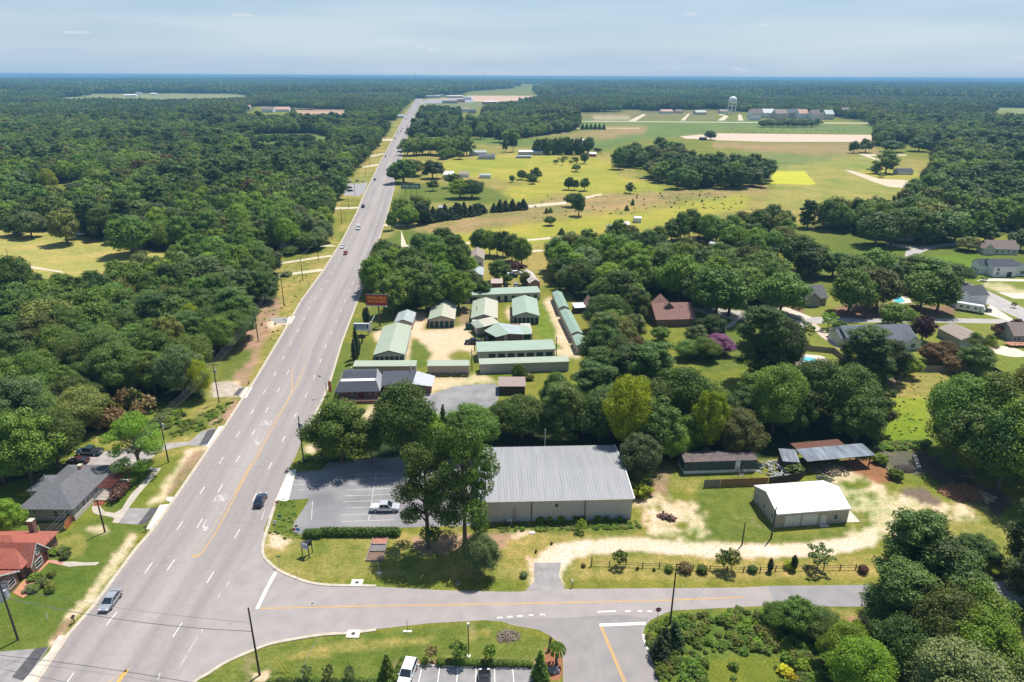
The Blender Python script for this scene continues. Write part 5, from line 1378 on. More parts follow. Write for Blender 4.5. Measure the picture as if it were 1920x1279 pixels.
H.part('wall_rib', rb, wl, kind='stuff')
H.part('gutter', MB().box(-.3, W + .3, -.5, -.36, h - .08, h + .1), mat('cream_gutter', (0.60, 0.57, 0.48), .6))
H.part('rake_trim', MB().slab([(W + .26, -.4, h + .2), (W + .46, -.4, h + .2), (W + .46, D / 2, rz_ + .2), (W + .26, D / 2, rz_ + .2)], .25).slab([(W + .26, D / 2, rz_ + .2), (W + .46, D / 2, rz_ + .2), (W + .46, D + .4, h + .2), (W + .26, D + .4, h + .2)], .25), whitem)
H.part('base_band', MB().box(0, W, -.06, -.005, 0, .25), mat('pale_band', (0.50, 0.49, 0.46), .8))
for px_ in (997, 1098): x = H.loc((px_, 960), 2.5).x; H.part('downpipe', MB().box(x - .08, x + .08, -.16, -.06, 0, h), dtrim)
x = H.loc((1044, 949), 3.6).x; H.part('wall_vent', MB().prism([(0,0)],0,0) if False else MB().tube([(x, -.02, 3.6), (x, -.16, 3.6)], .32, 12), dtrim)
x = H.loc((963, 965), 2).x; H.part('ladder', MB().box(x - .05, x, -.2, -.1, 0, 3.2).box(x + .4, x + .45, -.2, -.1, 0, 3.2), dtrim)

# ------------------------------------------------------------------ white roofed garage
H = House('white_garage', 'taupe metal garage with gleaming white roof and two overhead doors', 'garage', (1453.4, 990), (1587.8, 979.5))
D = H.loc((1408, 936.9), 0).y
whr = mat('white_steel_roof', (0.86, 0.87, 0.88), 0.35, (0.82, 0.83, 0.85), 0.5); gw = mat('taupe_garage_wall', (0.42, 0.385, 0.345), 0.65, (0.38, 0.35, 0.31), 1.0, stretch=(8, 8, .3))
H.gable(D, 3.3, 1.75, 'x', gw, whr, .2, trim=whitem)
for a_, b_ in ((1467.5, 1496), (1501.5, 1530)):
    x0, x1 = H.loc((a_, 986), 0).x, H.loc((b_, 984), 0).x; H.hole('f', (x0 + x1) / 2, (x1 - x0) * .94, .03, 2.55, 'overhead_door', whitem, mat('white_door', (0.66, 0.68, 0.68), .5))
H.hole('f', H.loc((1541, 982), 0).x, .95, .03, 2.1, 'door', whitem, MATS['white_door']); H.hole('f', H.loc((1571.5, 975), 1.4).x, .9, .95, 2.1)
for k in range(3): H.hole('l', D * (k + .5) / 3, .8, 1.3, 2.2)
H.part('light', MB().box(H.W * .72, H.W * .72 + .3, -.25, -.01, 2.75, 2.95), whitem)
H.part('door_step', MB().box(H.loc((1541,982),0).x - .9, H.loc((1541,982),0).x + .9, -1.0, -.05, 0, .1), concrete)
sheet('concrete_pad', [(1588,955),(1594,958),(1613,979),(1588,980)], concrete, 0.05)
for q in ((1537, 901), (1554, 902)):
    pass
# ------------------------------------------------------------------ mobile home
H = House('mobile_home', 'dark slate mobile home with white skirting and white door', 'mobile home', (1281.5, 889), (1416.6, 884.6))
slate = mat('slate_siding', (0.060, 0.085, 0.092), 0.6, (0.05, 0.07, 0.078), .5, stretch=(.3, .3, 9)); D = 4.3
H.part('skirting', MB().box(.03, H.W - .03, .03, D - .03, 0, .75), whitem)
H.gable(D, 3.0, .55, 'x', slate, mat('weathered_brown_roof', (0.17, 0.125, 0.115), .8, (0.09, 0.075, 0.075), .9, detail=6), .12, z0=.75)
H.hole('f', H.loc((1385, 878), 1.5).x, .9, .85, 2.8, 'door', whitem, whitem)
for px_ in (1294, 1316, 1368): H.hole('f', H.loc((px_, 876), 1.9).x, .8, 1.4, 2.3, frame=slate)
xs_ = H.loc((1386, 885), 0).x
for k in range(4): H.part('step', MB().box(xs_ - .6, xs_ + .6, -.4 - .35 * k, -.08 - .35 * k, .6 - .2 * k, .66 - .2 * k), mat('grey_timber', (0.36, 0.31, 0.26), .9))
for sx in (-.68, .6): H.part('handrail', MB().tube([(xs_ + sx + .04, -.1, .75), (xs_ + sx + .04, -.1, 1.6), (xs_ + sx + .04, -1.5, 1.0), (xs_ + sx + .04, -1.5, 0)], .05, 5), MATS['grey_timber'])
# fence in front of it, board by board
def board_fence(label, pts, hgt, m, bw=.42, cat='fence'):
    a = G(*pts[0]); root = thing('board_fence', label, cat, a)
    me_ = None
    for p, q in zip(pts, pts[1:]):
        A_, B_ = G(*p), G(*q); L_ = (B_ - A_).length; n = max(1, int(L_ / bw)); d = (B_ - A_) / n; rz = math.atan2(d.y, d.x)
        me_ = MB().box(0, d.length * .94, -.015, .015, .03, hgt); me0 = mesh('fence_board', me_.v, me_.f, m)
        for k in range(n):
            o = link('fence_board', me0, root, A_ + d * k - a, rz); o.location.z = rnd.uniform(-.04, .03)
        link('rail', mesh('rail', *(lambda r: (r.v, r.f))(MB().box(0, L_, .016, .06, hgt * .25, hgt * .25 + .09).box(0, L_, .016, .06, hgt * .8, hgt * .8 + .09)), m), root, A_ - a, rz)
    return root
redwood = mat('orange_fence_wood', (0.30, 0.155, 0.085), .9, (0.22, 0.11, 0.06), .6, stretch=(3, 3, .5)); oldwood = mat('grey_fence_wood', (0.27, 0.225, 0.19), .9, (0.2, 0.165, 0.14), .6, stretch=(3, 3, .5)); darkwood = mat('dark_fence_wood', (0.075, 0.055, 0.045), .9, (0.05, 0.04, 0.034), .6)
board_fence('weathered grey end of the yard fence before the mobile home', [(1319, 914), (1350, 913)], 1.9, oldwood)
board_fence('orange brown board fence in front of the mobile home steps', [(1350.5, 913), (1439, 909.5)], 1.9, redwood)
board_fence('dark board fence curving towards the open shed', [(1440, 909.5), (1475, 905), (1500, 900), (1508, 893)], 1.9, darkwood)
# open shed
H = House('open_shed', 'open pole shed with rusty bluish tin roof under the trees', 'shed', (1511, 886), (1631, 874.5))
D = 7.0
tin = mat('blue_tin', (0.22, 0.26, 0.31), .6, (0.10, 0.12, 0.145), .5, stretch=(2, .4, 1), detail=6)
for k in range(4):
    x0 = (H.W + .8) / 4 * k - .4; H.part('roof_sheet', MB().slab([(x0, -.4, 3.1 + .004 * (k % 2)), (x0 + (H.W + .8) / 4 + .02, -.4, 3.1 + .004 * (k % 2)), (x0 + (H.W + .8) / 4 + .02, D * .62, 3.5 + .004 * (k % 2)), (x0, D * .62, 3.5 + .004 * (k % 2))], .06), tin)
H.part('rusty_roof_sheet', MB().slab([(-.3, D * .62, 3.5), (H.W * .75, D * .62, 3.5), (H.W * .75, D, 3.5), (-.3, D, 3.5)], .06), mat('rusty_tin', (0.13, 0.055, 0.035), .8))
for x, y in ((.2, .2), (H.W * .33, .2), (H.W * .66, .2), (H.W - .2, .2), (.2, D * .6), (H.W * .5, D * .6), (H.W - .2, D * .6)): H.part('post', MB().box(x - .1, x + .1, y - .1, y + .1, 0, 3.05 if y < 1 else 3.4), darkwood)
H.part('beam', MB().box(0, H.W, .12, .28, 2.85, 3.02), darkwood)
# small barns and sheds nearby
H = House('tin_shed', 'dark tin lean-to between the mobile home and open shed', 'shed', (1466, 882), (1494, 884)); H.mono(4, 2.4, 3.0, darkwood, tin)
H = House('brown_shed', 'small flat brown roofed shed at the edge of the sandy yard', 'shed', (936, 740), (984, 740)); H.mono(5.5, 2.5, 2.7, darkwood, mat('brown_felt', (0.34, 0.27, 0.24), .9))

# ------------------------------------------------------------------ grey hipped house, left
H = House('grey_house', 'grey sided house with hipped charcoal roof left of the highway', 'house', (47.5, 976), (142.5, 975), side=(47.5 + 62, 903))
H.root.rotation_euler.z = 0; H.rz = 0; H.M = Matrix.Translation(H.o); H.MI = H.M.inverted(); 
W = H.W; D = 15.3
H.hip(D, 2.95, 2.1, gsid, shgrey, .55, ridge='y', inset=5.2)
H.hip(5.2, 2.9, 1.2, gsid, shgrey, .45, x0=-2.6, y0=6.2, W=4.5, ridge='x', inset=2.4)
for px_, z0, z1, w_ in ((62, 1.6, 2.3, .9), (101, 1.0, 2.3, 1.0), (124, 1.0, 2.3, 1.0)): H.hole('f', H.loc((px_, 966), 1.7).x, w_, z0, z1)
for y_, w_ in ((1.5, 1.3), (3.4, 1.2), (4.9, 1.2), (7.8, 1.2)): H.hole('r', y_, w_, 1.1, 2.3, D=D)
H.part('base_course', MB().box(W, W + .12, 0, 6.4, 0, .95), mat('pale_stucco', (0.55, 0.49, 0.42), .9))
H.chimney(W * .53, 11.4, 3.8, 5.6, .75, mat('tan_brick', (0.50, 0.29, 0.19), .9))
H.part('vent_pipe', MB().tube([(-1.2, 9.3, 3.4), (-1.2, 9.3, 4.5)], .14), whitem)
H.part('porch_slab', MB().box(W + .13, W + 3.4, 6.6, 14.5, 0, .35), concrete)
for k in range(4): H.part('brick_step', MB().box(W + .6, W + 2.4, 6.5 - .38 * (k + 1), 6.5 - .38 * k, 0, .34 - .085 * k), mat('red_step', (0.33, 0.10, 0.06), .9))
redw = mat('red_stained_wood', (0.22, 0.055, 0.035), .8)
P = thing('pergola', 'red stained slatted pergola over the porch of the grey house', 'pergola', H.M @ Vector((W + .2, 7.2, .35)))
for k in range(15): link('slat', mesh('slat', *(lambda r: (r.v, r.f))(MB().box(0, 3.4, 0, .14, 2.42, 2.58)), redw) if k == 0 else bpy.data.meshes['slat'], P, (0, .5 * k, 0))
for y in (0.1, 3.6, 7.0): MB().box(3.0, 3.14, y, y + .14, 0, 2.28).build('post', redw, P)
MB().box(3.0, 3.14, 0, 7.2, 2.29, 2.41).build('beam', redw, P)
board_fence('orange stained board fence beside the grey house corner', [(124, 995), (142, 972)], 1.8, mat('orange_stain', (0.42, 0.13, 0.05), .85))
board_fence('shadowed grey board fence between the two left houses', [(76, 997), (122, 996)], 1.7, oldwood)

# ------------------------------------------------------------------ red roofed house, bottom left
px0 = G(62.5, 1079)
H = House('red_roofed_house', 'brick cottage with bright red roof and white gables', 'house', (62.5, 1079), (91, 1049)); H.root.location = px0; H.root.rotation_euler.z = 0; H.o = px0; H.M = Matrix.Translation(px0); H.MI = H.M.inverted()
# local frame: x to the right (towards the street), y away
def prism_gable_x(x0, x1, y0, y1, h, rise, wall, roof, over=.35):   # ridge along x, gable faces +x
    ym = (y0 + y1) / 2
    H.part('wall', MB().add([(x0, y0, 0), (x1, y0, 0), (x1, y0, h), (x0, y0, h), (x0, y1, 0), (x1, y1, 0), (x1, y1, h), (x0, y1, h), (x0, ym, h + rise), (x1, ym, h + rise)], [(0, 1, 2, 3), (5, 4, 7, 6), (1, 5, 6, 9, 2), (4, 0, 3, 8, 7)]), wall)
    sl = rise / ((y1 - y0) / 2)
    H.part('roof_slope', MB().slab([(x0, y0 - over, h - over * sl + .14), (x1 + over, y0 - over, h - over * sl + .14), (x1 + over, ym, h + rise + .14), (x0, ym, h + rise + .14)], .13), roof)
    H.part('roof_slope', MB().slab([(x0, ym, h + rise + .14), (x1 + over, ym, h + rise + .14), (x1 + over, y1 + over, h - over * sl + .14), (x0, y1 + over, h - over * sl + .14)], .13), roof)
    xx = x1 + over + .01
    H.part('barge_board', MB().add([(xx, y0 - over, h - over * sl - .1), (xx, ym, h + rise - .1), (xx, ym, h + rise + .2), (xx, y0 - over, h - over * sl + .2)], [(0, 1, 2, 3)]).add([(xx, ym, h + rise - .1), (xx, y1 + over, h - over * sl - .1), (xx, y1 + over, h - over * sl + .2), (xx, ym, h + rise + .2)], [(0, 1, 2, 3)]), whitem)
prism_gable_x(-9, 0, 0, 4.5, 2.3, 2.8, brick, shred)
H.hip(9.5, 2.6, 3.1, brick, shred, .5, x0=-12.5, y0=-1.0, W=11.6, ridge='x', inset=4.6)
prism_gable_x(-9, -1.0, -9.5, -2.0, 2.5, 2.2, brick, shred)
H.hole('r', 1.9, 1.7, .7, 1.9, D=4.5, W=0, x0=0); H.hole('r', 2.25, .7, 2.9, 3.9, D=4.5, W=0, x0=0)
H.hole('r', 3.7, .9, .1, 2.0, 'door', brick, mat('dark_arch_door', (0.10, 0.02, 0.015), .5), D=4.5, W=0, x0=0)
H.hole('r', -3.6, 1.5, .8, 2.0, W=0, x0=-1.0); H.hole('r', -7, 1.5, .8, 2.0, W=0, x0=-1.0)
H.chimney(-3.3, 6.8, 2.2, 6.6, .95, brick, concrete); H.chimney(-8.6, .2, 4.5, 6.1, .6, brick, dtrim)
sheet('brick_terrace', [(24,1112),(40,1094),(52,1082),(64,1080),(90,1051),(100,1050),(84,1063),(70,1078),(68,1090),(55,1113),(44,1122)], mat('orange_paving', (0.52, 0.25, 0.15), .9, (0.42, 0.19, 0.11), 2.0), .08)
sheet('brick_path', [(92,1051),(102,1050),(119,1054),(117,1061),(104,1058),(92,1055)], mat('orange_paving2', (0.50, 0.27, 0.19), .9), .05)
H = House('porch_block', 'cream gabled porch at the left edge below the red roof', 'porch', (-30, 1150), (20, 1120)); H.gable(6, 2.6, 1.2, 'x', wsid, shdark, .3)

# ------------------------------------------------------------------ houses on the right
def house(name, label, P0, P1, D, h, rise, axis, wall, roof, doors=(), wins=(), side=None, over=.4, cat='house', trim=whitem, group=None):
    H = House(name, label, cat, P0, P1, side=side, group=group)
    if axis == 'hip': H.hip(D, h, rise, wall, roof, over, ridge='x')
    else: H.gable(D, h, rise, axis, wall, roof, over, trim=trim)
    for (s_, u, w_, z0, z1) in wins: H.hole(s_, u * (H.W if s_ in 'fb' else D), w_, z0, z1, D=D)
    for (s_, u, w_, z1, m_) in doors: H.hole(s_, u * (H.W if s_ in 'fb' else D), w_, .02, z1, 'overhead_door' if w_ > 1.5 else 'door', whitem, m_, D=D)
    return H
wd = MATS['white_door']
H = house('white_house', 'low white house with slate roof and pale driveway', (1590, 655), (1716, 651), 12.5, 2.8, 3.0, 'x', wsid, shblue, wins=(('f', .45, 1.4, .9, 2.1), ('f', .6, 1.4, .9, 2.1), ('f', .3, 1.2, .9, 2.1)))
x0 = H.loc((1688, 652), 0).x; H.gable(6, 2.8, 1.9, 'y', wsid, shblue, .3, x0=x0, y0=-2.2, W=H.W - x0, trim=whitem); H.hole('f', x0 + (H.W - x0) * .5, 1.5, .9, 2.1, y0=-2.2)
x0 = 0.0; H.gable(7, 2.8, 1.9, 'x', wsid, shblue, .3, x0=-1.5, y0=2.5, W=5)
H = house('tan_outbuilding', 'plain tan garage building with brownish hipped gable roof', (1798, 652.6), (1846, 651), 11, 2.9, 1.6, 'y', gsid, shtan, side=(1770.7, 638), over=.25)
H = house('grey_gabled_house', 'grey house with brown roof and red timber deck at the right edge', (1897, 643), (1975, 645), 9.5, 3.0, 2.6, 'x', gsid, shbrown, wins=(('f', .05, .9, .9, 2.2), ('f', .14, .9, .9, 2.2), ('l', .5, .9, .9, 2.2)))
D_ = thing('timber_deck', 'reddish timber deck beside the sandy circle', 'deck', G(1893, 652))
for k in range(9): MB().box(0, 6.5, .36 * k, .36 * k + .33, .75, .82).build('deck_board', mat('deck_wood', (0.48, 0.24, 0.15), .85), D_)
for k in range(5): MB().box(1.5 * k, 1.5 * k + .1, -.05, .05, 0, 1.6).build('deck_post', MATS['deck_wood'], D_)
MB().box(0, 6.5, -.05, .02, 1.5, 1.6).build('handrail', MATS['deck_wood'], D_)
H = house('white_two_storey_house', 'tall white house with dark roof and twin garage doors behind the trailer', (1797, 575), (1848, 572.5), 8.5, 4.2, 2.6, 'x', wsid, shchar, doors=(('f', .62, 2.2, 2.2, wd), ('f', .86, 2.2, 2.2, wd)), wins=(('f', .2, 1.8, 1.4, 2.8),))
H.gable(5, 4.0, 2.4, 'y', wsid, shchar, .3, x0=-2.0, y0=-.8, W=5.2, trim=whitem)
H = house('white_winged_house', 'white house with grey roof and open garage at the right edge', (1860, 519.5), (1903, 519.5), 9, 4.6, 2.4, 'x', wsid, shdark, doors=(('f', .72, 2.2, 2.3, mat('dark_garage', (0.04, 0.04, 0.045), .6)),), wins=(('f', .2, 1.2, 2.8, 3.9), ('f', .2, 1.2, 1, 2.2)))  # open garage is a flat dark leaf, inner shade put into its colour
H.gable(6, 4.2, 2.2, 'x', wsid, shdark, .3, x0=-3.2, y0=4.5, W=5); H.gable(7, 3.4, 2.0, 'y', wsid, shdark, .3, x0=H.W - .1, y0=1.6, W=8, trim=whitem); H.hole('f', H.W + 4, 1.8, 1.0, 2.2, y0=1.6)
for k in range(3): H.hole('l', 5.5 + 1.7 * k, .9, 1.0, 2.2, x0=-3.2)
H = house('brown_roofed_house', 'cream house with brown roof beside the curving street', (1850, 477), (1907, 478), 9, 3.2, 3.0, 'x', csid, shbrown, wins=tuple(('f', .12 + .19 * k, 1.0, 1.0, 2.2) for k in range(5)))
H.gable(5, 3.2, 2.2, 'y', csid, shbrown, .3, x0=-2.5, y0=-1, W=5, trim=whitem)
house('blue_roofed_house', 'slate roofed house half hidden by trees at the bend', (1700, 521), (1724, 519), 8, 3.0, 3.0, 'y', wsid, shblue)
house('grey_shaded_house', 'grey house in deep shade above the lawn', (1683, 452), (1713, 452), 7, 3.2, 2.5, 'x', gsid, shgrey)
house('grey_roofed_house', 'grey roofed house between two big trees', (1502, 573), (1548, 572), 10, 3.2, 3.4, 'x', gsid, shgrey, wins=(('f', .8, .9, .9, 2.2),)).gable(5, 3.0, 2.6, 'y', gsid, shgrey, .3, x0=.5, y0=-1.8, W=6, trim=csid)
H = house('pink_roofed_house', 'house with large dusty pink roof among the trees', (1231, 613), (1300, 611), 13, 3.0, 3.6, 'x', brownbrick, shpink, over=.6, trim=None)
H.gable(10, 3.2, 4.2, 'y', brownbrick, shpink, .4, x0=1.0, y0=4.5, W=8.5)
H.part('roof_flashing', MB().slab([(8.6, 4.6, 6.5), (9.0, 4.6, 6.5), (12.0, 4.6, 4.6), (11.6, 4.6, 4.6)], .05), whitem)
house('small_red_roofed_cottage', 'small cottage with reddish roof beside the diagonal sheds', (1099, 588), (1112, 588), 7, 2.8, 2.2, 'y', wsid, shpink)
H = House('lean_carport', 'small white topped carport beside the red roofed cottage', 'carport', (1078, 588), (1097, 587)); H.mono(4, 2.2, 2.6, darkwood, whr)
house('rusty_barn', 'little barn with rust striped tin roof in the trees', (1258, 491), (1283, 492), 5, 2.6, 1.5, 'x', gsid, mat('striped_rusty_tin', (0.50, 0.33, 0.28), .6, (0.30, 0.15, 0.11), 1.2, stretch=(3, .3, 1)), cat='barn')
house('grey_trailer_shed', 'small grey shed roof beside the dry field', (1330, 464), (1344, 466), 3, 2.2, .6, 'x', gsid, rgrey, cat='shed')
# behind the storage units
house('white_barn', 'big white gabled building behind the storage units', (881, 503), (906.5, 503), 15, 4.4, 1.8, 'y', wsid, shtan, wins=(('f', .75, 1.2, 1.2, 2.6),), cat='barn')
house('pale_blue_shed', 'pale grey shed in front of the big white building', (881, 529), (905, 529), 12, 3.0, 1.0, 'y', wgrey, rgrey, cat='shed')
house('red_sided_barn', 'long rusty sided barn with arched pale roof', (993.5, 544), (1012, 543), 15, 3.2, 1.3, 'y', mat('faded_red_boards', (0.36, 0.20, 0.16), .8), mat('patched_tin', (0.62, 0.58, 0.54), .5, (0.40, 0.30, 0.26), .3, lo=.45, hi=.5), cat='barn')
house('brown_yard_shed', 'low brown shed with pinkish roof in the cluttered yard', (922, 541), (941, 541), 6, 2.4, .8, 'x', mat('red_brown_boards', (0.20, 0.09, 0.06), .8), mat('pinkish_tin', (0.50, 0.38, 0.34), .6), cat='shed')
house('hidden_house', 'pale roof peeping through trees beside the red billboard', (722, 552), (738, 552), 8, 2.8, 1.6, 'x', csid, shtan)
# far left of the highway
FARH = 'far houses'
def far(name, label, x0, x1, y, D, h, rise, wall, roof, cat='house', axis='x', group=None): return house(name, label, (x0, y), (x1, y), D, h, rise, axis, wall, roof, cat=cat, over=.3, trim=None, group=group)
far('white_ranch_house', 'long white house with pale roof left of the highway near the driveways', 526, 556, 465, 9, 2.8, 1.8, wsid, mat('pale_roof', (0.56, 0.52, 0.50), .7))
far('white_garage_house', 'small white gabled outbuilding beside the long white house', 571, 584, 459, 7, 2.8, 2.0, wsid, MATS['pale_roof'])
far('white_shop', 'white roofed shop behind the far car park', 640, 660, 316, 12, 3.5, 1.5, wsid, whr, 'shop')
far('white_roof_store', 'white roofed store peeping from the trees at the roadside', 679, 697, 282, 14, 4, 1.5, wsid, whr, 'shop')
far('roadside_store', 'low grey roadside store with blue white roof', 736, 757, 222, 30, 5, 1.5, wsid, rgrey, 'shop')
far('roadside_garage', 'white roadside garage near the far petrol stop', 739, 752, 208, 30, 5, 1.5, wsid, whr, 'shop')
far('white_far_mansion', 'white complex on the wooded rise left of the highway', 713, 741, 177, 60, 9, 4, wsid, mat('cream_far', (0.6, 0.54, 0.48), .8), 'building')
far('pale_far_house', 'pale peach house in the distant woods', 452, 469, 205, 16, 6, 4, csid, mat('peach_roof', (0.58, 0.36, 0.28), .8))
far('white_gabled_hall', 'white gabled hall in the distant clearing', 490, 512, 211, 30, 7, 4, wsid, shbrown, 'building'); far('white_hall_wing', 'peach roofed wing beside the white gabled hall', 514, 542, 210, 26, 6, 5, wsid, MATS['peach_roof'], 'building')
far('white_wood_house', 'thin white roof deep in the left woods', 251, 276, 258, 10, 3, 1, wsid, whr); far('cream_wood_house', 'cream roof deep in the left woods', 225, 244, 259, 10, 3, 1, csid, mat('cream_far2', (0.6, 0.5, 0.4), .8)); far('orange_wood_house', 'small orange roofed house deep in the left woods', 292, 302, 256, 12, 6, 3, csid, MATS['peach_roof'])
for k, (x0, x1, y) in enumerate(((232, 256, 181), (282, 293, 178), (254, 264, 177), (150, 162, 178))): far('far_farm_building', ['long white farm shed', 'white farm house', 'small grey farm shed', 'leftmost pale farm shed'][k] + ' on the distant strip field', x0, x1, y, 20, 5, 3, wsid, whr if k < 2 else rgrey, 'farm building')
# right of the highway, middle distance
far('grey_roofed_farmhouse', 'grey farmhouse with long pale metal roof beyond the yellow field', 880, 912, 292, 12, 3.5, 1.6, wgrey, rgrey, 'farmhouse'); far('grey_front_wing', 'slate gabled house in front of the farmhouse', 897, 928, 299, 10, 3, 2.2, wgrey, shblue, 'house')
far('long_white_barn', 'long barn with white roof on the yellow field', 973, 1018, 291, 12, 3.6, 1.2, wgrey, whr, 'barn'); far('small_equipment_shed', 'low grey equipment shed in front of the long white barn', 968, 996, 297, 7, 2.2, .6, gsid, rgrey, 'shed')
far('white_tunnel_shed', 'small white container shed on the green field', 899, 920, 334.5, 6, 2.6, .8, wsid, rgrey, 'shed'); far('brown_farmhouse', 'brown roofed farmhouse among trees on the yellow field', 861, 879, 333, 9, 3, 1.6, wsid, shtan, 'house'); far('white_farm_cottage', 'white farm cottage hidden beside big roadside trees', 832, 850, 334, 9, 3, 2.2, wsid, whr, 'house')
far('small_white_shop', 'tiny white shop between the roadside trees', 830, 840, 285, 7, 3, 1, wsid, whr, 'shop'); far('grey_gable_cottage', 'pale gabled cottage behind the evergreen row', 822, 834, 405, 9, 3.4, 2.4, wsid, rgrey, 'house')
far('red_cottage', 'little red and white cottage near the round trees', 1106, 1118, 294, 7, 3, 1.5, mat('far_red', (0.35, 0.1, 0.07), .8), whr); far('white_peep_barn', 'white gabled barn behind the evergreen block', 1086, 1098, 270, 10, 3.5, 2, wsid, whr, 'barn')
far('trailer_house_a', 'white roofed trailer in the trees above the wood', 1140, 1165, 437, 8, 3, 1, wsid, mat('white_dull', (0.7, 0.66, 0.6), .7)); far('trailer_house_b', 'pale angled roof beside the white camper', 1165, 1180, 431, 8, 3, 1, csid, MATS['white_dull'])
far('white_camper_house', 'little white camper on the lawn behind the trees', 1190, 1202, 418, 5, 2.8, .5, wsid, whr, 'camper'); far('tiny_field_hut', 'tiny dark hut beside the lone round tree', 1313, 1325, 263, 6, 3, 1, darkwood, shgrey, 'hut')
H = far('porch_farmhouse', 'dark roofed farmhouse with white porch by the track', 1684, 1712, 328, 9, 2.8, 2.4, wsid, shdark, 'farmhouse')
# distant subdivision beyond the pasture
SUB = [(1408, 1429, 222, 'pinkish two storey'), (1431, 1453, 222, 'white wide'), (1454, 1476, 223, 'cream low'), (1478, 1497, 222, 'lilac tall'), (1497, 1515, 223, 'white tall'), (1522, 1538, 224, 'white narrow'), (1547, 1563, 224.5, 'white square'), (1580, 1606, 219, 'pale brown gabled'), (1411, 1426, 226, 'small grey'), (1240, 1262, 213, 'long grey'), (1268, 1281, 213, 'small white'), (1305, 1325, 215, 'dark roofed'), (1351, 1366, 213, 'low white')]
for k, (x0, x1, y, d_) in enumerate(SUB): far('distant_house', d_ + ' house in the row beyond the pasture', x0, x1, y, 22, 11 if k < 8 else 5, 8 if k < 8 else 4, [wsid, wsid, csid, wgrey][k % 4], [shbrown, rgrey, shtan, shblue, MATS['peach_roof']][k % 5], 'house', group='distant houses beyond the pasture')
# commercial strip at the end of the highway
CM_ = [(782, 800, 180, 'white'), (796, 826, 184, 'long grey'), (803, 815, 180.5, 'orange fronted'), (816, 835, 182, 'pale grey'), (838, 868, 184, 'wide slate'), (870, 884, 187, 'white end'), (830, 858, 194, 'dark low'), (858, 872, 192, 'small white'), (790, 812, 210, 'brown roofed'), (812, 826, 212, 'blue grey'), (866, 880, 211, 'white roadside'), (880, 893, 213, 'grey roadside'), (906, 930, 196, 'white far'), (813, 830, 168, 'far white')]
for k, (x0, x1, y, d_) in enumerate(CM_): far('distant_store', d_ + ' commercial building near the end of the highway', x0, x1, y, 45, 8, 1.5, [wsid, wgrey, mat('orange_front', (0.5, 0.2, 0.1), .7), wsid, wgrey][k % 5], [whr, rgrey, shtan, shblue][k % 4], 'commercial building', group='commercial buildings at the end of the highway')
far('skyline_block', 'tall pale block in the distant city skyline', 1324, 1327, 152, 60, 70, 5, wgrey, rgrey, 'tower'); 
far('water_tank_roof', 'white dome roof on the far horizon', 1097, 1101, 152, 60, 40, 5, wsid, whr, 'building')
for x in (779, 859, 908): 
    b0 = G(x, 150.5); t_ = thing('radio_mast', 'thin radio mast on the skyline %s' % {779: 'left of the highway end', 859: 'above the commercial strip', 908: 'above the pale dirt site'}[x], 'mast', b0); MB().tube([(0, 0, 0), (0, 0, 150 if x != 859 else 120)], 2.0, 5).build('mast', dtrim, t_)

# ------------------------------------------------------------------ water tower
b0 = G(1371, 214.5); WT = thing('water_tower', 'white water tower on legs above the pasture', 'water tower', b0, .3)
wt = mat('tower_white', (0.80, 0.82, 0.84), .5)
rad = 9.5
lz = [(0, 24.5), (3.5, 24), (rad * .8, 25.2), (rad, 28), (rad, 33), (rad * .92, 36), (rad * .6, 39), (rad * .2, 40.3), (.01, 40.5)]
mb = MB(); mb.tube([(0, 0, z) for r_, z in lz], [max(r_, .05) for r_, z in lz], 24); mb.build('tank', wt, WT, True)
mb = MB(); mb.tube([(0, 0, 27.6), (0, 0, 28.4)], [rad + 1.1, rad + 1.1], 24); mb.build('balcony', wt, WT)
for k in range(6):
    a_ = k * math.pi / 3; MB().tube([(math.cos(a_) * rad * 1.08, math.sin(a_) * rad * 1.08, 0), (math.cos(a_) * rad * .98, math.sin(a_) * rad * .98, 29)], .55, 8).build('leg', wt, WT)
MB().tube([(0, 0, 0), (0, 0, 25)], 1.1, 10).build('riser_pipe', wt, WT)
mb = MB()
for z in (10, 19):
    for k in range(6):
        a_, c_ = k * math.pi / 3, (k + 1) * math.pi / 3; mb.tube([(math.cos(a_) * rad * 1.04, math.sin(a_) * rad * 1.04, z), (math.cos(c_) * rad * 1.04, math.sin(c_) * rad * 1.04, z)], .28, 5)
mb.build('brace_ring', wt, WT)
mb = MB(); mb.box(-5, 5, -.1, .1, 30.5, 32.5); o = mb.build('lettering_band', mat('tower_blue', (0.35, 0.42, 0.5), .6), WT, loc=(0, -rad - .02, 0))
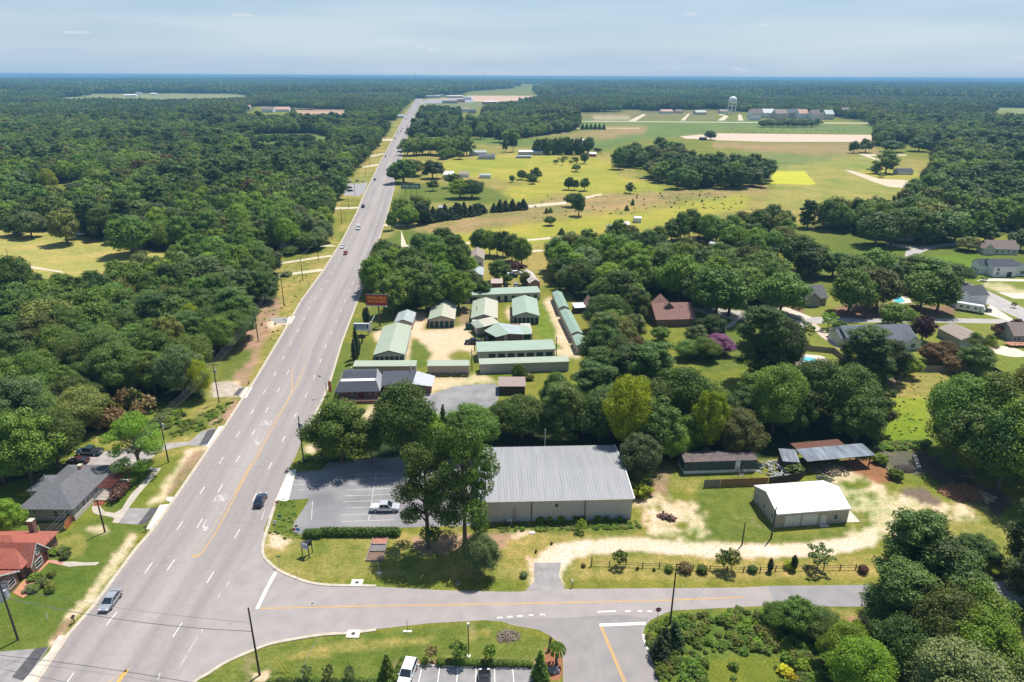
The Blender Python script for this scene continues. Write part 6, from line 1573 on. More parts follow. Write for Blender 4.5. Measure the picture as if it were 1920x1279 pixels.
# ------------------------------------------------------------------ poles
wood = mat('pole_wood', (0.085, 0.068, 0.055), .9, (0.055, 0.045, 0.037), 2.0)
steel = mat('galvanised', (0.42, 0.44, 0.46), .45); ceramic = mat('insulator', (0.5, 0.5, 0.5), .4)
def height_to(px, ytop):
    b_ = G(*px); lo, hi = 0.0, 60.0
    for _ in range(40):
        m_ = (lo + hi) / 2; y = to_px(np.array([[b_.x, b_.y, m_]]))[1][0]
        if y > ytop: lo = m_
        else: hi = m_
    return lo
ROADDIR = heading(600)
POLES = []
def pole(px, ytop, label, arms=1, transf=0, rz=None, r=.15, group='utility poles along the highway', m=None, cat='utility pole', hang=None):
    h = height_to(px, ytop); b_ = G(*px)
    t_ = thing('utility_pole', label, cat, b_, ROADDIR if rz is None else rz, group)
    MB().tube([(0, 0, -.3), (0, 0, h)], [r * 1.15, r * .75], 8).build('pole', m or wood, t_)
    for k in range(arms):
        z = h - .35 - k * 1.0
        MB().box(-1.2, 1.2, -.06, .06, z - .07, z + .07).build('crossarm', m or wood, t_)
        for x in (-1.1, -.45, .45, 1.1): MB().tube([(x, 0, z + .07), (x, 0, z + .28)], [.05, .03], 6).build('insulator', ceramic, t_)
    for k in range(transf):
        a_ = k * 2.0; MB().tube([(.38 * math.cos(a_), .38 * math.sin(a_), h - 2.6), (.38 * math.cos(a_), .38 * math.sin(a_), h - 1.7)], .25, 10).build('transformer', steel, t_)
    POLES.append((b_, h, t_.rotation_euler.z)); return t_
LP = [((34,1200),1090,'nearest pole at the bottom left with crossarm and transformer',1,1),((197,998),937,'slim pole on the lawn before the grey house',0,0),((316,867),782,'pole with crossarm by the pale gravel drive',1,1),((411,755),682,'pole with crossarm beside the sandy drive entrance',1,1),
      ((484.5,641),585,'pole on the brown verge beside the wood edge',0,0),((533,575),518,'pole on the dry verge by the sand patch',0,0),((568,527),481,'pole on the left verge below the white ranch house',0,0),((597,487),452,'pole beside the driveway of the white ranch house',1,0),((461,575),544,'pole standing before the dark wood edge',0,0),
      ((623,450),415,'pole where the lane meets the highway',0,0),((641,420),390,'pole on the green verge right of the bright wood',0,0),((654,392),369,'pole at the pale lane below the far car park',0,0),((666,367),341,'pole at the corner of the far car park',0,0),((686,328),306,'pole above the far car park',0,0),((693,312),292,'pole by the second far drive',0,0),((706,290),272,'pole near the roadside store',0,0),((712,275),258,'pole at the third far drive',0,0),((722,260),244,'far pole before the tall dark trees',0,0)]
for px_, yt, lb, ar, tf in LP: pole(px_, yt, lb, ar, tf)
left_line = [0, 2, 3]
pole((570,870),781,'pole with transformers right of the highway by the parking lot',0,2)
pole((690,553),526,'thin pole rising behind the red billboard',0,0)
pole((487,1266),1140,'bare pole on the near grass island by the intersection',0,0)
pole((1256,1172),1072,'tall pole behind the red stop sign',0,0,group='utility poles in the right yards')
pole((1391,1022),979,'short dark post beside the gravel lane',0,0,group='utility poles in the right yards',r=.13)
pole((1445.6,1010),951,'pole with lamp before the white roofed garage',0,0,group='utility poles in the right yards')
pole((894,600),574,'thin pole before the half green roof storage building',0,0,group='utility poles of the storage yard',r=.12)
pole((889.7,658),612,'thin pole left of the seven door storage building',0,0,group='utility poles of the storage yard',r=.12)
pole((885,694),654,'thin pole between the two low storage rows',0,0,group='utility poles of the storage yard',r=.12)
pole((1042.7,672),632,'brown pole right of the seven door storage building',0,0,group='utility poles of the storage yard')
pole((1021,866),805,'pale bare pole rising behind the grey warehouse',0,0,group='utility poles in the right yards',m=mat('bleached_pole',(0.42,0.40,0.36),.8))
pole((20,500),466,'pole on the yellow field at the far left',0,0,group='poles on the left field',r=.12); pole((8,436),418,'pole at the left edge beyond the yellow field',0,0,group='poles on the left field',r=.12)
# wires
wirem = mat('wire', (0.16, 0.16, 0.17), .5)
def wire(label, a_, b_, sag, r=.022, name='power_line'):
    pts = [a_.lerp(b_, k / 14) - Vector((0, 0, sag * 4 * (k / 14) * (1 - k / 14))) for k in range(15)]
    o = MB().tube(pts, r, 4, cap=False).build(name, wirem); tag(o, label, 'power line', 'overhead power lines')
def tip(i, off, dz=-.1):
    b_, h, rz = POLES[i]; return b_ + Vector((math.cos(rz) * off, math.sin(rz) * off, h + dz))
chain = [0, 2, 3, 4, 5, 6, 7]
for n_, off in enumerate((-1.1, -.4, .5, 1.1)):
    for i, j in zip(chain, chain[1:]):
        if n_ > 1 and i > 3: continue
        wire('%s wire of the %s span of the left verge line' % (['outer', 'second', 'third', 'inner'][n_], ['nearest', 'second', 'third', 'fourth', 'fifth', 'farthest'][chain.index(i)]), tip(i, off), tip(j, off), .7)
b0, h0, _ = POLES[0]
for n_, off in enumerate((-1.1, .5)): wire('%s wire running on past the bottom left corner' % ['outer', '', 'inner'][n_ if n_ == 0 else 2], tip(0, off), b0 + Vector((off - 6, -45, h0 - .5)), .6)
p20 = POLES[20]
wire('cable crossing the highway near the bottom of the view', b0 + Vector((0, 0, h0 - 3)), p20[0] + Vector((0, 0, p20[1] - 4.2)), 1.2, .045)
wire('thin upper wire crossing the highway', b0 + Vector((0, 0, h0 - 1)), p20[0] + Vector((0, 0, p20[1] - 2.6)), .8, .02)
wire('low wire crossing at the bottom edge', G(-60, 1240, 7), G(470, 1330, 7.5), .8, .03)
wire('wire from the lane pole to the tall roadside pole', POLES[22][0] + Vector((0, 0, POLES[22][1] - .4)), POLES[21][0] + Vector((0, 0, POLES[21][1] - .4)), .5)

# ------------------------------------------------------------------ lamps and signs
def textmesh(txt, size, m, ext=.01):
    cu = bpy.data.curves.new('t', 'FONT'); cu.body = txt; cu.align_x = 'CENTER'; cu.align_y = 'CENTER'; cu.size = size; cu.extrude = ext; cu.offset = size * .015
    o = bpy.data.objects.new('t', cu); COL.objects.link(o); bpy.context.view_layer.update()
    m_ = bpy.data.meshes.new_from_object(o); bpy.data.objects.remove(o); m_.materials.clear(); m_.materials.append(m); return m_
def lettering(parent, txt, size, m, x, y, z, sx=1.0, name='lettering'):
    o = link(name, textmesh(txt, size, m), parent, (x, y, z)); o.rotation_euler = (R(90), 0, 0); o.scale = (sx, 1, 1); return o
black = mat('black_metal', (0.025, 0.025, 0.028), .5)
t_ = thing('lamp_post', 'black lamp post with white globe on the near island', 'lamp post', G(879, 1232)); h = height_to((879, 1232), 1171)
MB().tube([(0, 0, 0), (0, 0, h)], .07, 8).build('post', black, t_); MB().tube([(0, 0, 0), (0, 0, .25)], .32, 10).build('base', newconc, t_)
v, f = ICO2; link('globe', mesh('globe', v * .24 + np.array([0, 0, h + .1]), [tuple(q) for q in f], mat('globe_white', (0.75, 0.75, 0.72), .3), True), t_)
t_ = thing('yard_light', 'white light pole behind the storage buildings', 'light pole', G(852.7, 566)); h = height_to((852.7, 566), 547)
MB().tube([(0, 0, 0), (0, 0, h), (1.2, 0, h + .1)], [.14, .10, .08], 8).build('pole', whitem, t_); MB().box(1.0, 2.0, -.2, .2, h, h + .22).build('lamp_head', whitem, t_)
t_ = thing('stop_sign', 'red stop sign on a post at the side street', 'stop sign', G(1232, 1167))
h = height_to((1232, 1167), 1138.5)
MB().box(-.04, .04, -.03, .03, 0, h - .2).build('post', steel, t_)
def octo(r_, y0, y1, z):
    mb = MB(); v_ = [(r_ * math.cos(R(22.5 + 45 * k)), r_ * math.sin(R(22.5 + 45 * k))) for k in range(8)]
    mb.add([(a_, y0, z + b_) for a_, b_ in v_] + [(a_, y1, z + b_) for a_, b_ in v_], [tuple(range(8)), tuple(range(15, 7, -1))] + [(i, i + 8, (i + 1) % 8 + 8, (i + 1) % 8) for i in range(8)]); return mb
octo(.49, -.055, -.035, h - .45).build('border', white, t_); o = octo(.45, -.075, -.056, h - .45).build('panel', mat('sign_red', (0.40, 0.015, 0.03), .5), t_)
lettering(t_, 'STOP', .30, white, 0, -.085, h - .45)
# billboards
def billboard(name, label, px, w_, z0, z1, rz, face, post_m, off=0.0, posts=(0,), frame=dtrim, double=True):
    t_ = thing(name, label, 'billboard', G(*px), rz)
    for x in posts: MB().tube([(x, .3, 0), (x, .3, z1 - .3)], .28 if len(posts) == 1 else .14, 8).build('post', post_m, t_)
    MB().box(off - w_ / 2, off + w_ / 2, -.12, .0, z0, z1).build('panel', face, t_)
    MB().box(off - w_ / 2 - .12, off + w_ / 2 + .12, .01, .5, z0 - .1, z0 + .1).box(off - w_ / 2 - .12, off + w_ / 2 + .12, -.2, .5, z1, z1 + .22).box(off - w_ / 2 - .12, off - w_ / 2, -.15, .2, z0, z1).box(off + w_ / 2, off + w_ / 2 + .12, -.15, .2, z0, z1).build('frame', frame, t_)
    return t_
bred = mat('billboard_red', (0.42, 0.035, 0.012), .6); byel = mat('billboard_yellow', (0.80, 0.42, 0.05), .6)
t_ = billboard('roadside_billboard', 'red billboard reading AVAILABLE in yellow letters', (712, 612.5), 7.2, height_to((712, 612.5), 572), height_to((712, 612.5), 553.5), -.06, bred, mat('rusty_post', (0.14, 0.075, 0.055), .8), off=-.45)
z1 = height_to((712, 612.5), 553.5); z0 = height_to((712, 612.5), 572)
lettering(t_, 'AVAILABLE', 1.35, byel, -.45, -.15, z0 + (z1 - z0) * .72, .98); lettering(t_, '803-772-0800', 1.0, byel, -.45, -.15, z0 + (z1 - z0) * .36, 1.0)
MB().box(-4.2, 3.2, -.9, -.15, z0 - .25, z0 - .12).build('catwalk', whitem, t_)
t_ = billboard('green_billboard', 'green and white billboard before the big roadside trees', (771, 367), 14.0, height_to((771, 367), 354), height_to((771, 367), 345), 0, mat('billboard_green', (0.05, 0.18, 0.09), .6), wood, posts=(-4, 0, 4))
zz = (height_to((771, 367), 354) + height_to((771, 367), 345)) / 2; lettering(t_, 'FOR LEASE', 2.6, white, 0, -.15, zz)
t_ = billboard('storage_sign', 'blue and white STORAGE sign between the cypresses', (679, 628), 5.0, 1.6, 3.9, 0, mat('sign_pale', (0.62, 0.68, 0.74), .6), steel, posts=(-2.2, 2.2), frame=whitem)
MB().box(-2.35, 2.35, -.135, -.125, 2.3, 3.85).build('blue_field', mat('sign_blue', (0.10, 0.17, 0.36), .6), t_)
lettering(t_, 'SAFE SPACE', .62, white, 0, -.15, 3.45); lettering(t_, 'STORAGE', .75, white, 0, -.15, 2.75); t_['category'] = 'sign'
t_ = thing('gate_pillar', 'white lattice pillar right of the storage sign', 'pillar', G(695.5, 622)); MB().box(-.25, .25, -.2, .2, 0, 3.6).build('pillar', whitem, t_); MB().tube([(.2, 0, 3.2), (1.2, 2.0, 5.2)], .12, 6).build('arm', whitem, t_)
t_ = billboard('dark_panel_sign', 'small dark purple sign on a post by the storage entrance', (679, 642.5), 2.4, 1.5, 2.75, 0, mat('sign_purple', (0.06, 0.045, 0.075), .5), wood); t_['category'] = 'sign'
t_.children[0].scale = (.35, .35, 1)
t_ = thing('lot_sign', 'black and white two sided sign on three posts at the street corner', 'sign', G(567.5, 1042))
pA, pB, pC = G(567.5, 1042), G(580, 1046.5), G(586, 1036.5)
O = pA
def lp(p): return p - O
for p in (pA, pB, pC): q = lp(p); MB().box(q.x - .07, q.x + .07, q.y - .07, q.y + .07, 0, 3.0).build('post', black, t_)
def panel_between(p, q, z0, z1, m, nm, off=0):
    a_, b_ = lp(p), lp(q); d = (b_ - a_).normalized(); n_ = Vector((d.y, -d.x, 0)) * (.06 + off)
    a2, b2 = a_ + n_, b_ + n_; mb = MB(); mb.add([(a2.x, a2.y, z0), (b2.x, b2.y, z0), (b2.x, b2.y, z1), (a2.x, a2.y, z1)] + [(a2.x - n_.x, a2.y - n_.y, z0), (b2.x - n_.x, b2.y - n_.y, z0), (b2.x - n_.x, b2.y - n_.y, z1), (a2.x - n_.x, a2.y - n_.y, z1)], [(0, 1, 2, 3), (7, 6, 5, 4), (0, 4, 5, 1), (1, 5, 6, 2), (2, 6, 7, 3), (3, 7, 4, 0)]); return mb.build(nm, m, t_)
panel_between(pA, pB, 1.7, 3.0, mat('sign_face', (0.62, 0.63, 0.72), .5), 'panel'); panel_between(pC, pA, 1.7, 3.0, black, 'panel')
panel_between(pA.lerp(pB, .25), pA.lerp(pB, .8), 2.2, 2.45, mat('sign_face_text', (0.2, 0.22, 0.4), .5), 'logo_bar', .02)
MB().add([(lp(pA).x, lp(pA).y, 3.02), (lp(pB).x, lp(pB).y, 3.02), (lp(pC).x, lp(pC).y, 3.02)], [(0, 1, 2)]).build('top_cover', black, t_)
t_ = thing('vertical_sign', 'tall orange lettered pole sign with angled lamp beside the highway', 'sign', G(620, 741)); h = height_to((620, 741), 713)
MB().tube([(0, 0, 0), (0, 0, h)], .09, 8).build('post', steel, t_); MB().box(-.4, .4, -.12, .12, 1.0, h - .3).build('panel', mat('orange_sign', (0.62, 0.22, 0.05), .6), t_)
for k, ch in enumerate('OFFICE'): lettering(t_, ch, .62, mat('dark_orange', (0.30, 0.08, 0.02), .6), 0, -.14, h - .75 - k * (h - 1.6) / 6)
MB().tube([(0, 0, h), (-1.0, -.4, h + .6), (-2.0, -.9, h + 1.4)], .07, 6).build('lamp_arm', steel, t_); MB().tube([(-1.9, -.8, h + 1.35), (-2.5, -1.1, h + 1.8)], [.18, .28], 8).build('lamp_head', mat('lamp_grey', (0.25, 0.28, 0.32), .5), t_)
t_ = thing('short_marker_pole', 'short dark post with white bands beside the orange sign', 'post', G(614, 750)); MB().tube([(0, 0, 0), (0, 0, 5.2)], .08, 6).build('pole', wood, t_); MB().tube([(0, 0, 1.6), (0, 0, 2.0)], .14, 6).build('band', whitem, t_)

def small(name, label, cat, px, parts, rz=0.0, group=None):
    t_ = thing(name, label, cat, G(*px), rz, group)
    for nm, mb, m in parts: mb.build(nm, m, t_)
    return t_
small('mailbox', 'dark mailbox on a post at the bottom left kerb', 'mailbox', (139.5, 1168), [('post', MB().box(-.06, .06, -.06, .06, 0, 1.1), wood), ('box', MB().box(-.15, .15, -.3, .3, 1.1, 1.4), black)])
small('mailbox', 'mailbox with crosspiece beside the grey tarmac drive', 'mailbox', (274, 996), [('post', MB().box(-.06, .06, -.06, .06, 0, 1.2), wood), ('box', MB().box(-.35, .35, -.12, .12, .95, 1.15), wood)])
small('hydrant', 'small post by the upper driveway', 'hydrant', (466, 720), [('stem', MB().tube([(0, 0, 0), (0, 0, .8)], .13, 8), dtrim), ('cap', MB().tube([(0, 0, .8), (0, 0, .95)], [.17, .05], 8), dtrim)])
small('valve_post', 'thin white valve post by the lower left verge', 'post', (90, 1162), [('post', MB().tube([(0, 0, 0), (0, 0, 1.2)], .05, 6), whitem)])
small('mailbox', 'white topped mailbox by the gravel lane mouth', 'mailbox', (1073, 1101), [('post', MB().box(-.06, .06, -.06, .06, 0, 1.0), black), ('box', MB().box(-.12, .12, -.1, .1, 1.0, 1.5), whitem)])
for px_, lb in (((668, 1098), 'concrete drain inlet with round cover on the corner kerb'), ((661, 1195), 'concrete drain inlet with round cover on the near island')):
    small('drain_inlet', lb, 'drain', px_, [('slab', MB().box(-1, 1, -.2, 1.4, 0, .16), newconc), ('cover', MB().tube([(0, .6, .16), (0, .6, .19)], .32, 14), dtrim)])
for px_, lb in (((586, 1132), 'round manhole cover in the street lanes'), ((859, 1094), 'manhole ring in the corner grass')):
    small('manhole', lb, 'manhole', px_, [('rim', MB().tube([(0, 0, .03), (0, 0, .05)], .42, 16), concrete), ('cover', MB().tube([(0, 0, .05), (0, 0, .06)], .33, 16), mat('iron', (0.18, 0.17, 0.16), .7))])
small('sign_stake', 'thin sign stake with small pad on the island', 'sign post', (764, 1184), [('post', MB().tube([(0, 0, 0), (0, 0, 2.2)], .04, 6), black), ('pad', MB().box(-.7, .7, -.2, .2, 0, .08), newconc)])
small('street_sign_post', 'green street name post at the corner curve', 'sign post', (524, 1063), [('post', MB().tube([(0, 0, 0), (0, 0, 2.3)], .04, 6), steel), ('blade', MB().box(-.4, .4, -.02, .02, 2.1, 2.35), mat('street_green', (0.02, 0.14, 0.07), .5))])
small('thin_post', 'thin short post on the corner grass', 'post', (559, 1084), [('post', MB().tube([(0, 0, 0), (0, 0, 1.6)], .04, 6), steel)])
for k, (px_, lb) in enumerate((((525, 973), 'small green political yard sign'), ((516, 984), 'small white yard sign'), ((551, 998), 'red and white yard sign near the hedge'), ((559, 998), 'blue yard sign near the hedge'), ((520, 947), 'pinkish yard sign near the lot apron'))):
    m_ = [mat('yard_teal', (0.05, 0.2, 0.18), .6), whitem, mat('yard_red', (0.4, 0.12, 0.1), .6), mat('yard_blue', (0.06, 0.25, 0.6), .6), mat('yard_pink', (0.45, 0.2, 0.2), .6)][k]
    small('yard_sign', lb, 'yard sign', px_, [('panel', MB().box(-.35, .35, -.02, .02, .35, .95), m_), ('stake', MB().box(-.3, -.27, -.01, .01, 0, .35).box(.27, .3, -.01, .01, 0, .35), steel)], group='yard signs on the corner grass')
for k, px_ in enumerate(((535, 1263), (541, 1260))):
    t_ = small('guy_marker', ['left', 'right'][k] + ' yellow guy wire guard on the near island', 'guy guard', px_, [('guard', MB().tube([(0, 0, 0), (-1.6, .6, 2.4)], .05, 6), mat('guard_yellow', (0.6, 0.42, 0.05), .6))], group='yellow guy wire guards')
small('bollard_post', 'leaning weathered brown post by the palm', 'post', (1029, 1219), [('post', MB().tube([(0, 0, 0), (.25, .1, 2.4)], [.16, .2], 8), mat('weathered_post', (0.14, 0.08, 0.06), .9))])
v, f = ICO2
def rock(label, px, r_, m, name='boulder', cat='boulder', flat=.6):
    k = r_ * (0.8 + .4 * nrs.rand(len(v), 1)); t_ = link(name, mesh(name, v * k * np.array([1.2, .9, flat]) + np.array([0, 0, r_ * flat * .5]), [tuple(q) for q in f], m, False), None, G(*px)); tag(t_, label, cat); return t_
stone = mat('grey_stone', (0.34, 0.32, 0.31), .9, (0.2, 0.19, 0.18), 2.0)
rock('grey boulder beside the palm in the mulch bed', (1038, 1258), .75, stone)
for k in range(16): pass
# heap of broken stone and sticks on the island
def heap(name, label, px, rad, hh_, n, m, sz, cat='heap'):
    t_ = thing(name, label, cat, G(*px)); mb = MB()
    for k in range(n):
        a_ = rnd.random() * 6.28; r_ = rad * math.sqrt(rnd.random()); z = hh_ * (1 - r_ / rad) + .05; s_ = sz * rnd.uniform(.5, 1.3)
        x, y = math.cos(a_) * r_, math.sin(a_) * r_ * .7; d = Vector((rnd.uniform(-1, 1), rnd.uniform(-1, 1), rnd.uniform(-.2, .3))).normalized() * s_
        mb.tube([Vector((x, y, z)) - d, Vector((x, y, z)) + d], [s_ * .3, s_ * .22], 5)
    o = mb.build('rubble', m, t_); o['kind'] = 'stuff'; return t_
heap('rubble_heap', 'heap of broken stones on the near island', (953, 1194), 2.0, .3, 120, mat('brown_stone', (0.25, 0.19, 0.16), .95), .28)
heap('log_pile', 'pile of dark logs on the pale sand', (1251, 973), 1.5, .7, 34, mat('log_bark', (0.16, 0.10, 0.085), .9), .8)
heap('brush_pile', 'tangle of orange brown cut branches by the right trees', (1805, 925), 4.5, .9, 320, mat('dead_brush', (0.26, 0.135, 0.07), .9), .9)
heap('pale_branch_pile', 'pile of pale cut logs beside the brush tangle', (1838, 931), 2.8, .5, 90, mat('pale_logs', (0.42, 0.33, 0.22), .9), .7)
heap('scrap_heap', 'clutter of pale scrap beside the dark fence', (1462, 880), 5.5, .9, 160, mat('scrap', (0.42, 0.42, 0.42), .6), .55)
heap('scrap_heap', 'heap of odds and ends behind the white roofed garage', (1546, 899), 1.8, .7, 50, mat('dark_scrap', (0.12, 0.13, 0.14), .6), .4)
heap('storage_clutter', 'clutter stored under the open shed', (1560, 882), 4, 1.0, 90, mat('tan_scrap', (0.25, 0.2, 0.14), .8), .6)
gp_ = link('gravel_pile', mesh('gravel_pile', v * np.array([2.7, 1.7, .95]) * (0.9 + .2 * nrs.rand(len(v), 1)), [tuple(q) for q in f], mat('dark_gravel', (0.075, 0.06, 0.055), 1.0, (0.04, 0.035, 0.03), 3.0), False), None, G(1697, 880)); tag(gp_, 'mound of dark gravel beside the concrete blocks', 'gravel pile')
tb = thing('timber_edging', 'weathered timber edging log along the red soil', 'timber', G(1672, 889), .0); MB().tube([tuple(G(1657, 872) - G(1672, 889) + Vector((0, 0, .2))), (0, 0, .2)], .2, 6).build('timber', oldwood, tb)
tb = thing('block_stack', 'long stack of grey concrete beams on the gravel', 'concrete beams', G(1719, 883))
dd = G(1710, 857) - G(1719, 883)
for k in range(2):
    for j in range(4):
        a_ = dd * (j / 4.0 + .02); b_ = dd * ((j + .92) / 4.0); sx = .45 * k
        MB().add([(a_.x + sx, a_.y, 0), (a_.x + sx + .42, a_.y, 0), (b_.x + sx + .42, b_.y, 0), (b_.x + sx, b_.y, 0), (a_.x + sx, a_.y, .7), (a_.x + sx + .42, a_.y, .7), (b_.x + sx + .42, b_.y, .7), (b_.x + sx, b_.y, .7)], [(4, 5, 6, 7), (0, 1, 5, 4), (1, 2, 6, 5), (2, 3, 7, 6), (3, 0, 4, 7)]).build('beam', stone, tb)
small('log', 'single pale log lying by the brush tangle', 'log', (1818, 896), [('log', MB().tube([(-1.6, .6, .2), (1.4, -.6, .2)], .18, 7), oldwood)])
small('loading_ramp', 'pale wooden ramp beside the silver lean roof of the office', 'ramp', (785, 716), [('deck', MB().slab([(-1.8, -1.2, .5), (1.8, -1.2, .5), (1.8, 1.6, .9), (-1.8, 1.6, .9)], .5), mat('ramp_wood', (0.55, 0.47, 0.36), .9))])
small('dumpster', 'green dumpster above the flat brown shed', 'dumpster', (950, 719), [('bin', MB().box(-1.1, 1.1, -.8, .8, .1, 1.5), mat('dumpster_green', (0.02, 0.10, 0.06), .6)), ('lid', MB().slab([(-1.15, -.85, 1.6), (1.15, -.85, 1.6), (1.15, .85, 1.75), (-1.15, .85, 1.75)], .08), black)])
small('dumpster', 'green dumpster beside the half cream roof', 'dumpster', (879, 617), [('bin', MB().box(-1.1, 1.1, -.8, .8, .1, 2.0), MATS['dumpster_green']), ('lid', MB().box(-1.15, 1.15, -.85, .85, 2.0, 2.1), black)])
small('air_conditioner', 'white air conditioner unit at the warehouse wall', 'air conditioner', (955, 981), [('case', MB().box(-.45, .45, -.4, .4, .05, .9), whitem), ('grille', MB().box(-.35, .35, -.41, -.405, .2, .75), dtrim)])
# raised beds on the corner lawn
t_ = thing('raised_bed', 'timber edged brick and gravel bed on the corner lawn', 'raised bed', G(691, 1042))
a_ = G(716, 1042) - G(691, 1042); L2 = 5.6
MB().box(0, 2.6, 3.2, 5.6, 0, .12).build('brick_fill', mat('bed_brick', (0.42, 0.20, 0.14), .9), t_); MB().box(0, 2.6, 1.2, 3.0, 0, .10).build('gravel_fill', mat('bed_gravel', (0.2, 0.19, 0.2), .95), t_); MB().box(0, 2.6, -1.4, 1.0, 0, .08).build('soil_fill', mat('bed_soil', (0.2, 0.13, 0.09), .95), t_)
for y in (-1.5, 1.1, 3.1, 5.7): MB().box(-.1, 2.7, y - .1, y + .08, 0, .3).build('edging', oldwood, t_)
for x in (-.15, 2.75): MB().box(x - .1, x + .1, -1.6, 5.8, 0, .28).build('edging', oldwood, t_)
small('wellhead', 'small white capped pipe in the tree shade', 'pipe', (711, 1075), [('pipe', MB().tube([(0, 0, 0), (0, 0, 2.2)], .05, 6), steel), ('pad', MB().box(-.4, .4, -.3, .3, 0, .1), newconc)])
for k, (px_, lb) in enumerate((((998, 1000), 'scrap of white sheet in the grass below the warehouse'), ((1293, 1250), 'pale litter in the thicket'))): small('litter', lb, 'litter', px_, [('sheet', MB().box(-.5, .5, -.3, .3, .05, .2), whitem)])

# rail fence along the lane
root = thing('rail_fence', 'dark post and rail fence with shrubs along the gravel lane', 'fence', G(1109, 1061)); o0 = G(1109, 1061)
fp = [(1109, 1061), (1142.5, 1062), (1173, 1063), (1205, 1064.5), (1236, 1065.5), (1268, 1067), (1299, 1069), (1331, 1070), (1363, 1071), (1394, 1072), (1425, 1073), (1454, 1070.5), (1483, 1069.8), (1513, 1069.5), (1544, 1069), (1575, 1068.5), (1604, 1068)]
pm = MB().box(-.07, .07, -.07, .07, 0, 1.15); pme = mesh('fence_post', pm.v, pm.f, wood); tall = MB().box(-.09, .09, -.09, .09, 0, 1.9); tme = mesh('fence_post', tall.v, tall.f, wood)
for k, p in enumerate(fp): link('fence_post', tme if k == 0 else pme, root, G(*p) - o0)
for p, q in zip(fp, fp[1:]):
    a_, b_ = G(*p) - o0, G(*q) - o0
    for z in (.5, .95): MB().tube([a_ + Vector((0, 0, z)), b_ + Vector((0, 0, z))], .035, 4).build('rail', wood, root)
# wheel stops
ws = MB().box(-.95, .95, -.1, .1, 0, .14); wme = mesh('wheel_stop', ws.v, ws.f, newconc)
for k, px_ in enumerate(((783, 1247.5), (808, 1248.5), (841, 1249.5), (876, 1251), (943, 1253), (977, 1254))):
    o = link('wheel_stop', wme, None, G(*px_)); tag(o, '%s concrete wheel stop from the left in the near lot' % ['first', 'second', 'third', 'fourth', 'fifth', 'sixth'][k], 'wheel stop', 'wheel stops of the near lot')
# pools
poolw = mat('pool_water', (0.10, 0.50, 0.55), .08, (0.16, 0.60, 0.62), .6, spec=.6); deckp = mat('pool_paving', (0.66, 0.55, 0.47), .9, (0.58, 0.48, 0.41), .8)
sheet('pool_surround', smooth_px([(1494,672),(1498,662),(1515,665),(1540,668),(1550,675),(1540,684),(1510,690),(1492,688),(1494,672)], 4), deckp, .1)
tag(sheet('swimming_pool', smooth_px([(1501,676),(1506,671),(1520,671),(1536,677),(1544,680),(1536,686),(1515,688),(1503,688),(1501,676)], 4), poolw, .12), 'kidney shaped turquoise swimming pool behind the fence', 'swimming pool', None, 'thing')
sheet('pool_surround', [(1672,562),(1678,556),(1700,557),(1712,567),(1690,571),(1674,570)], deckp, .1)
tag(sheet('swimming_pool', [(1675,565),(1681,557.5),(1690,558),(1697,566),(1688,568.5)], poolw, .12), 'small bright pool between the big street trees', 'swimming pool', None, 'thing')
t_ = thing('round_pool', 'blue above ground pool in the shade of trees', 'swimming pool', G(1416, 552)); MB().tube([(0, 0, 0), (0, 0, 1.1)], 3.0, 20).build('wall', wsid, t_); MB().tube([(0, 0, 1.1), (0, 0, 1.12)], 2.8, 20).build('water', mat('pool_blue', (0.03, 0.28, 0.75), .1), t_)
n_ = 26; c_ = G(1889, 659); circ = [(c_.x + 5.2 * math.cos(k * 6.283 / n_), c_.y + 4.8 * math.sin(k * 6.283 / n_)) for k in range(n_)]
sheet('sand_circle', circ, mat('pale_sand', (0.70, 0.58, 0.45), .95), .02, world=True)
board_fence('dark board fence around the kidney shaped pool', [(1497, 656), (1562, 662), (1588, 682), (1605, 692)], 1.8, oldwood)
board_fence('brown board fence by the small bright pool', [(1668, 577), (1725, 581)], 1.8, mat('warm_brown_fence', (0.20, 0.085, 0.055), .9), .6)
board_fence('long shadowed board fence behind the dry meadow', [(1648, 700), (1720, 697), (1790, 698), (1845, 699)], 2.0, oldwood, .6)
board_fence('dark slanting fence beside the right lawn', [(1845, 690), (1880, 708), (1925, 732), (1960, 750)], 1.8, darkwood, .6)

# ------------------------------------------------------------------ vehicles
tyre = mat('tyre', (0.02, 0.02, 0.02), .9); rim = mat('rim', (0.45, 0.46, 0.48), .35, metal=.6); carglass = mat('car_glass', (0.02, 0.03, 0.04), .06, spec=.8)
lampm = mat('headlamp', (0.8, 0.8, 0.8), .15); tail = mat('tail_lamp', (0.35, 0.01, 0.01), .3)
def paint_m(name, c, metal=.3): return mat('paint_' + name, c, .28, tuple(x * .95 for x in c), 1.0, metal=metal, coat=.6)
def loft(secs, n_side=True):
    """secs: (x, list of (y,z) half outline from bottom to top).  Mirrored in y, closed."""
    mb = MB(); rings = []
    for x, prof in secs:
        ring = [(x, y, z) for y, z in prof] + [(x, -y, z) for y, z in reversed(prof)]; rings.append(ring)
    k = len(rings[0]); vs = [p for r_ in rings for p in r_]; fs = []
    for i in range(len(rings) - 1):
        for j in range(k): fs.append((i * k + j, i * k + (j + 1) % k, (i + 1) * k + (j + 1) % k, (i + 1) * k + j))
    fs.append(tuple(range(k - 1, -1, -1))); fs.append(tuple((len(rings) - 1) * k + j for j in range(k)))
    mb.add(vs, fs); return mb
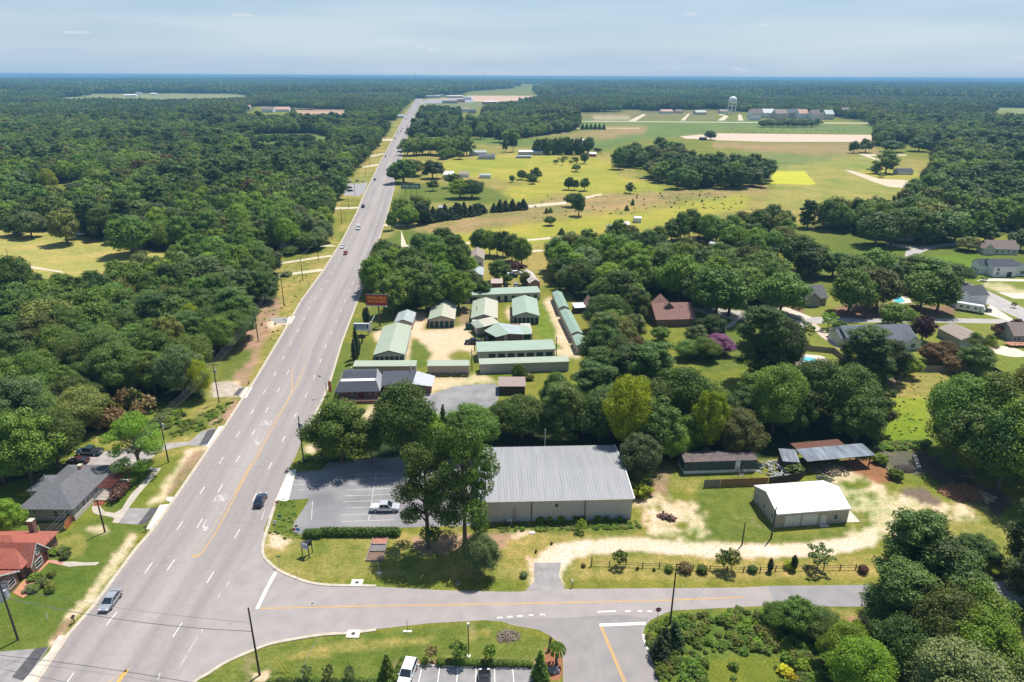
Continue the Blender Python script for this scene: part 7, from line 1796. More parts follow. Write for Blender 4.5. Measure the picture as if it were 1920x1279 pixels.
def body_mesh(kind, wd_):
    b = lambda w_, zb, zt: [(w_ * .88, zb), (w_, zb + .18), (w_, zt - .12), (w_ * .93, zt)]
    if kind == 'sedan': S_ = [(-2.4, b(.80*wd_, .42, .80)), (-2.3, b(.93*wd_, .30, .98)), (-1.6, b(wd_, .25, 1.02)), (0, b(wd_, .24, .98)), (1.1, b(wd_, .25, .93)), (2.0, b(.96*wd_, .28, .80)), (2.35, b(.84*wd_, .34, .66)), (2.42, b(.72*wd_, .40, .58))]
    elif kind == 'suv': S_ = [(-2.35, b(.90*wd_, .45, 1.05)), (-2.25, b(.97*wd_, .35, 1.15)), (-1.5, b(wd_, .3, 1.14)), (0, b(wd_, .3, 1.10)), (1.2, b(wd_, .3, 1.08)), (2.05, b(.97*wd_, .32, 1.0)), (2.35, b(.88*wd_, .4, .82)), (2.42, b(.8*wd_, .45, .7))]
    else: S_ = [(-2.9, b(.97*wd_, .45, 1.15)), (-2.8, b(wd_, .38, 1.18)), (-.9, b(wd_, .36, 1.18)), (.6, b(wd_, .36, 1.16)), (1.5, b(wd_, .36, 1.14)), (2.5, b(.97*wd_, .38, 1.06)), (2.85, b(.9*wd_, .45, .9)), (2.92, b(.82*wd_, .5, .75))]
    return loft(S_)
def cabin_mesh(kind, wd_, glassy):
    if kind == 'sedan': X = [(-1.95, .96, .99), (-1.15, .80, 1.40), (-.2, .78, 1.46), (.35, .78, 1.42), (1.25, .92, .96)]
    elif kind == 'suv': X = [(-2.2, .95, 1.12), (-2.0, .82, 1.68), (-.6, .82, 1.74), (.35, .82, 1.70), (1.2, .93, 1.09)]
    else: X = [(-.95, .95, 1.15), (-.85, .84, 1.84), (.0, .83, 1.90), (.65, .83, 1.86), (1.5, .94, 1.13)]
    if glassy: return loft([(x, [(wd_ * .96, X[0][2] - .05), (wd_ * w_, max(z - .04, X[0][2] - .03))]) for x, w_, z in X])
    m_ = MB(); 
    for (xa, wa, za), (xb, wb, zb) in zip(X[1:-1], X[2:-1]): m_.slab([(xa, -wd_ * wa, za), (xb, -wd_ * wb, zb), (xb, wd_ * wb, zb), (xa, wd_ * wa, za)], .06)
    for (xa, wa, za), (xb, wb, zb) in ((X[0], X[1]), (X[-2], X[-1])):
        for s_ in (-1, 1): m_.tube([(xa, s_ * wd_ * wa * .98, za), (xb, s_ * wd_ * wb * .98, zb)], .055, 4)
    xm = X[2][0]
    for s_ in (-1, 1): m_.tube([(xm, s_ * wd_ * .97, X[0][2]), (xm, s_ * wd_ * .80, X[2][2] - .03)], .05, 4)
    return m_
CARMESH = {}
def car(kind, name, label, cat, px, rz, color, group=None, detail=True, world=None, extra=None):
    p = world if world is not None else G(*px)
    t_ = thing(name, label, cat, p + Vector((0, 0, .04)), rz, group)
    wd_ = .91 if kind == 'sedan' else 0.96 if kind == 'suv' else 1.0
    def cached(key, fn, m):
        if key not in CARMESH: q = fn(); CARMESH[key] = mesh(key[0], q.v, q.f, m)
        return CARMESH[key]
    mcol = color
    link('body', cached(('body', kind, mcol.name), lambda: body_mesh(kind, wd_), mcol), t_)
    link('windows', cached(('windows', kind), lambda: cabin_mesh(kind, wd_, True), carglass), t_)
    link('roof', cached(('roof', kind, mcol.name), lambda: cabin_mesh(kind, wd_, False), mcol), t_)
    ax = (1.45, -1.4) if kind != 'pickup' else (1.9, -1.75); rw = .34 if kind == 'sedan' else .39
    if detail:
        for x in ax:
            for s_ in (-1, 1):
                q = link('wheel', cached(('wheel', kind), lambda: MB().tube([(0, -.11, rw), (0, .11, rw)], rw, 14), tyre), t_, (x, s_ * (wd_ - .06), 0)); link('rim', cached(('rim', kind), lambda: MB().tube([(0, -.13, rw), (0, .13, rw)], rw * .62, 10), rim), q)
        xf, xr, zl = (2.3, -2.36, .66) if kind == 'sedan' else (2.32, -2.33, .85) if kind == 'suv' else (2.8, -2.9, .9)
        for s_ in (-1, 1):
            link('headlight', cached(('headlight', kind), lambda: MB().box(-.12, .1, -.2, .2, -.07, .07), lampm), t_, (xf, s_ * wd_ * .66, zl)); link('tail_light', cached(('tail_light', kind), lambda: MB().box(-.04, .06, -.16, .16, -.08, .08), tail), t_, (xr, s_ * wd_ * .74, zl + .1))
            link('mirror', cached(('mirror', kind), lambda: MB().box(-.06, .06, -.1, .1, 0, .14), mcol), t_, (.95 if kind != 'pickup' else 1.2, s_ * (wd_ + .08), zl + .28))
        MB().box(-.01, .01, -.16, .16, -.08, .08).build('number_plate', whitem, t_, loc=(xr - .02, 0, zl - .1))
    else:
        link('wheels', cached(('wheels', kind), lambda: MB().box(ax[0] - .3, ax[0] + .3, -wd_ + .05, wd_ - .05, 0, .5).box(ax[1] - .3, ax[1] + .3, -wd_ + .05, wd_ - .05, 0, .5), tyre), t_) if False else None
        for x in ax: link('wheel', cached(('axlewheel', kind), lambda: MB().tube([(0, -wd_ + .04, rw), (0, wd_ - .04, rw)], rw, 8), tyre), t_, (x, 0, 0))
    if kind == 'pickup':
        MB().box(-2.78, -1.0, -wd_ * .82, wd_ * .82, 1.185, 1.20).build('bed', extra or black, t_)
    return t_
silver = paint_m('silver', (0.42, 0.44, 0.47)); navy = paint_m('navy', (0.02, 0.035, 0.06)); whitep = paint_m('white', (0.80, 0.81, 0.82), 0); blackp = paint_m('black', (0.02, 0.02, 0.024)); redp = paint_m('red', (0.35, 0.02, 0.02)); teal = paint_m('teal', (0.04, 0.09, 0.11)); grey = paint_m('grey', (0.16, 0.17, 0.19)); maroon = paint_m('maroon', (0.09, 0.03, 0.035))
hd = lambda y: heading(y) + math.pi / 2      # pointing away from us
car('sedan', 'silver_sedan', 'silver sedan driving towards us in the left lane', 'car', (209, 1131), hd(1130) + math.pi, silver)
car('sedan', 'dark_sedan', 'dark blue sedan driving away near the parking lot', 'car', (489, 942), hd(940), navy)
car('pickup', 'silver_pickup', 'silver pickup parked across the bays beneath the trees', 'pickup', (722, 957), 0.02, paint_m('pale_silver', (0.60, 0.62, 0.64)), extra=mat('bed_grey', (0.55, 0.54, 0.55), .6))
car('suv', 'white_suv', 'white SUV parked at the left end of the near lot', 'car', (764.5, 1268), -math.pi / 2 - .16, whitep)
car('sedan', 'black_sedan', 'black sedan parked in the near lot at the bottom edge', 'car', (908, 1286), math.pi / 2 + .03, blackp)
car('pickup', 'dark_pickup', 'dark teal pickup parked above the grey house', 'pickup', (169, 851), math.pi - .05, teal)
car('sedan', 'maroon_sedan', 'dark maroon sedan parked in tree shade above the grey house', 'car', (147, 868), math.pi, maroon)
car('suv', 'white_driveway_car', 'white car on the pinkish driveway', 'car', (1583, 645), math.pi * .72, whitep)
car('pickup', 'black_truck', 'black truck behind the travel trailer', 'pickup', (1842, 583), -.5, blackp)
car('pickup', 'black_yard_pickup', 'black pickup on the sandy storage yard', 'pickup', (888, 644.5), math.pi + .05, blackp)
car('suv', 'shaded_suv', 'dark vehicle in the office shade', 'car', (917, 637), 1.2, blackp)
car('suv', 'office_grey_car', 'dark grey car parked by the left brick office roof', 'car', (1080, 700), 1.2, grey) if False else None
car('sedan', 'white_sedan', 'white sedan with dark windows in the second far lane', 'car', (642, 464.5), hd(462) + math.pi, whitep)
car('sedan', 'red_sedan', 'red sedan driving towards us past the driveways', 'car', (648, 476.5), hd(475) + math.pi, redp)
t_ = car('pickup', 'white_work_truck', 'white utility truck with tall body on the highway', 'truck', (672, 430), hd(427) + math.pi, whitep); MB().box(-2.9, -1.0, -1.05, 1.05, 1.19, 2.5).build('box_body', whitep, t_)
cols = [blackp, grey, whitep, navy, silver, redp]
FARC_ = [((681, 389), 1, 'dark pickup left lane beside the green verge', 0, 'pickup'), ((703, 338), 1, 'black car beside the far car park', 0, 'sedan'), ((723, 294), 1, 'small grey car left of the roadside oaks', 1, 'sedan'), ((747, 285), 0, 'dark car in the right lanes by the roadside oaks', 0, 'sedan'), ((752.5, 287), 0, 'dark truck at the right edge by the roadside oaks', 0, 'pickup'), ((740.6, 260), 1, 'black far car in the left lane', 0, 'sedan'), ((759.6, 249.5), 0, 'dark far truck in the right lane', 0, 'pickup'), ((752, 246.5), 1, 'grey far car in the middle', 1, 'sedan'), ((754, 242), 1, 'black far car just above the grey one', 3, 'sedan'), ((745.6, 249), 1, 'grey far car hugging the left edge', 1, 'sedan'), ((763.8, 237), 0, 'red brown far car in the right lane', 5, 'sedan'), ((762, 224.5), 1, 'dark distant car at the left side road', 0, 'suv'), ((763.5, 214.6), 1, 'dark distant car left of centre', 3, 'sedan'), ((777.5, 214), 0, 'dark distant car right of centre', 0, 'sedan'), ((780, 209), 0, 'dark distant car near the brown roofed store', 0, 'sedan'), ((768.5, 212.4), 1, 'pale distant car in the left lanes', 4, 'sedan'), ((772, 208), 1, 'silver distant car in the left lanes', 4, 'sedan'), ((782, 201.3), 0, 'dark car close to the end of the highway', 0, 'sedan'), ((784, 194.6), 0, 'farthest dark car at the end of the highway', 0, 'sedan')]
for px_, toward, lb, ci, kd in FARC_: car(kd, 'distant_car', lb, 'car', px_, hd(px_[1]) + (math.pi if toward else 0), cols[ci], 'distant traffic on the highway', detail=False)
for k, (px_, ci) in enumerate((((657.5, 340), 2), ((670, 340), 1), ((682, 340), 2), ((655, 353), 0), ((657, 359), 3), ((648, 356), 4))): car('sedan', 'parked_car', ['leftmost', 'middle', 'rightmost', 'dark upper', 'navy lower', 'silver left'][k] + ' car in the far car park', 'car', px_, R(20 if k > 2 else 90), cols[ci], 'cars in the far car park', detail=False)
for k, (px_, ci, rz_, lb) in enumerate((((949, 537), 0, 1.5, 'black car behind the long narrow storage building'), ((967.5, 537), 4, 1.5, 'silver car behind the long narrow storage building'), ((961, 520), 3, 0.1, 'dark covered car in the cluttered yard'), ((969, 514.5), 2, .3, 'white topped car in the cluttered yard'), ((952, 518), 2, 1.4, 'white van in the cluttered yard'), ((33, 440), 4, .2, 'pale car by the trees on the yellow field'), ((152, 441), 2, .2, 'white car beneath the spreading field tree'), ((376, 666), 4, .2, 'silver car in the wood edge shade'), ((388, 663), 2, .2, 'white car in the wood edge shade'))): car('suv', 'yard_vehicle', lb, 'car', px_, rz_, cols[ci], detail=False)
# travel trailer
t_ = thing('travel_trailer', 'long white travel trailer parked beside the white two storey house', 'trailer', G(1818, 584), -.62)
MB().add([(-4.6, -1.2, .5), (4.3, -1.2, .5), (4.3, 1.2, .5), (-4.6, 1.2, .5), (-4.6, -1.2, 3.0), (3.9, -1.2, 3.0), (3.9, 1.2, 3.0), (-4.6, 1.2, 3.0), (4.7, -1.2, 1.6), (4.7, 1.2, 1.6)], [(0, 3, 2, 1), (4, 5, 6, 7), (0, 1, 8, 5, 4), (2, 3, 7, 6, 9), (3, 0, 4, 7), (1, 2, 9, 8), (8, 9, 6, 5)]).build('body', whitep, t_)
for x in (-3, -.8, 1.6): MB().box(x - .45, x + .45, -1.23, -1.2, 1.5, 2.2).build('window', carglass, t_)
MB().box(2.8, 3.4, -1.23, -1.2, .7, 2.5).build('door', wgrey, t_)
for x in (-.6, .5):
    for s_ in (-1.1, 1.1): MB().tube([(x, s_ - .1, .35), (x, s_ + .1, .35)], .35, 12).build('wheel', tyre, t_)
MB().tube([(4.3, -.6, .55), (5.6, 0, .55), (4.3, .6, .55)], .06, 5).build('hitch', black, t_)
# cattle on the pasture
cowm = mat('cow_hide', (0.05, 0.035, 0.028), .9)
def cow(px, rz, lab):
    bm_ = MB(); bm_.tube([(-1.0, 0, 1.0), (-.7, 0, 1.0), (0, 0, .95), (.7, 0, 1.05), (1.0, 0, 1.15), (1.35, 0, 1.0), (1.65, 0, .75)], [.18, .36, .42, .38, .28, .19, .12], 8)
    for x in (-.75, .65):
        for s_ in (-.2, .2): bm_.tube([(x, s_, .9), (x - .05, s_, .45), (x, s_, 0)], [.13, .08, .06], 5)
    o = bm_.build('cow', cowm, None, True, G(*px), rz); o.scale = (1.1, 1.1, 1.1); tag(o, lab, 'cow', 'cattle grazing on the far pasture')
for k in range(24): cow((1365 + k * 10.5 + rnd.uniform(-4, 4), 243 + rnd.uniform(-1.5, 8)), rnd.random() * 6, 'dark cow grazing on the far green pasture')

# ------------------------------------------------------------------ single trees and shrubs, one by one
def T(kind, px, ytop, r, tint, label, cat=None, group=None, detail=None):
    h = height_to(px, ytop); return tree(kind, G(*px), max(h, .6), r, tint, label, cat, group, detail)
T('open', (803, 1028), 845, 5.6, 'green', 'spreading open tree left of the pair before the warehouse')
T('open', (872, 1022), 806, 5.8, 'green', 'taller open tree right of the pair overlapping the warehouse roof')
T('broad', (900, 1078), 1008, 2.9, 'blue', 'grey green shrubby tree on the corner lawn beside the tree shadow')
T('broad', (643, 866), 757, 7.0, 'green', 'round dark tree between the highway and parking lot')
T('broad', (697, 862), 800, 2.3, 'green', 'narrow tree tucked beside the round roadside tree')
T('broad', (756, 860), 722, 7.2, 'green', 'big loose tree before the brick office yard')
T('broad', (806, 856), 775, 4.4, 'bright', 'leafy tree right of the big loose tree')
T('cedar', (833, 850), 758, 2.3, 'dark', 'vine covered dark column tree behind the parking lot')
T('broad', (862, 852), 775, 4.2, 'dark', 'dark tree filling the gap above the parking lot')
T('broad', (1195, 905), 817, 5.2, 'blue', 'rounded grey green tree at the warehouse corner')
T('broad', (1172, 852), 703, 5.0, 'lime', 'yellow lime tree standing left in the central wood')
T('broad', (1322, 852), 726, 4.2, 'lime', 'yellow lime tree standing right in the central wood')
T('broad', (1258, 862), 800, 3.6, 'bright', 'small bright tree between the two lime trees')
T('shrub', (1196, 928), 905, 2.6, 'lime', 'lime green bush at the warehouse corner')
# lane side
T('young', (1162, 1063), 1030, 1.4, 'green', 'little round tree by the start of the rail fence')
T('young', (1357, 1070), 1030, 1.5, 'green', 'left stem of the double small tree on the rail fence'); T('young', (1371, 1070), 1028, 1.7, 'olive', 'right stem of the double small tree on the rail fence')
T('young', (1532, 1067), 1021, 2.2, 'blue', 'vase shaped small tree at the right end of the rail fence')
T('cypress', (1487, 1069), 1040, .62, 'cedar', 'dark pencil cypress by the rail fence'); T('cypress', (1443, 1072), 1046, .5, 'cedar', 'second pencil cypress left of the taller one')
for px_, r_, tn, lb in (((1254, 1071), .85, 'green', 'small round bush by the rail fence left of the brown one'), ((1284, 1070), 1.35, 'rust', 'wide brownish clipped bush by the rail fence'), ((1316, 1073), 1.0, 'green', 'green clipped bush right of the brown one'), ((1410, 1072), .9, 'dark', 'dark small bush midway along the rail fence'), ((1481, 1066), 1.1, 'lime', 'yellow green bush before the pencil cypress'), ((1617, 1073), 1.0, 'plum', 'plum coloured bush at the end of the rail fence'), ((1094, 1063), .45, 'rust', 'tiny brown shrub before the rail fence'), ((1195, 1068), .3, 'rust', 'tiny shrub left under the rail fence'), ((1226, 1070), .3, 'dark', 'tiny shrub right under the rail fence'), ((982, 1082), .7, 'blue', 'grey tuft beside the gravel lane mouth'), ((1005, 1036), .25, 'rust', 'tiny rust tuft left of the lane'), ((1034, 1021), .25, 'rust', 'tiny rust tuft above the lane')):
    T('clipped' if r_ > .4 else 'shrub', px_, px_[1] - 8.2 * min(r_ * 1.5, 1.5), r_, tn, lb)
T('young', (1090, 998), 974, 1.1, 'bright', 'lone sapling in the rough grass below the warehouse')
for k in range(8): T('shrub', (1008 + k * 22 + rnd.uniform(-6, 6), 977), 968, rnd.uniform(.5, .9), 'bright', 'weedy shrub growing against the warehouse wall', group='weeds along the warehouse wall')
# hedge before the parking lot
hd_ = thing('hedge', 'long clipped hedge along the bottom of the parking lot', 'hedge', G(578, 1006)); o0 = G(578, 1006); lb_ = []
for k in range(26):
    p = G(578 + k * 6.6, 1006 - (k > 3) * 3.0 - .0 * k) - o0; lb_.append((p.x, p.y, .75, 1.0, .9, .85))
link('foliage', lobes_crown('hedge_foliage', LM['green'], np.array(lb_), .14, 1.1, 601, .5, .4, .85), hd_)
# near lot planting
T('cedar', (727, 1274), 1226, 1.35, 'green', 'dark upright evergreen left of the white SUV'); T('cedar', (1012, 1276), 1219, 1.5, 'green', 'dark upright evergreen right of the near lot')
T('young', (862, 1243), 1203, 1.5, 'green', 'leafy young tree beside the lamp post'); T('young', (918, 1243), 1207, 1.1, 'green', 'slim young tree above the black sedan'); T('young', (809, 1240), 1210, .9, 'straw', 'sparse sapling above the near lot')
for k, x in enumerate((577, 618, 657)): T('young', (x, 1283), 1245, .8, 'blue', ['left', 'middle', 'right'][k] + ' sparse sapling at the bottom edge of the island', group='sparse saplings at the bottom edge')
for k in range(22):
    x = 796 + k * 9.4
    if abs(x - 811) < 8: continue
    T('clipped', (x, 1245 + k * .18), 1235 + k * .18, .62, 'green', 'clipped bush in the row above the near parking lot', group='clipped bushes above the near lot')
for k in range(4): T('clipped', (757 - k * 6, 1243 + k * 11), 1233 + k * 11, .7, 'green', 'clipped bush in the row left of the white SUV', group='clipped bushes left of the white SUV')
for k in range(14): T('clipped', (508 + k * 17, 1285), 1273, .7, 'dark', 'clipped bush along the bottom edge of the island', group='clipped bushes at the bottom edge')
# palm
t_ = thing('palm_tree', 'small palm in the mulch bed at the island tip', 'palm', G(1043, 1245)); h = height_to((1043, 1245), 1212)
MB().tube([(0, 0, 0), (0, 0, h)], [.22, .16], 8).build('trunk', bark, t_)
frm = MB()
for k in range(22):
    a_ = k * 2.4; e = .3 + .7 * rnd.random(); pts = [(0, 0, h), (math.cos(a_) * .6, math.sin(a_) * .6, h + .45 * e), (math.cos(a_) * 1.2, math.sin(a_) * 1.2, h + .1 * e - .2), (math.cos(a_) * 1.45, math.sin(a_) * 1.45, h - .7)]
    sx, sy = -math.sin(a_) * .16, math.cos(a_) * .16
    for p, q in zip(pts, pts[1:]): frm.add([(p[0] - sx, p[1] - sy, p[2] - .06), (p[0] + sx, p[1] + sy, p[2] - .06), (q[0] + sx * .8, q[1] + sy * .8, q[2] - .06), (q[0] - sx * .8, q[1] - sy * .8, q[2] - .06)], [(0, 1, 2, 3)])
frm.build('fronds', LM['bright'], t_)
# left side
for px_, yt, r_, tn, lb in (((62, 905), 775, 7.2, 'green', 'great dark tree shading the grey house'), ((112, 880), 772, 5.6, 'green', 'tall leafy tree above the parked sedan'), ((8, 905), 790, 6.0, 'bright', 'bright leafed tree at the left edge'), ((20, 1003), 940, 2.7, 'bright', 'small bright tree at the left edge below the grey house'), ((55, 830), 712, 6.5, 'blue', 'pale green rounded tree at the left edge of the wood')): T('broad', px_, yt, r_, tn, lb)
T('open', (264, 884), 782, 4.9, 'bright', 'bright open tree leaning over the gravel drive')
T('broad', (172, 765), 720, 4.0, 'lime', 'lime green bushy tree at the wood edge'); T('broad', (375, 745), 676, 3.4, 'lime', 'yellow green tree at the wood edge by the pole'); T('broad', (365, 640), 570, 3.8, 'lime', 'bright lime crown inside the left wood'); T('broad', (345, 745), 655, 5.0, 'blue', 'grey green tree beside the sandy drive')
reeds = ['straw', 'rust', 'straw', 'olive', 'green']
for k in range(34):
    x = rnd.uniform(135, 282); y = 782 + (x - 135) * -.02 + rnd.uniform(-14, 26)
    T('shrub', (x, y), y - rnd.uniform(26, 44), rnd.uniform(1.4, 2.3), reeds[k % 5], 'tall reddish dry brush clump at the wood edge' if k % 5 < 3 else 'green bush among the dry brush', group='dry brush and bushes by the wood edge')
b_ = T('clipped', (221, 936), 916, 1.5, 'plum', 'long rounded burgundy hedge before the pergola', 'hedge'); dv = G(242, 908) - G(209, 948); b_.scale = (1.75, dv.length / 1.75, 1.5); b_.rotation_euler = (0, 0, math.atan2(-dv.x, dv.y)); b_.location = (G(242, 908) + G(209, 948)) / 2
for k in range(14):
    x, y = ((70 + rnd.uniform(-18, 22), 1100 - rnd.uniform(-14, 20)) if k < 9 else (108 + rnd.uniform(-14, 12), 1040 + rnd.uniform(-6, 10))); T('shrub', (x + 8, y), y - 9, rnd.uniform(.7, 1.2), ['green', 'blue', 'olive'][k % 3], 'garden shrub before the red roofed cottage', group='garden shrubs by the red roofed cottage')
# spreading field tree and its neighbours, left
for px_, yt, r_, tn, lb in (((127, 458), 392, 8.6, 'olive', 'spreading lone tree on the yellow field'), ((250, 478), 407, 10.5, 'green', 'huge rounded tree at the corner of the yellow field'), ((60, 445), 395, 7, 'blue', 'grey green tree beyond the yellow field'), ((30, 441), 405, 6, 'dark', 'dark tree beyond the yellow field'), ((95, 360), 318, 6, 'lime', 'yellowish tree by the little clearing'), ((165, 443), 410, 5, 'dark', 'low tree behind the spreading field tree')): T('broad', px_, yt, r_, tn, lb, detail='M')
T('broad', (648, 326), 300, 8, 'dark', 'dark tree at the far car park corner', detail='M'); T('broad', (622, 362), 325, 10, 'dark', 'dark tree left of the far car park', detail='M')
for k in range(12): T('broad', (490 + k * 8.5, 270 + rnd.uniform(-1, 3)), 251, 6, 'green', 'tree in the row below the small green clearing', group='trees below the small green clearing', detail='L')
T('shrub', (537, 517), 509, 2.6, 'blue', 'low shrub on the left verge beside the lane'); T('broad', (578, 470), 438, 7, 'green', 'tree overhanging the white outbuilding', detail='M'); T('broad', (545, 478), 462, 4, 'dark', 'dark bush before the white ranch house', detail='M'); T('broad', (530, 476), 466, 2.4, 'dark', 'small dark bush left of the white ranch house', detail='M')
# cypresses at the storage entrance
for k, (px_, yt) in enumerate((((665, 681), 633), ((669.5, 672), 609), ((672.5, 665), 626), ((684.5, 607.5), 576), ((689.5, 607), 573.5))): T('cypress', px_, yt, .85, 'cedar', ['nearest tall', 'tallest', 'third tall', 'fourth tall', 'farthest tall'][k] + ' cypress at the storage entrance', 'cypress', 'cypresses at the storage entrance')
T('broad', (972, 716), 683, 1.9, 'bright', 'young tree against the long grey storage wall'); T('shrub', (990, 712), 700, 1.6, 'olive', 'brownish shrub against the long grey storage wall'); T('shrub', (674, 798), 770, 1.2, 'dark', 'small round bush by the brick planter') if False else T('shrub', (679, 774), 766, .9, 'dark', 'small round bush by the brick planter')
for k in range(9): T('shrub', (806 + k * 9 + rnd.uniform(-3, 3), 706), 702, .6, 'olive', 'weed tuft along the middle storage block', group='weeds along the storage block')
# trees behind the billboard
for px_, yt, r_, tn, lb in (((722, 500), 450, 6.2, 'green', 'rounded tree at the highway edge behind the billboard'), ((700, 545), 497, 4.6, 'green', 'tree at the highway edge beside the thin pole'), ((738, 590), 515, 6.6, 'green', 'tree right behind the red billboard'), ((758, 555), 490, 6.0, 'bright', 'bright tree above the billboard'), ((800, 585), 515, 6.3, 'green', 'tree behind the half green storage roof'), ((860, 580), 505, 6.2, 'bright', 'bright tree behind the light pole'), ((835, 575), 520, 5.0, 'green', 'tree left of the light pole'), ((832, 485), 428, 6.6, 'green', 'upright tree above the white gabled building'), ((790, 490), 436, 5.2, 'dark', 'dark tree left of the upright tree'), ((866, 500), 455, 4.4, 'dark', 'dark tree beside the white gabled building'), ((905, 560), 525, 4.0, 'green', 'tree behind the narrow storage building'), ((935, 527), 488, 4.4, 'dark', 'dark tree in the cluttered yard'), ((968, 508), 492, 4.2, 'plum', 'brownish tree in the cluttered yard'), ((951, 532), 514, 1.9, 'dark', 'small round tree in the cluttered yard'), ((985, 535), 510, 2.5, 'olive', 'olive shrub by the rusty barn'),
                           ((900, 478), 428, 4.2, 'green', 'left tree of the line by the white gabled building'), ((918, 480), 431, 4.4, 'green', 'second tree of the line'), ((932, 481), 434, 4.2, 'green', 'third tree of the line'), ((943, 482), 430, 4.4, 'dark', 'fourth tree of the line'), ((960, 490), 440, 4.8, 'green', 'fifth tree of the line'), ((978, 498), 447, 4.6, 'green', 'right tree of the line')): T('broad', px_, yt, r_, tn, lb, detail='M')
# middle field trees and clumps
MF = [((757, 343), 297, 12, 'green'), ((742, 345), 312, 7, 'dark'), ((775, 330), 300, 9, 'olive'), ((811, 335), 300, 9, 'dark'), ((862, 372), 337, 8.5, 'lime'), ((885, 372), 338, 8.5, 'green'), ((850, 352), 325, 6, 'olive'), ((812, 358), 338, 4, 'green'), ((757, 418), 372, 7.5, 'green'), ((782, 412), 368, 8, 'green'), ((765, 425), 386, 6, 'bright'),
      ((735, 432), 395, 3.2, 'green'), ((962, 285), 250, 5, 'dark'), ((947, 285), 262, 4, 'dark'), ((1332, 262), 246, 7, 'dark'), ((1000, 345), 327, 4.2, 'dark'), ((990, 338), 325, 4, 'green'), ((1003, 340), 315, 5, 'green'), ((978, 337), 320, 3.8, 'green'), ((960, 342), 328, 2.8, 'dark'), ((1066, 356), 333, 3.4, 'dark'), ((1077, 357), 337, 3.4, 'dark'), ((1096, 358), 334, 4, 'green'), ((1180, 363), 343, 3.8, 'blue'), ((1080, 322), 308, 4.2, 'green'), ((1095, 307), 286, 5, 'dark'), ((1120, 285), 277, 5.5, 'rust'), ((1085, 405), 360, 5, 'green'), ((1075, 388), 362, 5.4, 'dark'), ((1031, 423), 405, 2.9, 'dark'), ((1053, 440), 427, 2.4, 'dark'), ((1025, 400), 389, 1.9, 'green'), ((1032, 399), 388, 2.0, 'green'), ((1186, 385), 372, 1.6, 'dark'), ((1175, 395), 384, 2, 'green'), ((852, 447), 439, 1.6, 'dark'), ((860, 448), 439, 1.5, 'dark'), ((882, 449), 444, 1.3, 'dark'), ((1293, 352), 340, 4, 'green'), ((1318, 352), 338, 5, 'green'), ((1334, 350), 340, 3.4, 'green'), ((1356, 354), 338, 4.5, 'green'), ((1389, 350), 340, 3, 'green'), ((1428, 352), 335, 5, 'green'), ((1660, 325), 284, 11, 'green'), ((1641, 326), 311, 6, 'dark'), ((1600, 287), 264, 7, 'green'), ((1622, 286), 260, 8, 'olive'), ((1672, 285), 264, 11, 'dark'), ((1722, 284), 258, 11, 'dark'), ((1766, 282), 264, 10, 'green'), ((1652, 332), 325, 3, 'green'), ((1512, 0), 0, 0, 'x')]
AD = ['broad', 'spreading', 'rounded', 'tall', 'shapely', 'bushy', 'lopsided', 'thick']
for k, (px_, yt, r_, tn) in enumerate(MF):
    if r_ == 0: continue
    where = ('by the highway' if px_[0] < 800 else 'near the farm buildings' if px_[0] < 930 and px_[1] < 380 else 'beyond the yellow field' if px_[1] < 300 else 'on the open yellow field' if px_[0] < 1240 else 'at the edge of the field copse' if px_[0] < 1500 else 'by the farm track at the right')
    T('broad' if r_ > 2.5 else 'cedar', px_, yt, r_, tn, '%s %s tree %s' % (AD[k % 8], {'dark': 'dark green', 'green': 'green', 'olive': 'olive', 'lime': 'yellowish', 'bright': 'bright green', 'blue': 'grey green', 'rust': 'reddish brown'}[tn], where), 'tree', 'scattered trees on the fields', 'L' if G(*px_).length > 500 else 'M')
for k in range(14): T('cedar' if k % 4 else 'broad', (786 + k * 9.4 + rnd.uniform(-3, 5), 420 - k * 1.6 + rnd.uniform(-1, 1.5)), 386 - k * .6 + rnd.uniform(-4, 7), rnd.uniform(3.4, 5), 'cedar', 'dark evergreen in the shelter row below the yellow field', 'tree', 'evergreen shelter row below the yellow field')
for k in range(6): T('cedar', (928 + k * 10.5 + rnd.uniform(-2, 3), 398 - k * 1.0), 375 + rnd.uniform(-3, 6), rnd.uniform(3, 4.2), 'cedar', 'dark conical evergreen at the right end of the shelter row', 'tree', 'conical evergreens right of the shelter row')
for k in range(26):   # roadside oak rows and hedges beyond
    x = 765 + (k % 13) * 9; T('broad', (x + rnd.uniform(-3, 3), 291 - (k // 13) * 9 + rnd.uniform(-2, 2)), 262 - (k // 13) * 5 + rnd.uniform(-3, 3), rnd.uniform(7, 9), ['green', 'bright', 'olive'][k % 3], 'leafy tree in the roadside row beyond the yellow field', 'tree', 'roadside trees beyond the yellow field', 'L')
for k in range(30):
    x = 1004 + (k % 15) * 6.9; T('broad' if k % 3 else 'cedar', (x + rnd.uniform(-2, 2), 290 - (k // 15) * 3), 259 + rnd.uniform(-3, 6), rnd.uniform(4, 6), 'dark', 'evergreen of the dense block beyond the yellow field', 'tree', 'dense evergreen block beyond the yellow field')
for k in range(20): T('young', (1040 + rnd.uniform(0, 42), 298 + rnd.uniform(0, 12)), 296 + rnd.uniform(-4, 6), 2.6, 'olive', 'orchard tree on the yellow field', 'tree', 'small orchard on the yellow field')
for k in range(22): tree('shrub', G(rnd.uniform(1010, 1420), rnd.uniform(362, 402)), rnd.uniform(.7, 2.0), rnd.uniform(.4, 1.0), ['dark', 'olive', 'green'][k % 3], 'scrubby bush on the brownish field strip', 'bush', 'bushes on the brownish field strip')
for k in range(7): T('broad', (1432 + k * 15, 238.5), 226, 9, 'dark', 'tree of the dark row before the distant houses', 'tree', 'dark tree row before the distant houses', 'L')
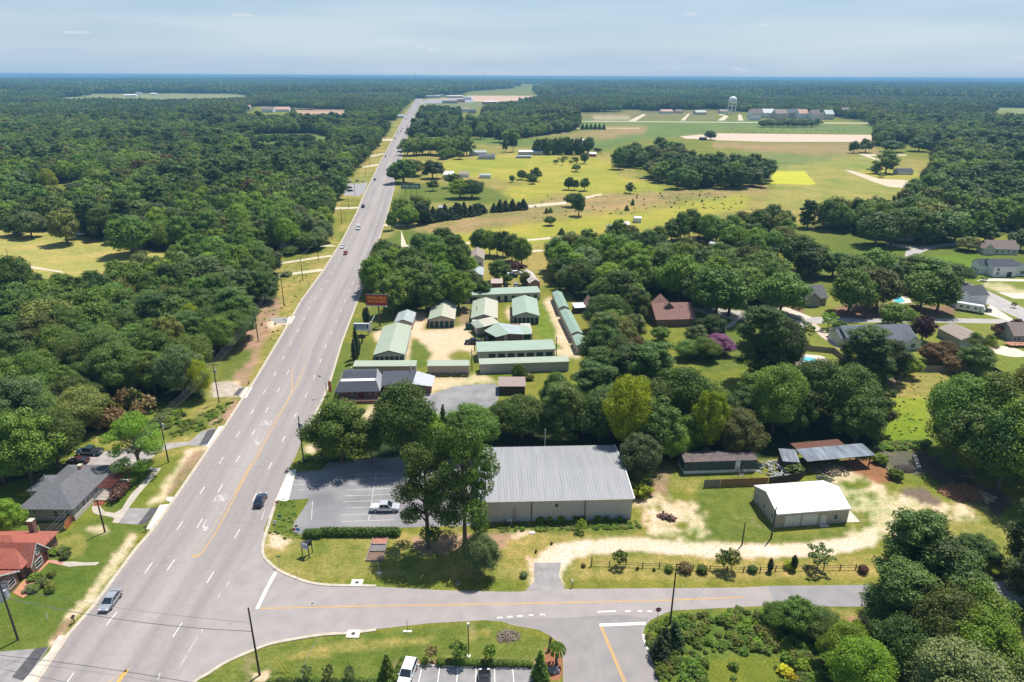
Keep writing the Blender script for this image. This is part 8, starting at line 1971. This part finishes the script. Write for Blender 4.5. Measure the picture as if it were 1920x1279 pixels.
for k in range(7): T('broad', (1440 + k * 15, 236), 223, 9, 'dark', 'tree of the dark row before the distant houses', 'tree', 'dark tree row before the distant houses', 'L')
for k in range(6): T('cedar', (1092 + k * 8, 243), 231, 4, 'dark', 'small tree in the short row on the far pasture', 'tree', 'short tree row on the far pasture')
# field copses
def copse(poly, n, hr, rr_, tints_, label, group, seed, detail='L'):
    rs = random.Random(seed); xs_ = [p[0] for p in poly]; ys_ = [p[1] for p in poly]; c = 0; tries = 0; used = []
    while c < n and tries < 6000:
        tries += 1
        x, y = rs.uniform(min(xs_), max(xs_)), rs.uniform(min(ys_), max(ys_))
        if not inpoly(np.array([x]), np.array([y]), poly)[0]: continue
        p = G(x, y); r_ = rs.uniform(*rr_)
        if any((p - q).length < r_ * 1.15 for q in used): continue
        used.append(p); tn = tints_[rs.randrange(len(tints_))]
        tree('broad', p, rs.uniform(*hr), r_, tn, '%s %s' % ({'dark': 'dark green', 'green': 'mid green', 'bright': 'bright green', 'olive': 'olive', 'blue': 'grey green'}[tn], label), 'tree', group, detail); c += 1
copse([(1150, 300), (1240, 272), (1280, 300), (1260, 348), (1160, 325)], 34, (12, 19), (6.5, 9), ['green', 'dark', 'olive', 'green'], 'tree in the left half of the field copse', 'trees of the field copse', 3)
copse([(1260, 330), (1280, 318), (1430, 330), (1445, 344), (1430, 352), (1260, 357)], 46, (14, 20), (6.5, 8.5), ['green', 'dark', 'dark'], 'tree in the right half of the field copse', 'trees of the field copse', 4)
copse([(770, 262), (905, 254), (960, 262), (960, 272), (900, 266), (780, 275)], 24, (14, 20), (7, 10), ['dark', 'green'], 'tree in the band right of the far highway', 'tree band right of the far highway', 5)
copse([(830, 292), (870, 292), (870, 300), (830, 300)], 4, (9, 12), (5, 7), ['green', 'bright'], 'tree before the grey farmhouse', 'trees before the grey farmhouse', 6)
# residential trees, right
RT = [('broad', (1341, 598), 500, 9.0, 'green', 'wide street tree left of the double pair'), ('broad', (1366, 592), 505, 7.6, 'green', 'right tree of the shaded double pair'), ('broad', (1312, 575), 505, 8, 'dark', 'dark tree behind the pink roofed house'), ('broad', (1262, 585), 510, 7.4, 'green', 'tree rising behind the pink roofed house') if False else None,
 ('broad', (1345, 662), 628, 4.6, 'pink', 'pink flowering crape myrtle on the lawn'), ('pine', (1418, 715), 573, 5.2, 'pine', 'tall dark pine left of the pool'), ('broad', (1455, 712), 600, 6.8, 'dark', 'broad dark tree left of the pool'), ('broad', (1440, 640), 575, 5.4, 'dark', 'dark tree above the pool pine'), ('young', (1505, 642), 601, 3.6, 'green', 'small round tree beside the pinkish drive'), ('young', (1552, 618), 585, 3.2, 'bright', 'airy small tree by the street'), ('broad', (1572, 632), 603, 2.6, 'bright', 'bright bush tree beside the drive'),
 ('pine', (1612, 720), 612, 5.0, 'pine', 'dense pine before the low white house'), ('pine', (1628, 728), 640, 4.0, 'pine', 'second dense pine beside the white house'), ('broad', (1660, 715), 640, 5.2, 'dark', 'dark tree right of the pines'), ('broad', (1695, 705), 665, 4.0, 'bright', 'yellow green tree above the dry meadow'), ('broad', (1727, 640), 590, 3.9, 'plum', 'round purple leafed tree on the lawn'), ('broad', (1746, 682), 645, 4.3, 'rust', 'dark brownish tree left of the pair by the tan garage'), ('broad', (1766, 677), 640, 3.3, 'rust', 'reddish tree right of the pair by the tan garage'), ('broad', (1824, 702), 645, 6.0, 'dark', 'dark rounded tree before the tan garage'), ('open', (1830, 690), 625, 3.8, 'bright', 'airy pale tree before the tan garage'), ('young', (1866, 630), 606, 2.2, 'plum', 'small plum tree beside the grey gabled house'), ('broad', (1786, 700), 668, 2.8, 'straw', 'dry pinkish shrub by the fence'),
 ('broad', (1677, 612), 570, 5.2, 'green', 'rounded tree behind the low white house'), ('broad', (1590, 588), 508, 7.8, 'green', 'large street tree left of the small pool'), ('broad', (1642, 580), 506, 7.6, 'olive', 'large olive brown tinged street tree'), ('broad', (1724, 584), 510, 7.2, 'green', 'large street tree right of the small pool'), ('broad', (1756, 586), 508, 7.2, 'green', 'great street tree left of the travel trailer'), ('broad', (1462, 590), 516, 8.0, 'green', 'large tree left of the grey roofed house'), ('broad', (1748, 528), 486, 8, 'green', 'spreading tree over the white house drive'), ('broad', (1782, 530), 495, 6.5, 'green', 'tree right of the spreading one'), ('broad', (1815, 470), 445, 5.6, 'olive', 'lone round tree on the bend lawn'), ('broad', (1912, 470), 432, 6, 'dark', 'dark tree at the right edge by the brown roof'), ('young', (1823, 520), 513, 2.0, 'dark', 'left small round bush on the bend lawn'), ('young', (1844, 527), 519, 2.0, 'dark', 'right small round bush on the bend lawn'), ('young', (1900, 577), 566, 1.2, 'rust', 'tiny red tree on the verge'), ('broad', (1712, 520), 478, 7, 'green', 'tree before the slate roofed house'), ('broad', (1688, 540), 495, 5.4, 'green', 'bright green tree above the small pool'), ('broad', (1600, 540), 480, 8, 'green', 'tree above the large street tree'), ('broad', (1560, 520), 470, 7, 'dark', 'tree left above the street trees'), ('broad', (1515, 520), 465, 7, 'dark', 'dark tree above the grey roofed house'), ('broad', (1495, 510), 440, 8, 'green', 'tree at the green strip'), ('broad', (1640, 525), 470, 7.5, 'green', 'tree mid way along the street wood'), ('broad', (1906, 615), 598, 2.4, 'plum', 'dark plum tree at the right edge'), 
 ('broad', (1640, 462), 400, 9, 'dark', 'tall dark tree above the green strip'), ('broad', (1670, 460), 398, 9, 'green', 'broad tree above the green strip'), ('broad', (1730, 458), 395, 9.5, 'green', 'broad tree at the bend above the street'), ('broad', (1760, 456), 398, 9, 'dark', 'dark tree at the bend'), ('broad', (1700, 450), 390, 9, 'green', 'tree behind the shaded grey house'), ('broad', (1790, 452), 402, 8.5, 'green', 'tree left of the lone round tree'), ('broad', (1845, 456), 415, 7, 'dark', 'tree above the brown roofed house')]
for q in RT:
    if q: T(q[0], q[1], q[2], q[3], q[4], q[5])
for px_, yt, r_, tn, lb in (((1303, 655), 608, 4.2, 'blue', 'shrubby tree before the pink roofed house'), ((1330, 640), 592, 4.6, 'dark', 'dark shrub tree at the pink roof corner'), ((1290, 672), 640, 3.4, 'green', 'garden bush left on the lawn'), ((1318, 672), 635, 4.0, 'bright', 'garden bush in front of the pink house'), ((1238, 640), 612, 3.4, 'green', 'bush at the left of the pink house'), ((1195, 670), 632, 3.4, 'rust', 'reddish shrub tree beside the lawn')): T('broad', px_, yt, r_, tn, lb)
# copse behind the fence at right
for px_, yt, r_, tn, lb in (((1790, 858), 715, 7.5, 'green', 'big dark tree left in the right hand copse'), ((1840, 862), 700, 7.5, 'green', 'second big tree in the right hand copse'), ((1895, 860), 690, 8, 'olive', 'third big tree in the right hand copse'), ((1815, 895), 765, 6.5, 'dark', 'low dark tree in the right hand copse'), ((1870, 915), 770, 7, 'dark', 'lower dark tree in the right hand copse'), ((1930, 930), 750, 8, 'green', 'tree at the right edge of the copse'), ((1955, 870), 700, 8, 'green', 'tree beyond the right edge of the copse')): T('broad', px_, yt, r_, tn, lb)
T('shrub', (1650, 868), 852, 1.6, 'bright', 'bright shrub at the end of the open shed'); T('shrub', (1677, 896), 880, 1.6, 'bright', 'bright shrub beside the red soil'); T('shrub', (1486, 884), 868, 2.2, 'green', 'green shrub among the scrap'); T('shrub', (1673, 742), 731, 1.2, 'dark', 'small dark bush on the dry meadow')
# big pines and trees, bottom right
for kd, px_, yt, r_, tn, lb in (('pine', (1688, 1150), 966, 4.3, 'pine', 'tall pine with airy top at the left of the right group'), ('pine', (1722, 1165), 1000, 4.4, 'pine', 'dense tall pine right of the airy one'), ('pine', (1668, 1200), 1060, 4.0, 'pine', 'pine in front at the left of the right group'), ('pine', (1755, 1190), 1040, 4.2, 'pine', 'pine on the right shoulder of the group'), ('broad', (1790, 1220), 1090, 4.6, 'green', 'bushy broadleaf tree right in the near group'), ('broad', (1742, 1262), 1112, 4.9, 'olive', 'big yellowish green tree low in the near group'), ('broad', (1800, 1295), 1150, 5.4, 'bright', 'yellow green rounded tree at the bottom right'), ('broad', (1680, 1275), 1165, 4.0, 'dark', 'dark tree at the bottom of the near group'), ('broad', (1868, 1345), 1235, 5.4, 'blue', 'grey green tree at the bottom right edge'), ('broad', (1770, 1360), 1222, 5.4, 'blue', 'grey green tree at the bottom edge'),
('broad', (1490, 1185), 1126, 3.3, 'green', 'bushy tree on the near street corner right'), ('broad', (1458, 1176), 1136, 2.2, 'green', 'smaller bush tree beside it to the left'), ('broad', (1525, 1192), 1146, 2.5, 'dark', 'dark sapling clump beside the bushy tree'), ('broad', (1575, 1262), 1172, 3.3, 'bright', 'bright green tree in the thicket'), ('broad', (1600, 1318), 1212, 3.8, 'bright', 'bright green tree at the bottom of the thicket'), ('pine', (1932, 1085), 945, 4.4, 'pine', 'dark pine at the right edge above the street'), ('pine', (1955, 1150), 1010, 4.6, 'pine', 'pine hanging in from the right edge'), ('broad', (1828, 1057), 1010, 3.6, 'dark', 'dark bush tree beyond the pines'), ('broad', (1850, 1068), 1048, 2.2, 'lime', 'yellow green bush beyond the pines'),
                                ('cedar', (1236, 1234), 1192, 1.9, 'cedar', 'dark cedar bush nearest the stop sign kerb'), ('cedar', (1245, 1218), 1178, 1.8, 'cedar', 'middle dark cedar bush by the stop sign'), ('cedar', (1262, 1212), 1166, 1.9, 'cedar', 'dark cedar bush beneath the tall pole')): T(kd, px_, yt, r_, tn, lb)
T('shrub', (1885, 1156), 1145, 2.6, 'green', 'low clipped mound on the right lawn')
for k, px_ in enumerate(((1846, 1080), (1858, 1080), (1870, 1080), (1882, 1080))): T('clipped', px_, px_[1] - 9, .8, 'dark', ['first', 'second', 'third', 'fourth'][k] + ' dark bush in the row beyond the right street', group='bush row beyond the right street')
# thicket undergrowth
pts = []; 
rs = random.Random(91); sc_ = []; ix = []
tp = [(1215, 1200), (1225, 1172), (1268, 1155), (1440, 1146), (1560, 1150), (1640, 1190), (1620, 1310), (1560, 1400), (1290, 1400), (1245, 1290)]
while len(pts) < 900:
    x, y = rs.uniform(1210, 1640), rs.uniform(1146, 1400)
    if not inpoly(np.array([x]), np.array([y]), tp)[0]: continue
    if 1320 < x < 1470 and 1225 < y < 1330 and rs.random() < .9: continue
    p = G(x, y); pts.append((p.x, p.y, -.1)); s_ = rs.uniform(.35, .95) * (.6 + .8 * float(vnoise(np.array([p.x / 4]), np.array([p.y / 4]), 3)[0])); sc_.append((s_, s_, s_ * rs.uniform(.5, .9))); ix.append(rs.randrange(12))
under = proto_collection('undergrowth_bush', [(CROWN['shrub', v_], LM[tn]) for tn in ('green', 'bright', 'green', 'olive') for v_ in range(3)])
instancer('thicket', pts, [rs.random() * 6 for _ in pts], sc_, ix, under, 'tangled green undergrowth right of the side street')
T('shrub', (1470, 1262), 1250, 1.0, 'flower', 'bush with bright yellow flowers in the thicket'); T('shrub', (1482, 1278), 1262, .8, 'flower', 'second yellow flowering bush lower in the thicket')
# rough grass tufts over the verges
pts = []; sc_ = []; ix = []
def tufts(poly, n, smin=.12, smax=.4, tints_=(0, 3, 6, 9)):
    c = 0
    xs_ = [p[0] for p in poly]; ys_ = [p[1] for p in poly]
    while c < n:
        x, y = rs.uniform(min(xs_), max(xs_)), rs.uniform(min(ys_), max(ys_))
        if not inpoly(np.array([x]), np.array([y]), poly)[0]: continue
        p = G(x, y); pts.append((p.x, p.y, -.05)); s_ = rs.uniform(smin, smax); sc_.append((s_ * 1.3, s_ * 1.3, s_ * .7)); ix.append(rs.choice(tints_) + rs.randrange(3)); c += 1
tufts([(345, 790), (440, 750), (410, 795), (360, 812), (300, 828)], 90, .15, .5)
tufts([(220, 790), (330, 750), (350, 790), (285, 815), (215, 812)], 110, .3, .8)
tufts([(930, 983), (1190, 975), (1205, 990), (940, 998)], 200, .15, .4)
tufts([(505, 1000), (530, 935), (560, 940), (555, 1000), (580, 1008), (510, 1012)], 60, .08, .25)
tufts([(500, 500), (598, 480), (600, 500), (520, 640), (470, 640)], 90, .1, .35)
tufts([(1655, 700), (1770, 700), (1740, 830), (1650, 830)], 100, .08, .3)
tufts([(1640, 830), (1740, 830), (1740, 842), (1650, 845)], 80, .3, .8)
tufts([(1000, 366), (1420, 350), (1400, 395), (1000, 410)], 110, .2, .6)
tufts([(560, 860), (640, 830), (690, 862), (640, 868), (560, 884)], 60, .2, .5)
instancer('rough_grass', pts, [rs.random() * 6 for _ in pts], sc_, ix, under, 'rough weedy tufts on verges and meadows')
# ------------------------------------------------------------------ air
hb = MB(); hb.box(-62000, 62000, -2500, 62000, -1.8, 86.0)
hzm = bpy.data.materials.new('air'); hzm.use_nodes = True
t = hzm.node_tree; t.nodes.clear()
vo = t.nodes.new('ShaderNodeVolumePrincipled'); oo = t.nodes.new('ShaderNodeOutputMaterial')
vo.inputs['Color'].default_value = (0.28, 0.60, 0.90, 1)
vo.inputs['Density'].default_value = 0.000118
vo.inputs['Anisotropy'].default_value = 0.0
t.links.new(vo.outputs[0], oo.inputs['Volume'])
o = hb.build('haze', hzm); o['kind'] = 'stuff'; o['label'] = 'thin blue summer haze over the whole landscape'
print('triangles', sum(sum(len(p.vertices) - 2 for p in m.polygons) if len(m.polygons) < 400 else 2 * len(m.polygons) for m in {o.data for o in S.objects if o.type == 'MESH'}))
